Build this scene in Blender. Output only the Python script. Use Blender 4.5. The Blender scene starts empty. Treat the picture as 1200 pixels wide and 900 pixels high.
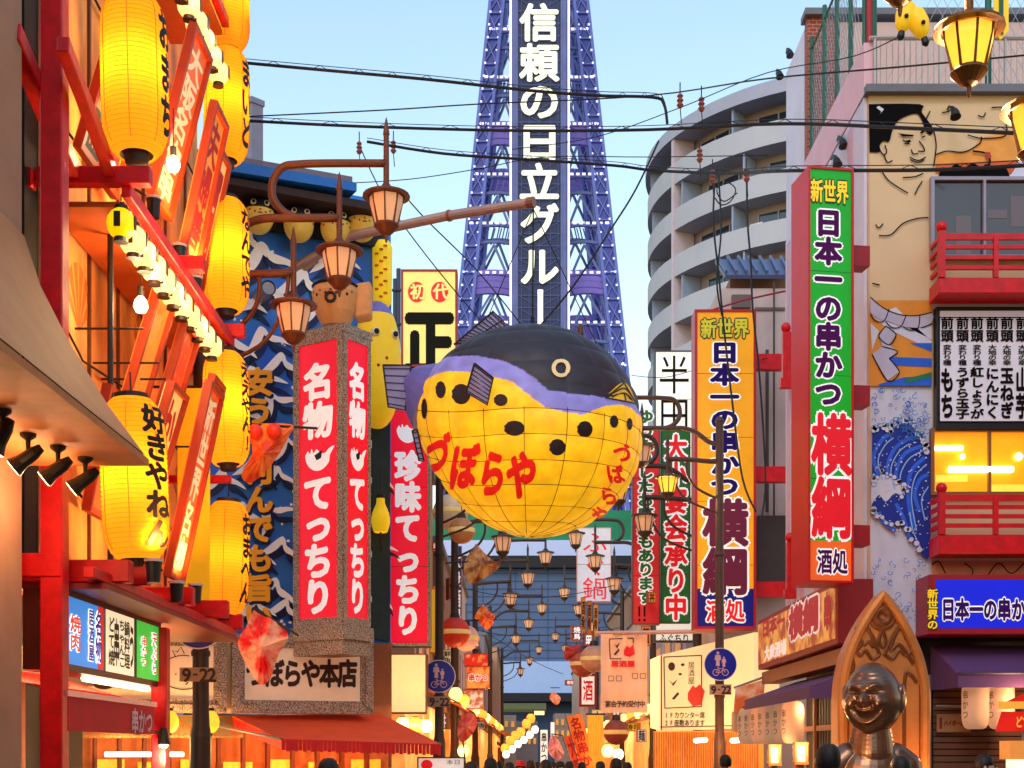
import bpy, bmesh, math, random
from mathutils import Vector, Matrix
from mathutils.bvhtree import BVHTree
random.seed(7)
R = math.radians
EMK, LK = .66, 1.0               # signs and lamps against the dusk exposure
scene = bpy.context.scene
col = scene.collection
# ------------------------------------------------------------------ camera, sky, sun, exposure
F = 1600.0                      # focal length in pixels of a 1200-pixel-wide frame
EYE = 1.6; HORIZON = 880.0
cam = bpy.data.cameras.new('camera')
cam.sensor_width = 36.0; cam.lens = 36.0 * F / 1200.0
cam.shift_y = (HORIZON - 450.0) / 1200.0
cam.clip_start = 0.1; cam.clip_end = 3000
cam_ob = bpy.data.objects.new('camera', cam); col.objects.link(cam_ob)
cam_ob.location = (0, 0, EYE); cam_ob.rotation_euler = (R(90), 0, 0)
scene.camera = cam_ob
world = bpy.data.worlds.new('World'); scene.world = world; world.use_nodes = True
wn = world.node_tree
sky = wn.nodes.new('ShaderNodeTexSky'); sky.sky_type = 'NISHITA'; sky.sun_disc = False
SUN_EL, SUN_AZ = R(40), R(200)
sky.sun_elevation = SUN_EL; sky.sun_rotation = SUN_AZ
sky.air_density = 1.9; sky.dust_density = 0.3; sky.ozone_density = 1.5
bg = wn.nodes['Background']; bg.inputs['Strength'].default_value = 0.15
wn.links.new(sky.outputs[0], bg.inputs['Color'])
sd = bpy.data.lights.new('sun', 'SUN'); sd.energy = 0.5; sd.angle = R(25); sd.color = (1.0, 0.86, 0.8)
so = bpy.data.objects.new('sun', sd); col.objects.link(so)
dsun = Vector((math.sin(SUN_AZ) * math.cos(SUN_EL), math.cos(SUN_AZ) * math.cos(SUN_EL), math.sin(SUN_EL)))
so.rotation_euler = dsun.to_track_quat('Z', 'Y').to_euler()
scene.view_settings.view_transform = 'Standard'; scene.view_settings.look = 'None'
scene.view_settings.exposure = 0.75; scene.view_settings.gamma = 1.0
scene.view_settings.use_curve_mapping = False
# ------------------------------------------------------------------ helpers
def W(px, py, Z): return Vector(((px - 600) * Z / F, Z, EYE + (HORIZON - py) * Z / F))
def XX(px, Z): return (px - 600) * Z / F
def HH(py, Z): return EYE + (HORIZON - py) * Z / F
CAM = Vector((0, 0, EYE))
def plane(p0, n):
    """photo pixel -> point on the plane through p0 with normal n, pushed d metres towards the viewer's side"""
    n = Vector(n).normalized(); p0 = Vector(p0)
    if (CAM - p0).dot(n) < 0: n = -n
    def f(px, py, d=0.0):
        q = p0 + n * d
        r = Vector(((px - 600) / F, 1, (HORIZON - py) / F))
        return CAM + r * ((q - CAM).dot(n) / r.dot(n))
    return f
def lin(h):
    h = h.lstrip('#'); out = []
    for i in (0, 2, 4):
        c = int(h[i:i+2], 16) / 255
        out.append(c / 12.92 if c <= .04045 else ((c + .055) / 1.055) ** 2.4)
    return tuple(out)
MATS = {}
def M(name, hx='808080', rough=.6, em=0.0, nz=.12, sc=5.0, metal=0.0, bump=0.0, bsc=40, eh=None, spec=.4, coat=0):
    if name in MATS: return MATS[name]
    m = bpy.data.materials.new(name); m.use_nodes = True; MATS[name] = m
    nt = m.node_tree; b = nt.nodes['Principled BSDF']; L = nt.links
    b.inputs['Roughness'].default_value = rough; b.inputs['Metallic'].default_value = metal
    b.inputs['Specular IOR Level'].default_value = spec; b.inputs['Coat Weight'].default_value = coat
    c = lin(hx)
    tc = nt.nodes.new('ShaderNodeTexCoord')
    no = nt.nodes.new('ShaderNodeTexNoise'); no.inputs['Scale'].default_value = sc; no.inputs['Detail'].default_value = 5
    no.inputs['Roughness'].default_value = .65
    L.new(tc.outputs['Object'], no.inputs['Vector'])
    mr = nt.nodes.new('ShaderNodeMapRange'); mr.inputs[1].default_value = .25; mr.inputs[2].default_value = .75
    mr.inputs[3].default_value = 1 - nz; mr.inputs[4].default_value = 1 + nz * .6
    L.new(no.outputs['Fac'], mr.inputs[0])
    mx = nt.nodes.new('ShaderNodeMix'); mx.data_type = 'RGBA'; mx.blend_type = 'MULTIPLY'; mx.inputs[0].default_value = 1
    mx.inputs[6].default_value = (*c, 1); L.new(mr.outputs[0], mx.inputs[7])
    L.new(mx.outputs[2], b.inputs['Base Color'])
    if em:
        if eh: b.inputs['Emission Color'].default_value = (*lin(eh), 1)
        else: L.new(mx.outputs[2], b.inputs['Emission Color'])
        b.inputs['Emission Strength'].default_value = em * EMK
    if bump:
        n2 = nt.nodes.new('ShaderNodeTexNoise'); n2.inputs['Scale'].default_value = bsc; n2.inputs['Detail'].default_value = 3
        L.new(tc.outputs['Object'], n2.inputs['Vector'])
        bp = nt.nodes.new('ShaderNodeBump'); bp.inputs['Strength'].default_value = bump; bp.inputs['Distance'].default_value = .01
        L.new(n2.outputs['Fac'], bp.inputs['Height']); L.new(bp.outputs[0], b.inputs['Normal'])
    m.node_tree.nodes['Principled BSDF'].inputs['Specular IOR Level'].default_value = spec
    return m
def two_tone(name, h1, h2, scale, lo=.45, hi=.55, rough=.7, kind='noise', em=0.0, detail=3, stretch=(1, 1, 1)):
    """two colours mixed by a noise, brick or wave pattern"""
    if name in MATS: return MATS[name]
    m = bpy.data.materials.new(name); m.use_nodes = True; MATS[name] = m
    nt = m.node_tree; b = nt.nodes['Principled BSDF']; L = nt.links; b.inputs['Roughness'].default_value = rough
    tc = nt.nodes.new('ShaderNodeTexCoord'); mp = nt.nodes.new('ShaderNodeMapping'); mp.inputs['Scale'].default_value = stretch
    L.new(tc.outputs['Object'], mp.inputs['Vector'])
    if kind == 'brick':
        mp.inputs['Rotation'].default_value = (R(90), 0, 0)
        t = nt.nodes.new('ShaderNodeTexBrick'); t.inputs['Scale'].default_value = scale
        t.inputs['Color1'].default_value = (*lin(h1), 1); t.inputs['Color2'].default_value = (*[x * .75 for x in lin(h1)], 1)
        t.inputs['Mortar'].default_value = (*lin(h2), 1); t.inputs['Mortar Size'].default_value = .015
        L.new(mp.outputs[0], t.inputs['Vector']); L.new(t.outputs['Color'], b.inputs['Base Color']); return m
    t = nt.nodes.new('ShaderNodeTexVoronoi' if kind == 'cells' else 'ShaderNodeTexNoise'); t.inputs['Scale'].default_value = scale
    if kind == 'noise': t.inputs['Detail'].default_value = detail
    L.new(mp.outputs[0], t.inputs['Vector'])
    r = nt.nodes.new('ShaderNodeValToRGB'); e = r.color_ramp.elements
    e[0].position = lo; e[0].color = (*lin(h1), 1); e[1].position = hi; e[1].color = (*lin(h2), 1)
    L.new(t.outputs[0], r.inputs['Fac']); L.new(r.outputs[0], b.inputs['Base Color'])
    if em: L.new(r.outputs[0], b.inputs['Emission Color']); b.inputs['Emission Strength'].default_value = em * EMK
    return m
def paper(name, hx, em, back=.6):
    """lantern paper: lets the lamp inside shine through"""
    if name in MATS: return MATS[name]
    m = bpy.data.materials.new(name); m.use_nodes = True; MATS[name] = m
    nt = m.node_tree; nt.nodes.clear(); L = nt.links; N = nt.nodes.new
    tc = N('ShaderNodeTexCoord'); no = N('ShaderNodeTexNoise'); no.inputs['Scale'].default_value = 4; no.inputs['Detail'].default_value = 6
    L.new(tc.outputs['Object'], no.inputs['Vector'])
    mr = N('ShaderNodeMapRange'); mr.inputs[1].default_value = .3; mr.inputs[2].default_value = .7; mr.inputs[3].default_value = .9; mr.inputs[4].default_value = 1.05
    L.new(no.outputs['Fac'], mr.inputs[0])
    mx = N('ShaderNodeMix'); mx.data_type = 'RGBA'; mx.blend_type = 'MULTIPLY'; mx.inputs[0].default_value = 1
    mx.inputs[6].default_value = (*lin(hx), 1); L.new(mr.outputs[0], mx.inputs[7])
    d = N('ShaderNodeBsdfDiffuse'); t = N('ShaderNodeBsdfTranslucent'); e = N('ShaderNodeEmission'); e.inputs['Strength'].default_value = em * EMK
    ms = N('ShaderNodeMixShader'); ms.inputs[0].default_value = back; ad = N('ShaderNodeAddShader'); o = N('ShaderNodeOutputMaterial')
    for x in (d, t, e): L.new(mx.outputs[2], x.inputs['Color'])
    L.new(d.outputs[0], ms.inputs[1]); L.new(t.outputs[0], ms.inputs[2]); L.new(ms.outputs[0], ad.inputs[0]); L.new(e.outputs[0], ad.inputs[1])
    L.new(ad.outputs[0], o.inputs['Surface'])
    return m
def glass(name, hx, em=0.0, rough=.08):
    return M(name, hx, rough=rough, em=em, nz=.1, sc=1.2, spec=.8)
# ---- glyphs
GC = {}
def glyph(ch, off):
    k = (ch, off)
    if k not in GC:
        c = bpy.data.curves.new('glyph', 'FONT'); c.body = ch; c.size = 1; c.offset = off; c.resolution_u = 3
        o = bpy.data.objects.new('glyph', c); me = o.to_mesh()
        vs = [(v.co.x, v.co.y) for v in me.vertices]; fs = [tuple(p.vertices) for p in me.polygons]
        o.to_mesh_clear(); bpy.data.objects.remove(o); bpy.data.curves.remove(c)
        if ord(ch) < 0x2000 and vs:
            a = min(v[0] for v in vs); b = max(v[0] for v in vs); cx = (a + b) / 2
        else: cx = .5
        GC[k] = ([(x - cx, y - .38) for x, y in vs], fs)
    return GC[k]
def spl(pts, n=6):
    """smooth curve through points of any dimension"""
    pts = [tuple(p) for p in pts]; out = []; D = len(pts[0])
    for i in range(len(pts) - 1):
        a = pts[max(0, i - 1)]; b = pts[i]; c = pts[i + 1]; d = pts[min(len(pts) - 1, i + 2)]
        for k in range(n):
            t = k / n
            out.append(tuple(.5 * (2 * b[j] + (c[j] - a[j]) * t + (2 * a[j] - 5 * b[j] + 4 * c[j] - d[j]) * t * t + (3 * b[j] - a[j] - 3 * c[j] + d[j]) * t ** 3) for j in range(D)))
    out.append(pts[-1]); return out
class MB:
    def __init__(s): s.bm = bmesh.new()
    def v(s, p): return s.bm.verts.new(p)
    def face(s, pts, mi=0):
        f = s.bm.faces.new([s.v(p) for p in pts]); f.material_index = mi; return f
    def box(s, x0, x1, y0, y1, z0, z1): return s.obox(Vector(((x0+x1)/2, (y0+y1)/2, (z0+z1)/2)), Vector(((x1-x0)/2, 0, 0)), Vector((0, (y1-y0)/2, 0)), Vector((0, 0, (z1-z0)/2)))
    def obox(s, c, a, b, d):
        c, a, b, d = map(Vector, (c, a, b, d))
        vs = [s.v(c + a*i + b*j + d*k) for k in (-1, 1) for j in (-1, 1) for i in (-1, 1)]
        for q in ((0, 2, 3, 1), (4, 5, 7, 6), (0, 1, 5, 4), (2, 6, 7, 3), (0, 4, 6, 2), (1, 3, 7, 5)): s.bm.faces.new([vs[i] for i in q])
        return s
    def bar(s, p, q, w, d=None, up=(0, 0, 1)):
        p, q = Vector(p), Vector(q); d = d or w; ax = q - p
        if ax.length < 1e-6: return s
        u = Vector(up)
        if abs(ax.normalized().dot(u)) > .98: u = Vector((0, 1, 0))
        sd = ax.cross(u).normalized(); u2 = sd.cross(ax).normalized()
        return s.obox((p + q) / 2, ax / 2, sd * w / 2, u2 * d / 2)
    def quadslab(s, pts, t):
        """a four- or more-cornered sheet with thickness t behind it (away from the viewer)"""
        pts = [Vector(p) for p in pts]; n = Vector((0, 0, 0))
        for i in range(len(pts)): n += (pts[i] - pts[0]).cross(pts[(i + 1) % len(pts)] - pts[0])
        n.normalize()
        if n.dot(CAM - pts[0]) < 0: n = -n
        a = [s.v(p) for p in pts]; b = [s.v(p - n * t) for p in pts]
        s.bm.faces.new(a); s.bm.faces.new(b[::-1])
        for i in range(len(pts)):
            j = (i + 1) % len(pts); s.bm.faces.new([a[i], b[i], b[j], a[j]])
        return s
    def tube(s, pts, r, seg=8, cap=True, closed=False):
        pts = [Vector(p) for p in pts]; n = len(pts); rs = r if isinstance(r, (list, tuple)) else [r] * n
        rings = []; prev = None
        for i, p in enumerate(pts):
            t = (pts[min(i + 1, n - 1)] - pts[max(i - 1, 0)]).normalized()
            if prev is None:
                u = Vector((0, 0, 1)) if abs(t.z) < .9 else Vector((1, 0, 0)); prev = t.cross(u).normalized()
            prev = (prev - t * prev.dot(t)).normalized(); w = t.cross(prev)
            rings.append([s.v(p + (prev * math.cos(2*math.pi*k/seg) + w * math.sin(2*math.pi*k/seg)) * rs[i]) for k in range(seg)])
        for a, b in zip(rings, rings[1:]):
            for k in range(seg): s.bm.faces.new((a[k], a[(k+1) % seg], b[(k+1) % seg], b[k]))
        if cap: s.bm.faces.new(rings[0][::-1]); s.bm.faces.new(rings[-1])
        return s
    def lathe(s, prof, c=(0, 0, 0), seg=24, sx=1, sy=1):
        c = Vector(c); rings = []
        for r, z in prof:
            if r < 1e-5: rings.append([s.v(c + Vector((0, 0, z)))])
            else: rings.append([s.v(c + Vector((r*sx*math.cos(2*math.pi*k/seg), r*sy*math.sin(2*math.pi*k/seg), z))) for k in range(seg)])
        for a, b in zip(rings, rings[1:]):
            for k in range(seg):
                j = (k + 1) % seg; f = []
                for vv in (a[k % len(a)], a[j % len(a)], b[j % len(b)], b[k % len(b)]):
                    if vv not in f: f.append(vv)
                if len(f) > 2: s.bm.faces.new(f)
        return s
    def ball(s, c, r, seg=14, sz=None):
        sz = sz or r; n = seg // 2
        return s.lathe([(r*math.sin(math.pi*i/n), -sz*math.cos(math.pi*i/n)) for i in range(n+1)], c, seg)
    def ribbon(s, pts, w, f):
        """flat line of half-width w through 2D pts, f maps 2D to 3D"""
        L = []; n = len(pts)
        for i, p in enumerate(pts):
            a = pts[max(0, i-1)]; b = pts[min(n-1, i+1)]; dx, dy = b[0]-a[0], b[1]-a[1]; l = math.hypot(dx, dy) or 1
            ww = w(i / max(1, n-1)) if callable(w) else w
            L.append((s.v(f(p[0]-dy/l*ww, p[1]+dx/l*ww)), s.v(f(p[0]+dy/l*ww, p[1]-dx/l*ww))))
        for a, b in zip(L, L[1:]): s.bm.faces.new((a[0], a[1], b[1], b[0]))
        return s
    def poly2(s, pts, f): s.face([f(*p) for p in pts]); return s
    def disc2(s, cx, cy, rx, ry, f, n=18): return s.poly2([(cx + rx*math.cos(2*math.pi*k/n), cy + ry*math.sin(2*math.pi*k/n)) for k in range(n)], f)
    def text(s, ch, cx, cy, w, h, f, off=.02, rot=0, flip=1, shear=0, fine=0):
        """one character in the cell centred at (cx, cy); flip=-1 when cy runs downwards (pixels)"""
        vs, fs = glyph(ch, min(off, 0)); c, sn = math.cos(rot), math.sin(rot)
        if fine:
            bm2 = bmesh.new(); vv = [bm2.verts.new((x, y, 0)) for x, y in vs]
            for q in fs:
                try: bm2.faces.new([vv[i] for i in q])
                except ValueError: pass
            bmesh.ops.triangulate(bm2, faces=bm2.faces[:])
            for _ in range(fine):
                es = [e for e in bm2.edges if e.calc_length() > .12]
                if not es: break
                bmesh.ops.subdivide_edges(bm2, edges=es, cuts=1); bmesh.ops.triangulate(bm2, faces=bm2.faces[:])
            bm2.verts.index_update(); vs = [(v.co.x, v.co.y) for v in bm2.verts]; fs = [[v.index for v in q.verts] for q in bm2.faces]; bm2.free()
        ext = max(0, off)
        if ext > .004: sh = [(0, 0)] + [(ext*math.cos(2*math.pi*k/8), ext*math.sin(2*math.pi*k/8)) for k in range(8)] + ([(ext*.55*math.cos(2*math.pi*(k+.5)/6), ext*.55*math.sin(2*math.pi*(k+.5)/6)) for k in range(6)] if ext > .045 else [])
        else: sh = [(0, 0)]
        o0 = f(cx, cy); nn = (f(cx + w*.1, cy) - o0).cross(f(cx, cy + h*.1) - o0); nn = nn.normalized() if nn.length else Vector((0, -1, 0))
        if nn.y > .05 or (abs(nn.y) <= .05 and nn.x < 0): nn = -nn
        for k, (ax, ay) in enumerate(sh):
            dz = nn * (.00022 * k)
            P = [s.v(f(cx + ((x+ax)*c - (y+ay)*sn)*w + shear*(y+ay)*h, cy + flip*((x+ax)*sn + (y+ay)*c)*h) + dz) for x, y in vs]
            for q in fs:
                try: s.bm.faces.new([P[i] for i in q])
                except ValueError: pass
        return s
    def vtext(s, st, cx, y0, y1, w, f, off=.02, flip=1, grow=1.0, **k):
        n = max(1, len(st)); p = (y1 - y0) / n
        for i, ch in enumerate(st):
            if ch != ' ': s.text(ch, cx, y0 + p*(i+.5), w, abs(p)*grow, f, off, rot=-math.pi/2 if ch in 'ー―' else 0, flip=flip, **k)
        return s
    def htext(s, st, cy, x0, x1, h, f, off=.02, flip=1, grow=1.0, **k):
        n = max(1, len(st)); p = (x1 - x0) / n
        for i, ch in enumerate(st):
            if ch != ' ': s.text(ch, x0 + p*(i+.5), cy, p*grow, h, f, off, flip=flip, **k)
        return s
    def build(s, name, mat, parent=None, rel=False, smooth=False, bevel=0, fix=True):
        me = bpy.data.meshes.new(name)
        if fix: bmesh.ops.recalc_face_normals(s.bm, faces=s.bm.faces[:])
        if bevel:
            es = [e for e in s.bm.edges if len(e.link_faces) == 2 and e.calc_face_angle(0) > .6]
            bmesh.ops.bevel(s.bm, geom=es, offset=bevel, segments=1, affect='EDGES', clamp_overlap=True)
        if parent is not None and not rel:
            r = parent
            while r.parent: r = r.parent
            bmesh.ops.translate(s.bm, verts=s.bm.verts[:], vec=-Vector(r.location))
        s.bm.to_mesh(me); s.bm.free()
        for m in (mat if isinstance(mat, (list, tuple)) else [mat]): me.materials.append(m)
        if smooth:
            for p in me.polygons: p.use_smooth = True
        o = bpy.data.objects.new(name, me); col.objects.link(o)
        if parent: o.parent = parent
        return o
def tag(o, label=None, cat=None, group=None, kind=None):
    if label: o['label'] = label
    if cat: o['category'] = cat
    if group: o['group'] = group
    if kind: o['kind'] = kind
    return o
def thing(name, label, cat, loc=(0, 0, 0), rz=0, group=None):
    o = bpy.data.objects.new(name, None); col.objects.link(o); o.location = loc; o.rotation_euler = (0, 0, rz)
    o.empty_display_size = .2
    return tag(o, label, cat, group)
def copy_tree(o, parent=None):
    c = o.copy(); col.objects.link(c)
    if parent: c.parent = parent
    for ch in list(o.children): copy_tree(ch, c)
    return c
def lamp(parent, loc, watts, colr=(1, .55, .2), rad=.08, spot=None, aim=None):
    """the light a lamp of the place gives off, or light put in a shop or niche without a fixture; parented there"""
    l = bpy.data.lights.new('glow', 'SPOT' if spot else 'POINT'); l.energy = watts * LK; l.color = colr; l.shadow_soft_size = rad
    o = bpy.data.objects.new('glow', l); col.objects.link(o); o.location = loc
    if spot:
        l.spot_size = R(spot); l.spot_blend = .6
        o.rotation_euler = (Vector(aim)).to_track_quat('-Z', 'Y').to_euler()
    if parent: o.parent = parent
    return o
# ---- common materials
RED = M('red_paint', 'd80a16', .42, nz=.32, sc=7, bump=.25, bsc=14)
REDLIT = M('red_lit_panel', 'e4082a', .4, em=.55, nz=.16, sc=1.3)
WHITE = M('white_letter', 'f6f2f0', .5, em=.35, nz=.03)
WHITEP = M('white_paint', 'e8e4e8', .5, nz=.06)
BLACK = M('black_paint', '14110f', .5, nz=.1)
DARK = M('gap_shade_black', '0c0908', .8, nz=.2)
BROWN = M('lamp_brown', '6b3a22', .45, nz=.2, metal=.2)
DKIRON = M('dark_iron', '2e2422', .5, nz=.2, metal=.3)
STEEL = M('grey_steel', '77767c', .45, metal=.5)
CABLE = M('cable_black', '15141a', .6)
SPECK = two_tone('speckled_rope_trim', '4a3e36', 'c8b29a', 62, .40, .58, detail=5)
# ------------------------------------------------------------------ ground
g = MB(); g.face([(-600, -60, 0), (600, -60, 0), (600, 900, 0), (-600, 900, 0)])
tag(g.build('ground', M('asphalt', '46443f', .85, nz=.25, sc=2, bump=.3)), kind='structure')
g = MB(); g.box(-2.0, 4.2, 24, 128, 0.004, .012)
tag(g.build('street', M('street_paving', '6e6660', .8, nz=.25, sc=3, bump=.2)), kind='structure')
g = MB(); g.box(-4.6, -3.0, -8, 19, 0, .12); g.box(4.2, 5.2, -8, 24, 0, .12)
tag(g.build('pavement', M('pavement_slabs', '8a8078', .8, nz=.2, sc=4)), kind='structure')

# ------------------------------------------------------------------ steel tower
TB = M('tower_blue', '5864b0', .45, em=.16, nz=.25, sc=.8); TBD = M('tower_dark_blue', '3a4492', .5, em=.08, nz=.25, sc=.8)  # glow in the steel stands for LED lighting, weaker on the inner columns
TP = M('tower_purple', '6c5cb0', .5, em=.2, nz=.2, sc=.6); TW = M('tower_lamp_white', 'e8e4ff', .4, em=.8)
TCX, TCY = 3.0, 158.0
tower = thing('lattice_tower', 'tall violet lit steel lattice tower with a navy vertical sign', 'tower', (TCX, TCY, 0))
def tw(h): return 5.6 + (84 - h) * .0965
def tp(sx, sy, h, inset=0): return Vector((TCX + sx*(tw(h)-inset), TCY + sy*(tw(h)-inset), h))
H0, H1 = 18, 108
hs = [H0 + (H1-H0)*i/30 for i in range(31)]
for sx, sy in ((-1, -1), (1, -1), (-1, 1), (1, 1)):
    m = MB()
    for a in (0, 1.5):
        for b in (0, 1.5):
            for h0, h1 in zip(hs, hs[1:]):
                p = tp(sx, sy, h0) - Vector((sx*a, sy*b, 0)); q = tp(sx, sy, h1) - Vector((sx*a, sy*b, 0)); m.bar(p, q, .32)
    for h0, h1 in zip(hs, hs[1:]):
        for b in (0, 1.5):
            p = tp(sx, sy, h0) - Vector((0, sy*b, 0)); q = tp(sx, sy, h1) - Vector((sx*1.5, sy*b, 0)); m.bar(p, q, .12)
            p = tp(sx, sy, h0) - Vector((sx*1.5, sy*b, 0)); q = tp(sx, sy, h1) - Vector((0, sy*b, 0)); m.bar(p, q, .12)
            m.bar(tp(sx, sy, h0) - Vector((0, sy*b, 0)), tp(sx, sy, h0) - Vector((sx*1.5, sy*b, 0)), .16)
    leg = m.build('leg', TB, tower)
    m = MB()
    for h0, h1 in zip(hs, hs[1:]): m.bar(tp(sx, sy, h0, .75), tp(sx, sy, h1, .75), 1.22)
    m.build('inner_column', TBD, leg)
    m = MB()
    for i in range(60):
        h = H0 + (H1-H0)*i/60; p = tp(sx, sy, h) - Vector((sx*.2, sy*-.22, 0)); m.obox(p, (.1, 0, 0), (0, .06, 0), (0, 0, .1))
        p = tp(sx, sy, h) - Vector((sx*1.3, sy*-.22, 0)); m.obox(p, (.07, 0, 0), (0, .06, 0), (0, 0, .07))
    m.build('marker_lamp', TW, leg)
lv = [HH(y, 150) for y in (560, 500, 455, 405, 345, 285, 225, 163, 105, 45, -15, -75)]
for ax in ('front', 'back', 'left', 'right'):
    def fp(u, h, ax=ax):      # u in -1..1 along that face
        w = tw(h) - .7
        return {'front': Vector((TCX+u*w, TCY-w, h)), 'back': Vector((TCX+u*w, TCY+w, h)), 'left': Vector((TCX-w, TCY+u*w, h)), 'right': Vector((TCX+w, TCY+u*w, h))}[ax]
    m = MB(); b = MB(); l = MB()
    for i, (h0, h1) in enumerate(zip(lv, lv[1:])):
        big = i in (4, 7)
        for u0, u1 in ((-1, -.33), (1, .33)):
            um = (u0+u1)/2
            m.bar(fp(u0, h0), fp(um, h1), .26); m.bar(fp(um, h1), fp(u1, h0), .26)
            m.bar(fp(u1, h0), fp(u1, h1), .3)
            for dz in ((0, 1.9) if not big else (0, .7, 1.4, 2.1)):
                tgt = b if big else m
                pts = [fp(u0+(u1-u0)*k/5, h0+dz) + Vector((0, 0, .35*math.sin(math.pi*k/5))) for k in range(6)]
                for p, q in zip(pts, pts[1:]): tgt.bar(p, q, .3 if not big else .55)
            for k in range(8):
                p = fp(u0+(u1-u0)*k/7, h0); q = fp(u0+(u1-u0)*(k+.5)/7, h0+1.9)
                m.bar(p, q, .12); l.obox(p+Vector((0, -.3, 2.3)), (.2, 0, 0), (0, .08, 0), (0, 0, .12))
            if big: b.obox((fp(u0, h0+1)+fp(u1, h0+1))/2, (fp(u1, h0)-fp(u0, h0))/2, Vector((.2, .2, 0)), (0, 0, .9))
    m.build('bracing', M('tower_brace_shaded', '5e6aa4', .5, em=.06, nz=.2, sc=.5), tower); b.build('platform_belt', TP, tower); l.build('belt_lamp', TW, tower)  # brace tone and low glow carry their shadow
# the tower's sign
ZS = 146.0
def tf(x, y, d=0): return W(x, y, ZS - d)
sg = MB(); sg.quadslab([tf(597, -60), tf(668, -60), tf(668, 520), tf(597, 520)], 1.2)
panel = sg.build('sign_panel', M('tower_sign_navy', '252c50', .6, nz=.35, sc=.35, em=.12), tower)
m = MB()
for x0, x1 in ((600, 607), (657, 664)): m.quadslab([tf(x0, -60, .1), tf(x1, -60, .1), tf(x1, 520, .1), tf(x0, 520, .1)], .1)
m.build('sign_border', M('tower_sign_slate', '565f92', .6, nz=.3, sc=.5, em=.15), panel)
m = MB()
for i in range(40):
    y = -60 + i*14.5
    m.ribbon([(607, y), (657, y)], .5, lambda a, b: tf(a, b, .12)); m.ribbon([(607, y), (632, y+14)], .35, lambda a, b: tf(a, b, .12)); m.ribbon([(657, y), (632, y+14)], .35, lambda a, b: tf(a, b, .12))
for x in (611, 620, 632, 645, 654): m.ribbon([(x, -60), (x, 520)], .3, lambda a, b: tf(a, b, .14))
m.build('sign_lattice', M('tower_sign_lattice', '454d80', .6, em=.1), panel)
m = MB()
for x in (598.5, 666.5): m.tube([tf(x, -60, .3), tf(x, 520, .3)], .11)
m.build('neon_edge', M('neon_white', 'ffeef4', .4, em=1.1, nz=.02), panel)
m = MB()
for ch, cy, w, h in (('信', 26, 47, 46), ('頼', 73, 47, 46), ('の', 118, 50, 47), ('日', 166, 52, 46), ('立', 213, 48, 45), ('グ', 262, 47, 49), ('ル', 312, 47, 48), ('プ', 420, 47, 48)):
    m.text(ch, 632, cy, w, h, lambda a, b: tf(a, b, .3), .032, flip=-1)
m.text('ー', 633, 360, 50, 50, lambda a, b: tf(a, b, .3), .02, rot=-math.pi/2, flip=-1)
m.build('lettering', M('tower_letter', 'e2e0be', .5, em=.75, nz=.1, sc=1.5), panel)
# base hall at the tower's foot, seen under the fish
base = thing('tower_base_hall', 'slate blue hall with a green band at the foot of the steel tower', 'building', (3, 140, 0))
def bf(x, y, d=0): return W(x, y, 140 - d)
m = MB(); m.box(-14, 20, 140, 176, 0, HH(600, 140)); m.build('wall', M('hall_slate', '56698e', .7, nz=.15, sc=.25), base)
m = MB(); m.quadslab([bf(480, 598, .2), bf(760, 598, .2), bf(760, 633, .2), bf(480, 633, .2)], .2); m.build('green_band', M('hall_green', '0f7a52', .5, nz=.3, sc=.4, em=.1), base)
m = MB(); m.quadslab([bf(480, 633, .4), bf(760, 633, .4), bf(760, 651, .4), bf(480, 651, .4)], .4); m.build('pale_band', M('hall_pale', 'b9c2e6', .5, nz=.1, em=.1), base)
m = MB(); m.quadslab([bf(480, 651, 1), bf(760, 651, 1), bf(760, 665, 1), bf(480, 665, 1)], 1.0); m.build('dark_beam', M('hall_dark', '221d22', .7), base); m = MB(); m.quadslab([bf(480, 812, 3), bf(760, 812, 3), bf(760, 822, 3), bf(480, 822, 3)], 3); m.build('dark_beam', M('hall_dark', '221d22', .7), base)
m = MB(); m.quadslab([bf(480, 775, .5), bf(760, 775, .5), bf(760, 812, .5), bf(480, 812, .5)], .5); m.build('light_band', M('hall_lightband', '9db4de', .5, nz=.1, em=.12), base)
m = MB()
for y in range(672, 775, 9): m.ribbon([(480, y), (760, y)], .4, lambda a, b: bf(a, b, .06))
for x in range(490, 760, 38): m.ribbon([(x, 665), (x, 775)], .4, lambda a, b: bf(a, b, .07))
m.build('panel_joint', M('hall_joint', '3c4d72', .7), base)
m = MB(); m.quadslab([bf(566, 824, 4), bf(640, 824, 4), bf(640, 831, 6), bf(552, 831, 6)], .3); m.build('canopy', M('hall_canopy', '6c6838', .6), base)
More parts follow.
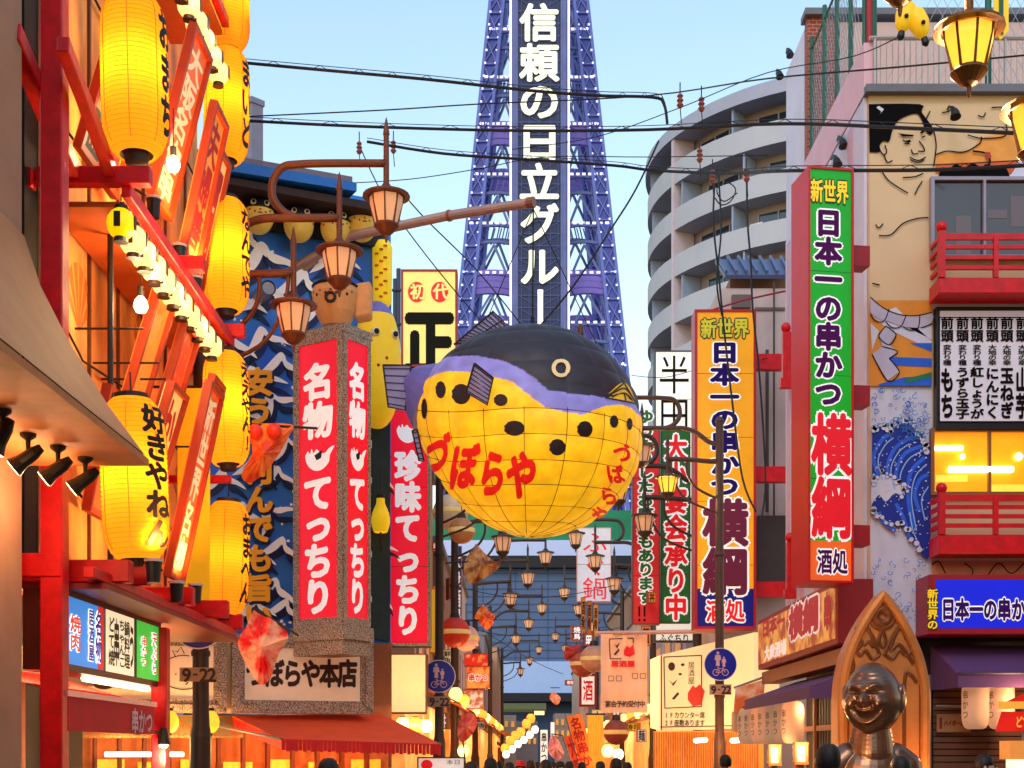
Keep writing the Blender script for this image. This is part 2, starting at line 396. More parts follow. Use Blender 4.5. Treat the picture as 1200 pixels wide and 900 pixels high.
# ------------------------------------------------------------------ round apartment building
AP = M('apartment_grey', 'b4b2ba', .75, nz=.12, sc=.25); APC = M('apartment_core', '9c8e88', .8, nz=.1, sc=.4)
ap = thing('round_apartment_building', 'tall round grey apartment building with ringed balconies behind the shop signs', 'building', (22.3, 93, 0))
def rel_lathe(prof, name, mat, seg=80, par=ap):
    m = MB(); m.lathe(prof, (0, 0, 0), seg); return m.build(name, mat, par, rel=True, smooth=False)
rel_lathe([(11.4, 0), (11.4, 41.5)], 'wall', APC)
rel_lathe([(11.3, 41.0), (13.15, 40.9), (13.15, 41.7), (12.5, 42.1), (10, 42.3), (0, 42.4)], 'roof', M('apartment_roof', 'a2a2b4', .6, nz=.1, sc=.3))
for k in range(13):
    z1 = 38.0 + 1.35 - 2.98*k
    b = rel_lathe([(11.3, z1-1.35), (13, z1-1.35), (13, z1), (12.85, z1), (12.85, z1-1.1), (11.3, z1-1.1)], 'balcony', AP)
    for i in range(5):
        a = math.pi*(1.0 + .13*i + .02*(k % 2)); u = Vector((math.cos(a), math.sin(a), 0)); t = Vector((-u.y, u.x, 0))
        m = MB(); m.obox(u*12.15 + Vector((0, 0, z1+.35)), u*.7, t*.06, (0, 0, 1.25)); m.build('partition', M('apartment_partition', '8f9cb4', .6), ap, rel=True)
        a += .2; u = Vector((math.cos(a), math.sin(a), 0)); t = Vector((-u.y, u.x, 0)); m = MB()
        m.obox(u*11.42 + Vector((0, 0, z1+.2)), t*1.3, u*.04, (0, 0, .95)); w = m.build('window', glass('apartment_glass', '2a303c'), ap, rel=True)
        m = MB()
        for s in (-1.3, 0, 1.3): m.obox(u*11.48 + t*s + Vector((0, 0, z1+.2)), t*.04, u*.04, (0, 0, .97))
        m.build('frame', M('frame_lilac', '9a90a0', .5), w, rel=True)
        if (i + 2*k) % 3 == 0: a -= .09; u = Vector((math.cos(a), math.sin(a), 0)); t = Vector((-u.y, u.x, 0)); m = MB(); m.obox(u*12.2 + Vector((0, 0, z1 - .05)), t*.42, u*.2, (0, 0, .38)); m.build('air_conditioner', M('ac_white', 'c8c4c4', .5, nz=.15), ap, rel=True)
m = MB(); a = math.pi*1.13; u = Vector((math.cos(a), math.sin(a), 0)); m.obox(u*12.3 + Vector((0, 0, 20)), u*.75, Vector((-u.y, u.x, 0))*.15, (0, 0, 21)); m.build('edge_fin', M('apartment_fin', 'c8b4bc', .7), ap, rel=True)

# unseen rows added behind and beside the viewpoint to cut skylight on the street
o = thing('unseen_shade_row', 'plain brown unseen row added behind the viewpoint to shade the street', 'building', (0, -26, 0))
m = MB(); m.box(-30, 30, -34, -24, 0, 10); m.build('wall', M('row_brown', '8a6a58', .8, nz=.25, sc=.5), o)
m = MB(); m.box(-30.2, 30.2, -34, -23.7, 10, 10.4); m.build('roof', M('row_roof', '6a5a54', .7), o)
o = thing('unseen_shade_row', 'plain tan unseen block added beside the viewpoint to shade the street', 'building', (12, 2, 0))
m = MB(); m.box(8.5, 20, -14, 13, 0, 9); m.build('wall', M('row_tan', 'a08068', .8, nz=.25, sc=.5), o)
m = MB(); m.box(8.3, 20, -14, 13.2, 9, 9.4); m.build('roof', M('row_roof', '6a5a54', .7), o)
# ------------------------------------------------------------------ near left building with its canopy
nb = thing('canopy_building', 'taupe rendered building corner with a flared dark canopy at the picture edge', 'building', (-4.6, 8, 0))
m = MB(); m.box(-9, -3.95, -4, 11, 0, 16); m.build('wall', M('taupe_render', 'a87c62', .75, nz=.2, sc=1.5), nb)
m = MB()
for x, w in ((-3.93, .02), ): 
    for y in (9.6, 10.3): m.box(x-.02, x+.02, y, y+.12, 5.8, 16)
m.build('wall_rib', M('rib_peach', 'c89878', .7), nb)
prof = [(-3.93, 5.75), (-3.8, 5.35), (-3.55, 4.86), (-3.25, 4.38), (-2.96, 3.99)]
m = MB(); ys = [1 + 10*i/20 for i in range(21)]
for (x0, z0), (x1, z1) in zip(prof, prof[1:]):
    for y0, y1 in zip(ys, ys[1:]): m.face([(x0, y0, z0), (x1, y0, z1), (x1, y1, z1), (x0, y1, z0)])
m.face([(x, 11, z) for x, z in prof] + [(-3.93, 11, 3.96)])
m.build('canopy', M('canopy_cloth', 'b4784a', .7, nz=.15, sc=2, bump=.25, bsc=12), nb)
m = MB(); m.box(-4.6, -2.93, 1, 11.02, 3.9, 3.955); m.build('soffit', M('soffit_brown', 'c07a44', .65, nz=.25, sc=3), nb)
SPM = M('spot_black', '191410', .45)
for i, (px, py) in enumerate(((3, 482), (33, 512), (68, 520), (100, 545))):
    Z = (9.2, 9.9, 10.3, 10.7)[i]; x = XX(px, Z); s = thing('spotlight', ['black spotlight cut by the frame under the flared canopy', 'second black spotlight under the canopy, aimed down to the left', 'third black spotlight under the canopy, shade turned left', 'last black spotlight under the canopy, beside the red post'][i], 'spotlight', (x, Z, 3.9), 0, 'spotlights under the canopy')
    b = MB(); b.lathe([(.06, 0), (.06, -.02), (.02, -.05), (.015, -.14)], seg=10); b.build('stem', SPM, s, rel=True)
    d = Vector((-.8, -.1, -.62 if i else -1.6)).normalized(); c = Vector((0, 0, -.17)); b = MB()
    b.tube([c - d*.12, c - d*.05, c + d*.06, c + d*.13], [.03, .05, .055, .075], 12); b.build('shade', SPM, s, rel=True)
    b = MB(); b.tube([c + d*.131, c + d*.136], [.068, .062], 12); b.build('lens', M('spot_lens', 'ffe0b0', .3, em=1.2 if i else 5), s, rel=True)
    lamp(s, c + d*.22, 9, (1, .55, .25), .05)

# ------------------------------------------------------------------ lantern shop: red frame, mural wall
XW = -4.45
shop = thing('lantern_shop_building', 'red framed two storey shop with a painted plaster wall hung with lanterns', 'building', (XW, 15, 0))
MUR = two_tone('plaster_mural', 'f0aa58', '9a6440', 1.3, .46, .72, .75, detail=9, stretch=(1, 1.5, .6))
m = MB(); m.box(-8, XW, 13, 19.3, 3.35, 14); m.build('wall', MUR, shop)
m = MB(); m.box(-7, -4.5, 12.6, 12.97, 3.3, 14); m.build('gap_shade_panel', DARK, shop)  # near-black sheet stands for the shaded gap between the buildings
# painted fans and a crane-like sweep on the plaster: paint, 4 mm proud
for i in range(9):
    m = MB(); cy = 13.4 + i*.62; cz = 4.2 + (i*1.7) % 6.5
    for k in range(6):
        a = R(30 + k*22); b2 = R(30 + k*22 + 15)
        m.face([(XW+.004, cy, cz), (XW+.004, cy+.5*math.cos(a), cz+.7*math.sin(a)), (XW+.004, cy+.5*math.cos(b2), cz+.7*math.sin(b2))])
    m.build('painted_fan', M('mural_ochre', 'c8742c', .75, nz=.3, sc=6), shop)
for i in range(6): m = MB(); y = 13.25 + i*1.05; m.box(XW, XW+.03, y, y+.05, 3.4, 14); m.build('wall_batten', M('batten_dark', '6a3418', .6, nz=.25), shop)
m = MB(); m.tube([(XW+.05, 13.1, 9.6), (XW+.05, 15, 9.5), (XW+.06, 17, 9.62), (XW+.05, 19, 9.55)], .015, 6); m.tube([(XW+.05, 13.1, 5.9), (XW+.05, 14, 5.6), (XW+.06, 16, 5.75), (XW+.05, 18.6, 5.5)], .012, 6); m.build('wall_cable', CABLE, shop)
def post(x, y, z0, z1, w=.19):
    m = MB(); m.box(x-w/2, x+w/2, y-w/2, y+w/2, z0, z1); return m.build('post', RED, shop, bevel=.012)
post(-3.87, 11.55, 0, 15); post(-3.86, 15.0, 0, 2.95, .17);
def beam(p, q, w=.14, d=.16): m = MB(); m.bar(p, q, w, d); return m.build('beam', RED, shop, bevel=.01)
for h in (6.98, 10.95): 
    for y, x1 in ((12.8, -3.38), (15.1, -3.4), (17.5, -3.42)): beam((XW, y, h), (x1, y, h))
beam((-4.7, 12.75, 6.94), (-4.46, 12.75, 6.94), .14, .18)
beam((XW, 17.6, 5.1), (-3.62, 17.6, 5.1), .08, .1)
for y, x1 in ((12.8, -3.4), (14.6, -3.4), (17.5, -3.45), (15.9, -3.3)): beam((XW, y, 3.25), (x1, y, 3.25), .14, .2)
beam((-4.9, 12.2, 3.2), (-3.4, 12.2, 3.2), .16, .2); beam((-7, 11.5, 3.16), (-3.78, 11.5, 3.16), .12, .2)
beam((-4.0, 10.9, 7.35), (-4.1, 12.7, 7.0), .15, .15); beam((-3.62, 11.0, 7.3), (-3.75, 12.75, 7.02), .1, .14)
beam((XW+.06, 13, 6.9), (XW+.06, 19.2, 6.9), .1, .14); beam((-3.62, 12.8, 6.86), (-3.62, 17.6, 6.86), .09, .13)
beam((XW+.06, 13, 3.3), (XW+.06, 19.2, 3.3), .1, .2); beam((-3.6, 11.6, 3.12), (-3.6, 17.6, 3.12), .1, .1)
beam((-3.62, 12.8, 10.8), (-3.62, 17.6, 10.8), .09, .13)
beam((XW+.3, 11.6, 12.4), (-3.3, 11.6, 13.6), .12, .16)
m = MB(); m.box(-4.4, -3.5, 11.8, 17.6, 3.0, 3.05); m.build('eave_board', M('eave_red', '8a1512', .5, nz=.2), shop)
m = MB(); m.box(-4.38, -3.66, 12.9, 17.5, 6.74, 6.79); m.build('ledge', M('ledge_orange', 'b0501c', .55, nz=.2), shop); m = MB(); m.box(-4.38, -3.66, 12.9, 17.5, 10.66, 10.7); m.build('ledge', M('ledge_orange', 'a84a1c', .55, nz=.2), shop)
for y in (13.9, 14.5, 14.8, 15.5, 16.2): m = MB(); m.tube([(XW, y, 5.9 - (y-13.9)*.3), (-3.75, y, 5.9 - (y-13.9)*.3)], .012, 6); m.build('iron_rod', DKIRON, shop)
m = MB(); m.tube([(-4.0, 13.6, 3.3), (-4.0, 13.6, 6.8)], .03, 6); m.build('iron_rod', DKIRON, shop)
# ground floor behind the posts
m = MB(); m.box(-7.5, -5.0, 9, 15.9, 0, 3.3); m.build('shopfront', M('shopfront_dark', '1c120d', .7, nz=.3), shop)
m = MB()
for y in (11.3, 12.2, 13.4, 14.6): m.box(-5.0, -4.9, y, y+.35, 0, 2.3)
m.build('shopfront_column', M('column_orange', 'c06a30', .6, nz=.25), shop)
m = MB(); m.box(-4.98, -4.88, 11, 15.9, 2.35, 2.65); m.build('shopfront_lintel', M('lintel_steel', '4a3a32', .5), shop)
for y in (12.4, 14.2, 15.6): lamp(shop, Vector((-4.3, y, 2.7)) - shop.location, 30, (1, .5, .2), .1)
# red valance of the ground floor
vl = thing('red_awning', 'narrow red valance awning beneath the lit picture menu boxes', 'awning', (-3.75, 13, 1.7))
m = MB(); m.obox((-3.78, 13.0, 1.92), (0, 1.4, 0), (.01, 0, 0), (0, 0, .15)); m.build('valance', M('awning_red', 'd00e1e', .7, nz=.12, sc=4), vl)
m = MB(); m.bar((-3.78, 11.55, 2.09), (-3.78, 14.45, 2.09), .05); m.build('rail', M('rail_pink', 'd8a0a8', .35, metal=.3), vl)
m = MB(); m.face([(-3.8, 11.6, 2.08), (-3.8, 14.4, 2.08), (-4.9, 14.4, 2.4), (-4.9, 11.6, 2.4)]); m.build('cloth', M('awning_red'), vl)
m = MB(); vf = lambda a, b: Vector((-3.764, a, b))
m.htext('串かつ', 1.9, 13.5, 14.3, .26, vf, .03); m.build('lettering', M('letter_pink', 'e6b4b8', .6), vl)
# lit menu box
mbx = thing('lit_menu_box', 'row of three backlit menu panels in blue, cream and green under the red beam', 'sign', (-3.9, 13.3, 2.3))
m = MB(); m.box(-4.2, -3.87, 11.72, 15.05, 2.3, 3.0); m.build('case', M('menu_case', '4a1214', .4), mbx)
def mf(a, b): return Vector((-3.862, a, b))
def mf2(a, b): return Vector((-3.857, a, b))
def mf3(a, b): return Vector((-3.852, a, b))
for y0, y1, hx, nm in ((11.78, 12.9, '1c86d8', 'blue_panel'), (12.98, 13.95, 'f2e2b8', 'cream_panel'), (14.05, 14.98, '18b83c', 'green_panel')):
    m = MB(); m.face([mf(y0, 2.36), mf(y1, 2.36), mf(y1, 2.95), mf(y0, 2.95)]); m.build(nm, M('menu_'+nm, hx, .4, em=.8, nz=.08), mbx)
m = MB(); m.face([mf2(12.72, 2.36), mf2(12.9, 2.36), mf2(12.9, 2.95), mf2(12.72, 2.95)]); m.face([mf2(11.78, 2.36), mf2(11.84, 2.36), mf2(11.84, 2.95), mf2(11.78, 2.95)]); m.build('panel_stripe', M('menu_red', 'd01c28', .4, em=.7), mbx)
wo = MB(); rd = MB(); pu = MB(); bk = MB()
for st, y, z0, z1, w, tgt in (('焼肉', 12.05, 2.8, 2.48, .3, rd), ('居酒屋', 12.5, 2.9, 2.42, .16, pu), ('名物', 12.72, 2.9, 2.42, .2, pu), ('串かつ', 14.3, 2.8, 2.48, .22, rd), ('天ぷら', 14.72, 2.88, 2.42, .22, rd)):
    tgt.vtext(st, y, z0, z1, w, mf3, .03); wo.vtext(st, y, z0, z1, w, mf2, .085)
for st, y in (('どて焼', 13.15), ('串', 13.32), ('ちゃんこ', 13.5), ('鍋料理', 13.68), ('う', 13.85)): bk.vtext(st, y, 2.9, 2.42, .2, mf2, .03)
wo.build('lettering_outline', M('menu_white', 'ffffff', .4, em=.8), mbx); rd.build('lettering', M('menu_redletter', 'e0402c', .4, em=.6), mbx)
pu.build('lettering', M('menu_purple', '2c1c96', .4, em=.4), mbx); bk.build('lettering', M('menu_black', '2a1c12', .5), mbx)
m = MB(); m.tube([(-3.95, 12.6, 2.27), (-3.95, 14.8, 2.27)], .03); m.build('under_tube', M('tube_light', 'ffdca0', .3, em=8), mbx)

# ------------------------------------------------------------------ paper lanterns
PAPER = paper('lantern_paper', 'f4a01e', .46); CAPM = M('lantern_cap', '2a1a12', .5); INKM = M('brush_ink', '1e120a', .7)
SEAM = M('lantern_seam', 'a8680c', .7)
def lan_r(t, r): return r * (1 - .42*abs(2*t-1)**7) if 0 < t < 1 else r*.55
def paper_lantern(x, y, zc, r, h, text, az, label, watts=13, dim=1.0, ts=.8, t0=.1, t1=.9):
    o = thing('paper_lantern', label, 'lantern', (x, y, zc), 0, 'yellow paper lanterns on the red frame')
    m = MB(); n = 66; pr = []
    for i in range(n+1):
        t = i/n; pr.append((lan_r(min(max(t, .003), .997), r) * (1 if i % 2 else .965), -h/2 + h*t))
    m.lathe(pr, seg=32); sh = m.build('paper_shade', PAPER, o, rel=True, smooth=True)
    m = MB()
    for k in range(7):
        a = 2*math.pi*k/7 + .3
        m.tube([(lan_r(t, r)*1.002*math.cos(a), lan_r(t, r)*1.002*math.sin(a), -h/2+h*t) for t in [j/20 for j in range(1, 20)]], .003, 4)
    for j in range(1, 34):
        t = j/34; rr = lan_r(t, r)*1.001; m.tube([(rr*math.cos(2*math.pi*k/24), rr*math.sin(2*math.pi*k/24), -h/2+h*t) for k in range(25)], .0014, 4, cap=False)
    m.build('rib', SEAM, sh, rel=True)
    m = MB(); m.lathe([(0, h/2+.05), (r*.5, h/2+.05), (r*.52, h/2-.03), (r*.5, h/2-.03)], seg=24); m.build('cap', CAPM, o, rel=True)
    m = MB(); m.lathe([(0, -h/2-.07), (r*.34, -h/2-.07), (r*.4, -h/2+.03), (r*.5, -h/2+.01)], seg=24); m.build('bottom_ring', CAPM, o, rel=True)
    m = MB(); m.tube([(0, 0, h/2+.05), (0, 0, h/2+.26)], .008, 6); m.build('hanger', CABLE, o, rel=True)
    if text:
        def f(u, v):
            t = (v + h/2)/h; rr = lan_r(t, r)*1.006 + .003; a = az + u/r
            return Vector((rr*math.cos(a), rr*math.sin(a), v))
        m = MB(); m.vtext(text, 0, h*(.5-t0), h*(.5-t1), r*ts, f, .045, grow=1.05, fine=2); m.build('lettering', INKM, o, rel=True)
    lamp(o, (0, 0, h*.02), watts*dim, (1, .74, .4), .1); o.rotation_euler = (R(random.uniform(-2, 2)), R(random.uniform(-2.5, 2.5)), 0)
    return o
A0 = R(-38)
paper_lantern(-3.54, 12.8, 7.92, .31, 1.5, 'おまち', R(-8), 'large yellow paper lantern at the top left, highest on the near red arm')
paper_lantern(-3.54, 12.8, 4.14, .31, 1.5, '好きやねん', R(-30), 'large yellow paper lantern lettered in brush script beside the canopy edge', ts=1.0, t0=.06, t1=.94)
for z, tx, lb, dm in ((11.3, '', 'yellow paper lantern cut off by the top edge of the picture', 1), (9.86, 'まいど', 'yellow paper lantern against the sky, just below the topmost far one', .7), (7.94, 'なんでや', 'yellow paper lantern hanging level with the bent street lamps', 1), (5.98, 'ええやん!', 'yellow paper lantern in front of the blue wave wall, upper of two', 1), (4.06, 'おまへん', 'lowest far yellow paper lantern, dimmer, above the time plate pole', .5)):
    paper_lantern(-3.66, 17.5, z, .29, 1.44, tx, R(-18), lb, dim=dm)
# rows of small round bulb lanterns
BULB = M('bulb_lantern_white', 'ffd07c', .4, em=1.45, nz=.05); BULBY = M('bulb_lantern_yellow', 'ecd000', .4, em=.8, nz=.05)
def small_lantern(mat):
    o = thing('small_lantern', 'small round white lantern in the glowing lower string under the red ledge', 'lantern', (0, 0, 0), 0, 'glowing lower string of round lanterns')
    m = MB(); m.ball((0, 0, 0), .135, 16, .15); m.build('globe', mat, o, rel=True, smooth=True)
    m = MB(); m.lathe([(0, .17), (.06, .17), (.06, .135)], seg=12); m.lathe([(.065, -.13), (.07, -.175), (0, -.175)], seg=12); m.box(.128, .14, -.03, .03, -.07, .07); m.box(-.03, .03, -.14, -.128, -.07, .07); m.build('ring', CAPM, o, rel=True)
    m = MB(); m.tube([(0, 0, .17), (0, 0, .28)], .006, 5); m.build('hanger', CABLE, o, rel=True); return o
sl = small_lantern(BULB); sy = small_lantern(BULBY); sy.location = (-3.68, 12.85, 6.56); sy['label'] = 'round greenish yellow lantern at the near end of the lower string'
lamp(sy, (.1, 0, -.1), 8, (1, .6, .25), .1)
for i in range(10):
    o = sl if i == 0 else copy_tree(sl); o.location = (-3.68, 13.27 + i*.385, 6.56)
    if i % 3 == 1: lamp(o, (.25, 0, 0), 14, (1, .62, .28), .12)
for i in range(7):
    o = copy_tree(sl); o.location = (-3.66, 14.7 + i*.385, 10.05); o['label'] = 'small round white lantern in the glowing upper string near the top edge'; o['group'] = 'glowing upper string of round lanterns'
    if i % 3 == 1: lamp(o, (.25, 0, 0), 14, (1, .62, .28), .12)
# bare bulbs and socketed lamps
for (px, py, Z, lb) in ((203, 192, 14.6, 'bare white hot bulb between the two upper leaning boards'), (165, 357, 13.9, 'bare white bulb hanging under the lantern string near the wall')):
    p = W(px, py, Z); o = thing('light_bulb', lb, 'bulb', p)
    m = MB(); m.lathe([(0, -.09), (.05, -.075), (.075, -.02), (.06, .04), (.03, .08)], seg=14); m.build('glass_bulb', M('bulb_hot', 'fff2d8', .3, em=9), o, rel=True, smooth=True)
    m = MB(); m.lathe([(.035, .08), (.035, .18), (0, .18)], seg=10); m.tube([(0, 0, .18), (0, 0, .6)], .006, 5); m.build('socket', SPM, o, rel=True)
    lamp(o, (.1, -.12, -.02), 30, (1, .66, .32), .08)
for i, (px, py, Z) in enumerate(((180, 240, 14.3), (210, 295, 15.4), (229, 332, 16.3), (180, 665, 12.6), (207, 690, 14.2), (229, 692, 15.6))):
    p = W(px, py, Z); o = thing('flood_lamp', 'small can floodlight with a pale rim, ' + ['nearest of three on the upper ledge', 'middle one on the upper ledge', 'furthest one on the upper ledge', 'under the large lettered lantern', 'standing on the low red arm', 'beside the lowest far lantern'][i], 'lamp', p, 0, 'can floodlights on the red frame')
    m = MB(); m.lathe([(0, -.14), (.06, -.14), (.075, .05)], seg=14); m.build('can', SPM, o, rel=True)
    m = MB(); m.lathe([(.085, .05), (.09, .075), (.07, .08), (0, .07)], seg=14); m.build('rim', M('lamp_rim', 'd8c8c0', .4), o, rel=True)
    lamp(o, (.1, 0, .2), 75, (1, .42, .1), .05, 140, (-.55, .1, 1))
# ------------------------------------------------------------------ leaning plaques
PF = M('plaque_frame', 'b03c16', .5, nz=.2); PO = M('plaque_orange', 'e88a30', .5, em=.45, nz=.22, sc=8); PR = M('plaque_red', 'e0602a', .5, em=.4, nz=.2, sc=8); PC = M('plaque_cream', 'f0c070', .5, em=.5, nz=.2, sc=8)  # panels glow to stand for lantern light falling on the boards
def plaque(y0, w, zt, zb, xt, mat, text, ink, label, lean=.46):
    o = thing('leaning_plaque', label, 'sign', (xt, y0, zb), 0, 'leaning plaques over the shop front')
    d = Vector((lean, 0, zt-zb)); L = d.length; d.normalize(); n = Vector((d.z, 0, -d.x)); y = Vector((0, 1, 0)); b = Vector((-lean, 0, 0))
    c = b + d*L/2 + y*w/2
    m = MB(); m.obox(c - n*.035, d*L/2, y*w/2, n*.03); m.build('panel', mat, o, rel=True)
    m = MB()
    for s in (-1, 1):
        m.obox(c + y*(w/2)*s, d*(L/2+.03), y*.03, n*.045); m.obox(c + d*(L/2)*s, d*.03, y*(w/2-.03), n*.045)
    m.build('frame', PF, o, rel=True)
    f = lambda u, v: c + y*u + d*v
    if text: m = MB(); m.vtext(text, 0, L*.46, -L*.46, w*.8, f, .035); m.build('lettering', ink, o, rel=True)
    m = MB(); m.tube([b + y*w/2, Vector((XW - xt, w/2, .3))], .015, 6); m.build('bracket', DKIRON, o, rel=True)
    return o
IR = M('plaque_redink', 'c01818', .6); IW = M('plaque_whiteink', 'f4dcb0', .6, em=.25)
plaque(15.0, .75, 9.57, 7.75, -3.5, PR, '大阪名物串', IW, 'leaning red orange plaque with pale brush letters, right of the top large lantern')
plaque(15.85, .62, 9.12, 6.95, -3.46, PO, '夫婦善哉', IR, 'leaning plain orange plaque beside the far lantern against the sky')
plaque(13.3, .62, 8.5, 7.5, -3.92, PO, '鯛盛', INKM, 'leaning orange plaque half hidden behind the top large lantern', .3)
plaque(14.5, .6, 6.55, 5.0, -3.75, PO, '', IR, 'leaning orange plaque just below the bare bulb by the wall')
plaque(15.5, .6, 6.45, 4.9, -3.72, PR, '串揚', M('plaque_hotink', 'ff4020', .5, em=.5), 'leaning plaque with red glowing script under the lower lantern string')
plaque(15.4, .62, 5.75, 3.6, -3.42, PR, '新世界名物', IW, 'long leaning red plaque in front of the lantern lettered in two words')
plaque(14.5, .6, 5.5, 3.95, -3.62, PC, 'かつ', IR, 'leaning cream plaque tucked behind the large lettered lantern')
plaque(13.5, .5, 5.2, 4.0, -4.0, PR, '', IR, 'small leaning orange board at the foot of the painted plaster wall', .2)
plaque(14.2, .55, 9.0, 7.6, -3.95, PO, '鶴亀', IR, 'leaning orange plaque between the wall and the upper pale lettered plaque', .35)
plaque(16.7, .6, 9.0, 7.2, -3.6, PC, '福', IR, 'leaning cream plaque furthest along the upper row, beside the far lantern', .4)
plaque(16.4, .55, 6.1, 4.2, -3.6, PO, '大入', IR, 'leaning orange plaque furthest along the lower row, by the yellow banner', .4)
m = thing('yellow_banner', 'plain bright yellow vertical banner between the leaning plaques and far lanterns', 'banner', (-3.9, 16.9, 3.4))
b = MB(); b.obox((-3.95, 16.95, 4.75), (.2, 0, 0), (0, .012, 0), (0, 0, 1.35)); b.build('cloth', M('banner_yellow', 'f0b010', .6, em=.35), m)
b = MB(); b.tube([(-4.45, 16.95, 6.12), (-3.72, 16.95, 6.12)], .018, 6); b.build('pole', DKIRON, m)

o = thing('post_lamp', 'small downward spot lamp clamped to the second red post below the menu panels', 'lamp', W(181, 866, 14.85))
m = MB(); m.tube([(.1, 0, .12), (.1, 0, .0), (.1, 0, -.06)], [.035, .06, .075], 12); m.box(-.06, .1, -.02, .02, .05, .09); m.build('shade', SPM, o, rel=True)
m = MB(); m.ball((.1, 0, -.07), .05, 12, .03); m.build('bulb', M('bulb_hot'), o, rel=True); lamp(o, (.1, -.1, -.2), 45, (1, .6, .28), .06)
# ------------------------------------------------------------------ street lamps: pole with three bent arms
GLU = M('lamp_glass_peach', 'eab084', .35, em=.22, nz=.08); GLL = M('lamp_glass_lit', 'ffc83c', .3, em=1.0, nz=.05)
def lamp_head(parent, x, z, lit, mat, s=1.0, watts=40):
    """hanging lantern, z is where the arm meets its rod"""
    h = MB(); h.lathe([(0, .48), (.012, .44), (.035, .3), (.028, .28), (.028, .24), (.03, 0), (.03, -.2), (.06, -.25), (.1, -.29), (.24, -.325), (.245, -.345), (.19, -.35)], (x, 0, z), 20)
    hd = h.build('lamp_hood', mat, parent, rel=True, smooth=False)
    b = MB(); b.lathe([(.175, -.35), (.17, -.42), (.115, -.62)], (x, 0, z), 8)
    gl = b.build('lamp_glass', GLL if lit else GLU, hd, rel=True)
    c = MB()
    for k in range(8):
        a = 2*math.pi*k/8; c.bar((x+.178*math.cos(a), .178*math.sin(a), z-.35), (x+.118*math.cos(a), .118*math.sin(a), z-.625), .016)
    c.lathe([(.12, -.62), (.13, -.645), (.06, -.72), (.02, -.74), (.012, -.8), (0, -.82)], (x, 0, z), 16)
    c.build('lamp_cage', mat, hd, rel=True)
    if lit:
        b = MB(); b.ball((x, 0, z-.47), .07, 12, .1); b.build('lamp_bulb', M('lamp_core', 'fff6d8', .3, em=14), hd, rel=True)
        lamp(hd, (x, -.3, z-.5), watts, (1, .75, .4), .1)
def street_lamp(label, loc, rz, lit, mat, dz=0.0, group='bent arm street lamps along the lane', pmat=None):
    o = thing('street_lamp', label, 'street lamp', loc, rz, group)
    z1, z2, z3 = 6.5+dz, 7.06+dz, 7.62+dz; top = z2+.1
    m = MB(); m.lathe([(0, 0), (.17, 0), (.17, .1), (.12, .16), (.115, 1.75), (.095, 1.85), (.085, 2.0), (.07, top), (.09, top+.02), (.05, top+.1), (0, top+.12)], seg=16)
    for z in (2.6, 3.3, 5.2): m.lathe([(.095, z-.03), (.1, z), (.095, z+.03)], seg=16)
    m.build('pole', pmat or mat, o, rel=True)
    A = MB()
    A.tube(spl([(0, 0, z1-.06), (.3, 0, z1-.04), (.5, 0, z1-.02), (.95, 0, z1)], 4), .045, 8); a = A.build('arm', mat, o, rel=True, smooth=True)
    A = MB(); A.tube(spl([(0, 0, z2-.3), (.2, 0, z2-.25), (.4, 0, z2-.1), (.62, 0, z2-.01), (.9, 0, z2), (1.42, 0, z2)], 5), .045, 8); A.build('arm', mat, o, rel=True, smooth=True)
    A = MB(); A.tube(spl([(1.0, 0, z2), (.85, 0, z2+.06), (.74, 0, z2+.2), (.74, 0, z2+.38), (.84, 0, z2+.52), (1.0, 0, z3-.01), (1.3, 0, z3), (1.9, 0, z3)], 5), .042, 8); A.build('arm', mat, o, rel=True, smooth=True)
    A = MB(); A.tube(spl([(.6, 0, z1-.03), (.58, 0, z1-.3), (.4, 0, z1-.55), (0, 0, z1-.75)], 5), .025, 7); A.tube(spl([(.9, 0, z1), (.85, 0, z1-.35), (.6, 0, z1-.75), (0, 0, z1-1.0)], 5), .022, 7); A.build('brace', mat, o, rel=True, smooth=True)
    for x, z in ((.95, z1), (1.42, z2), (1.9, z3)): lamp_head(o, x, z, lit == 'all' or (lit == 'one' and x < 1), mat)
    return o
def place_plate(o, z, s, mirror=False):
    """round blue path sign and time plate fixed to a pole"""
big = street_lamp('tall brown street lamp with three bent arms over the speckled red sign', (-4.24, 18.6, -.53), 0, None, BROWN, pmat=M('pole_black_brown', '33261f', .5, nz=.3, sc=8)); big.scale = (1.33, 1.33, 1.33)
nearr = street_lamp('brown street lamp pole in front of the yellow vertical sign, lowest lamp lit', (3.8, 25, 0), math.pi, 'one', M('pole_brown', '5a3a2c', .5, nz=.25), .45)
first = street_lamp('dark street lamp on the pole beside the red awning, its arms behind the fish', (-1.33, 25, 0), 0, None, M('pole_dark', '3a2a22', .5, nz=.25))
def cen(z): return 1.25 + .0144*(z-25)
for i, z in enumerate((33, 45, 61, 86)):
    o = copy_tree(first); o.scale = (1.22,)*3; o.location = (cen(z)-2.75, z, -.75); o['label'] = 'dark street lamp in the receding row under the fish, mascots side'; o['group'] = 'far row of bent arm lamps, mascots side'
for i, z in enumerate((30, 41, 55, 76)):
    o = copy_tree(first); o.scale = (1.22,)*3; o.location = (cen(z)+2.75, z, -.75); o.rotation_euler = (0, 0, math.pi); o['label'] = 'dark street lamp in the receding row under the fish, banner side'; o['group'] = 'far row of bent arm lamps, banner side'
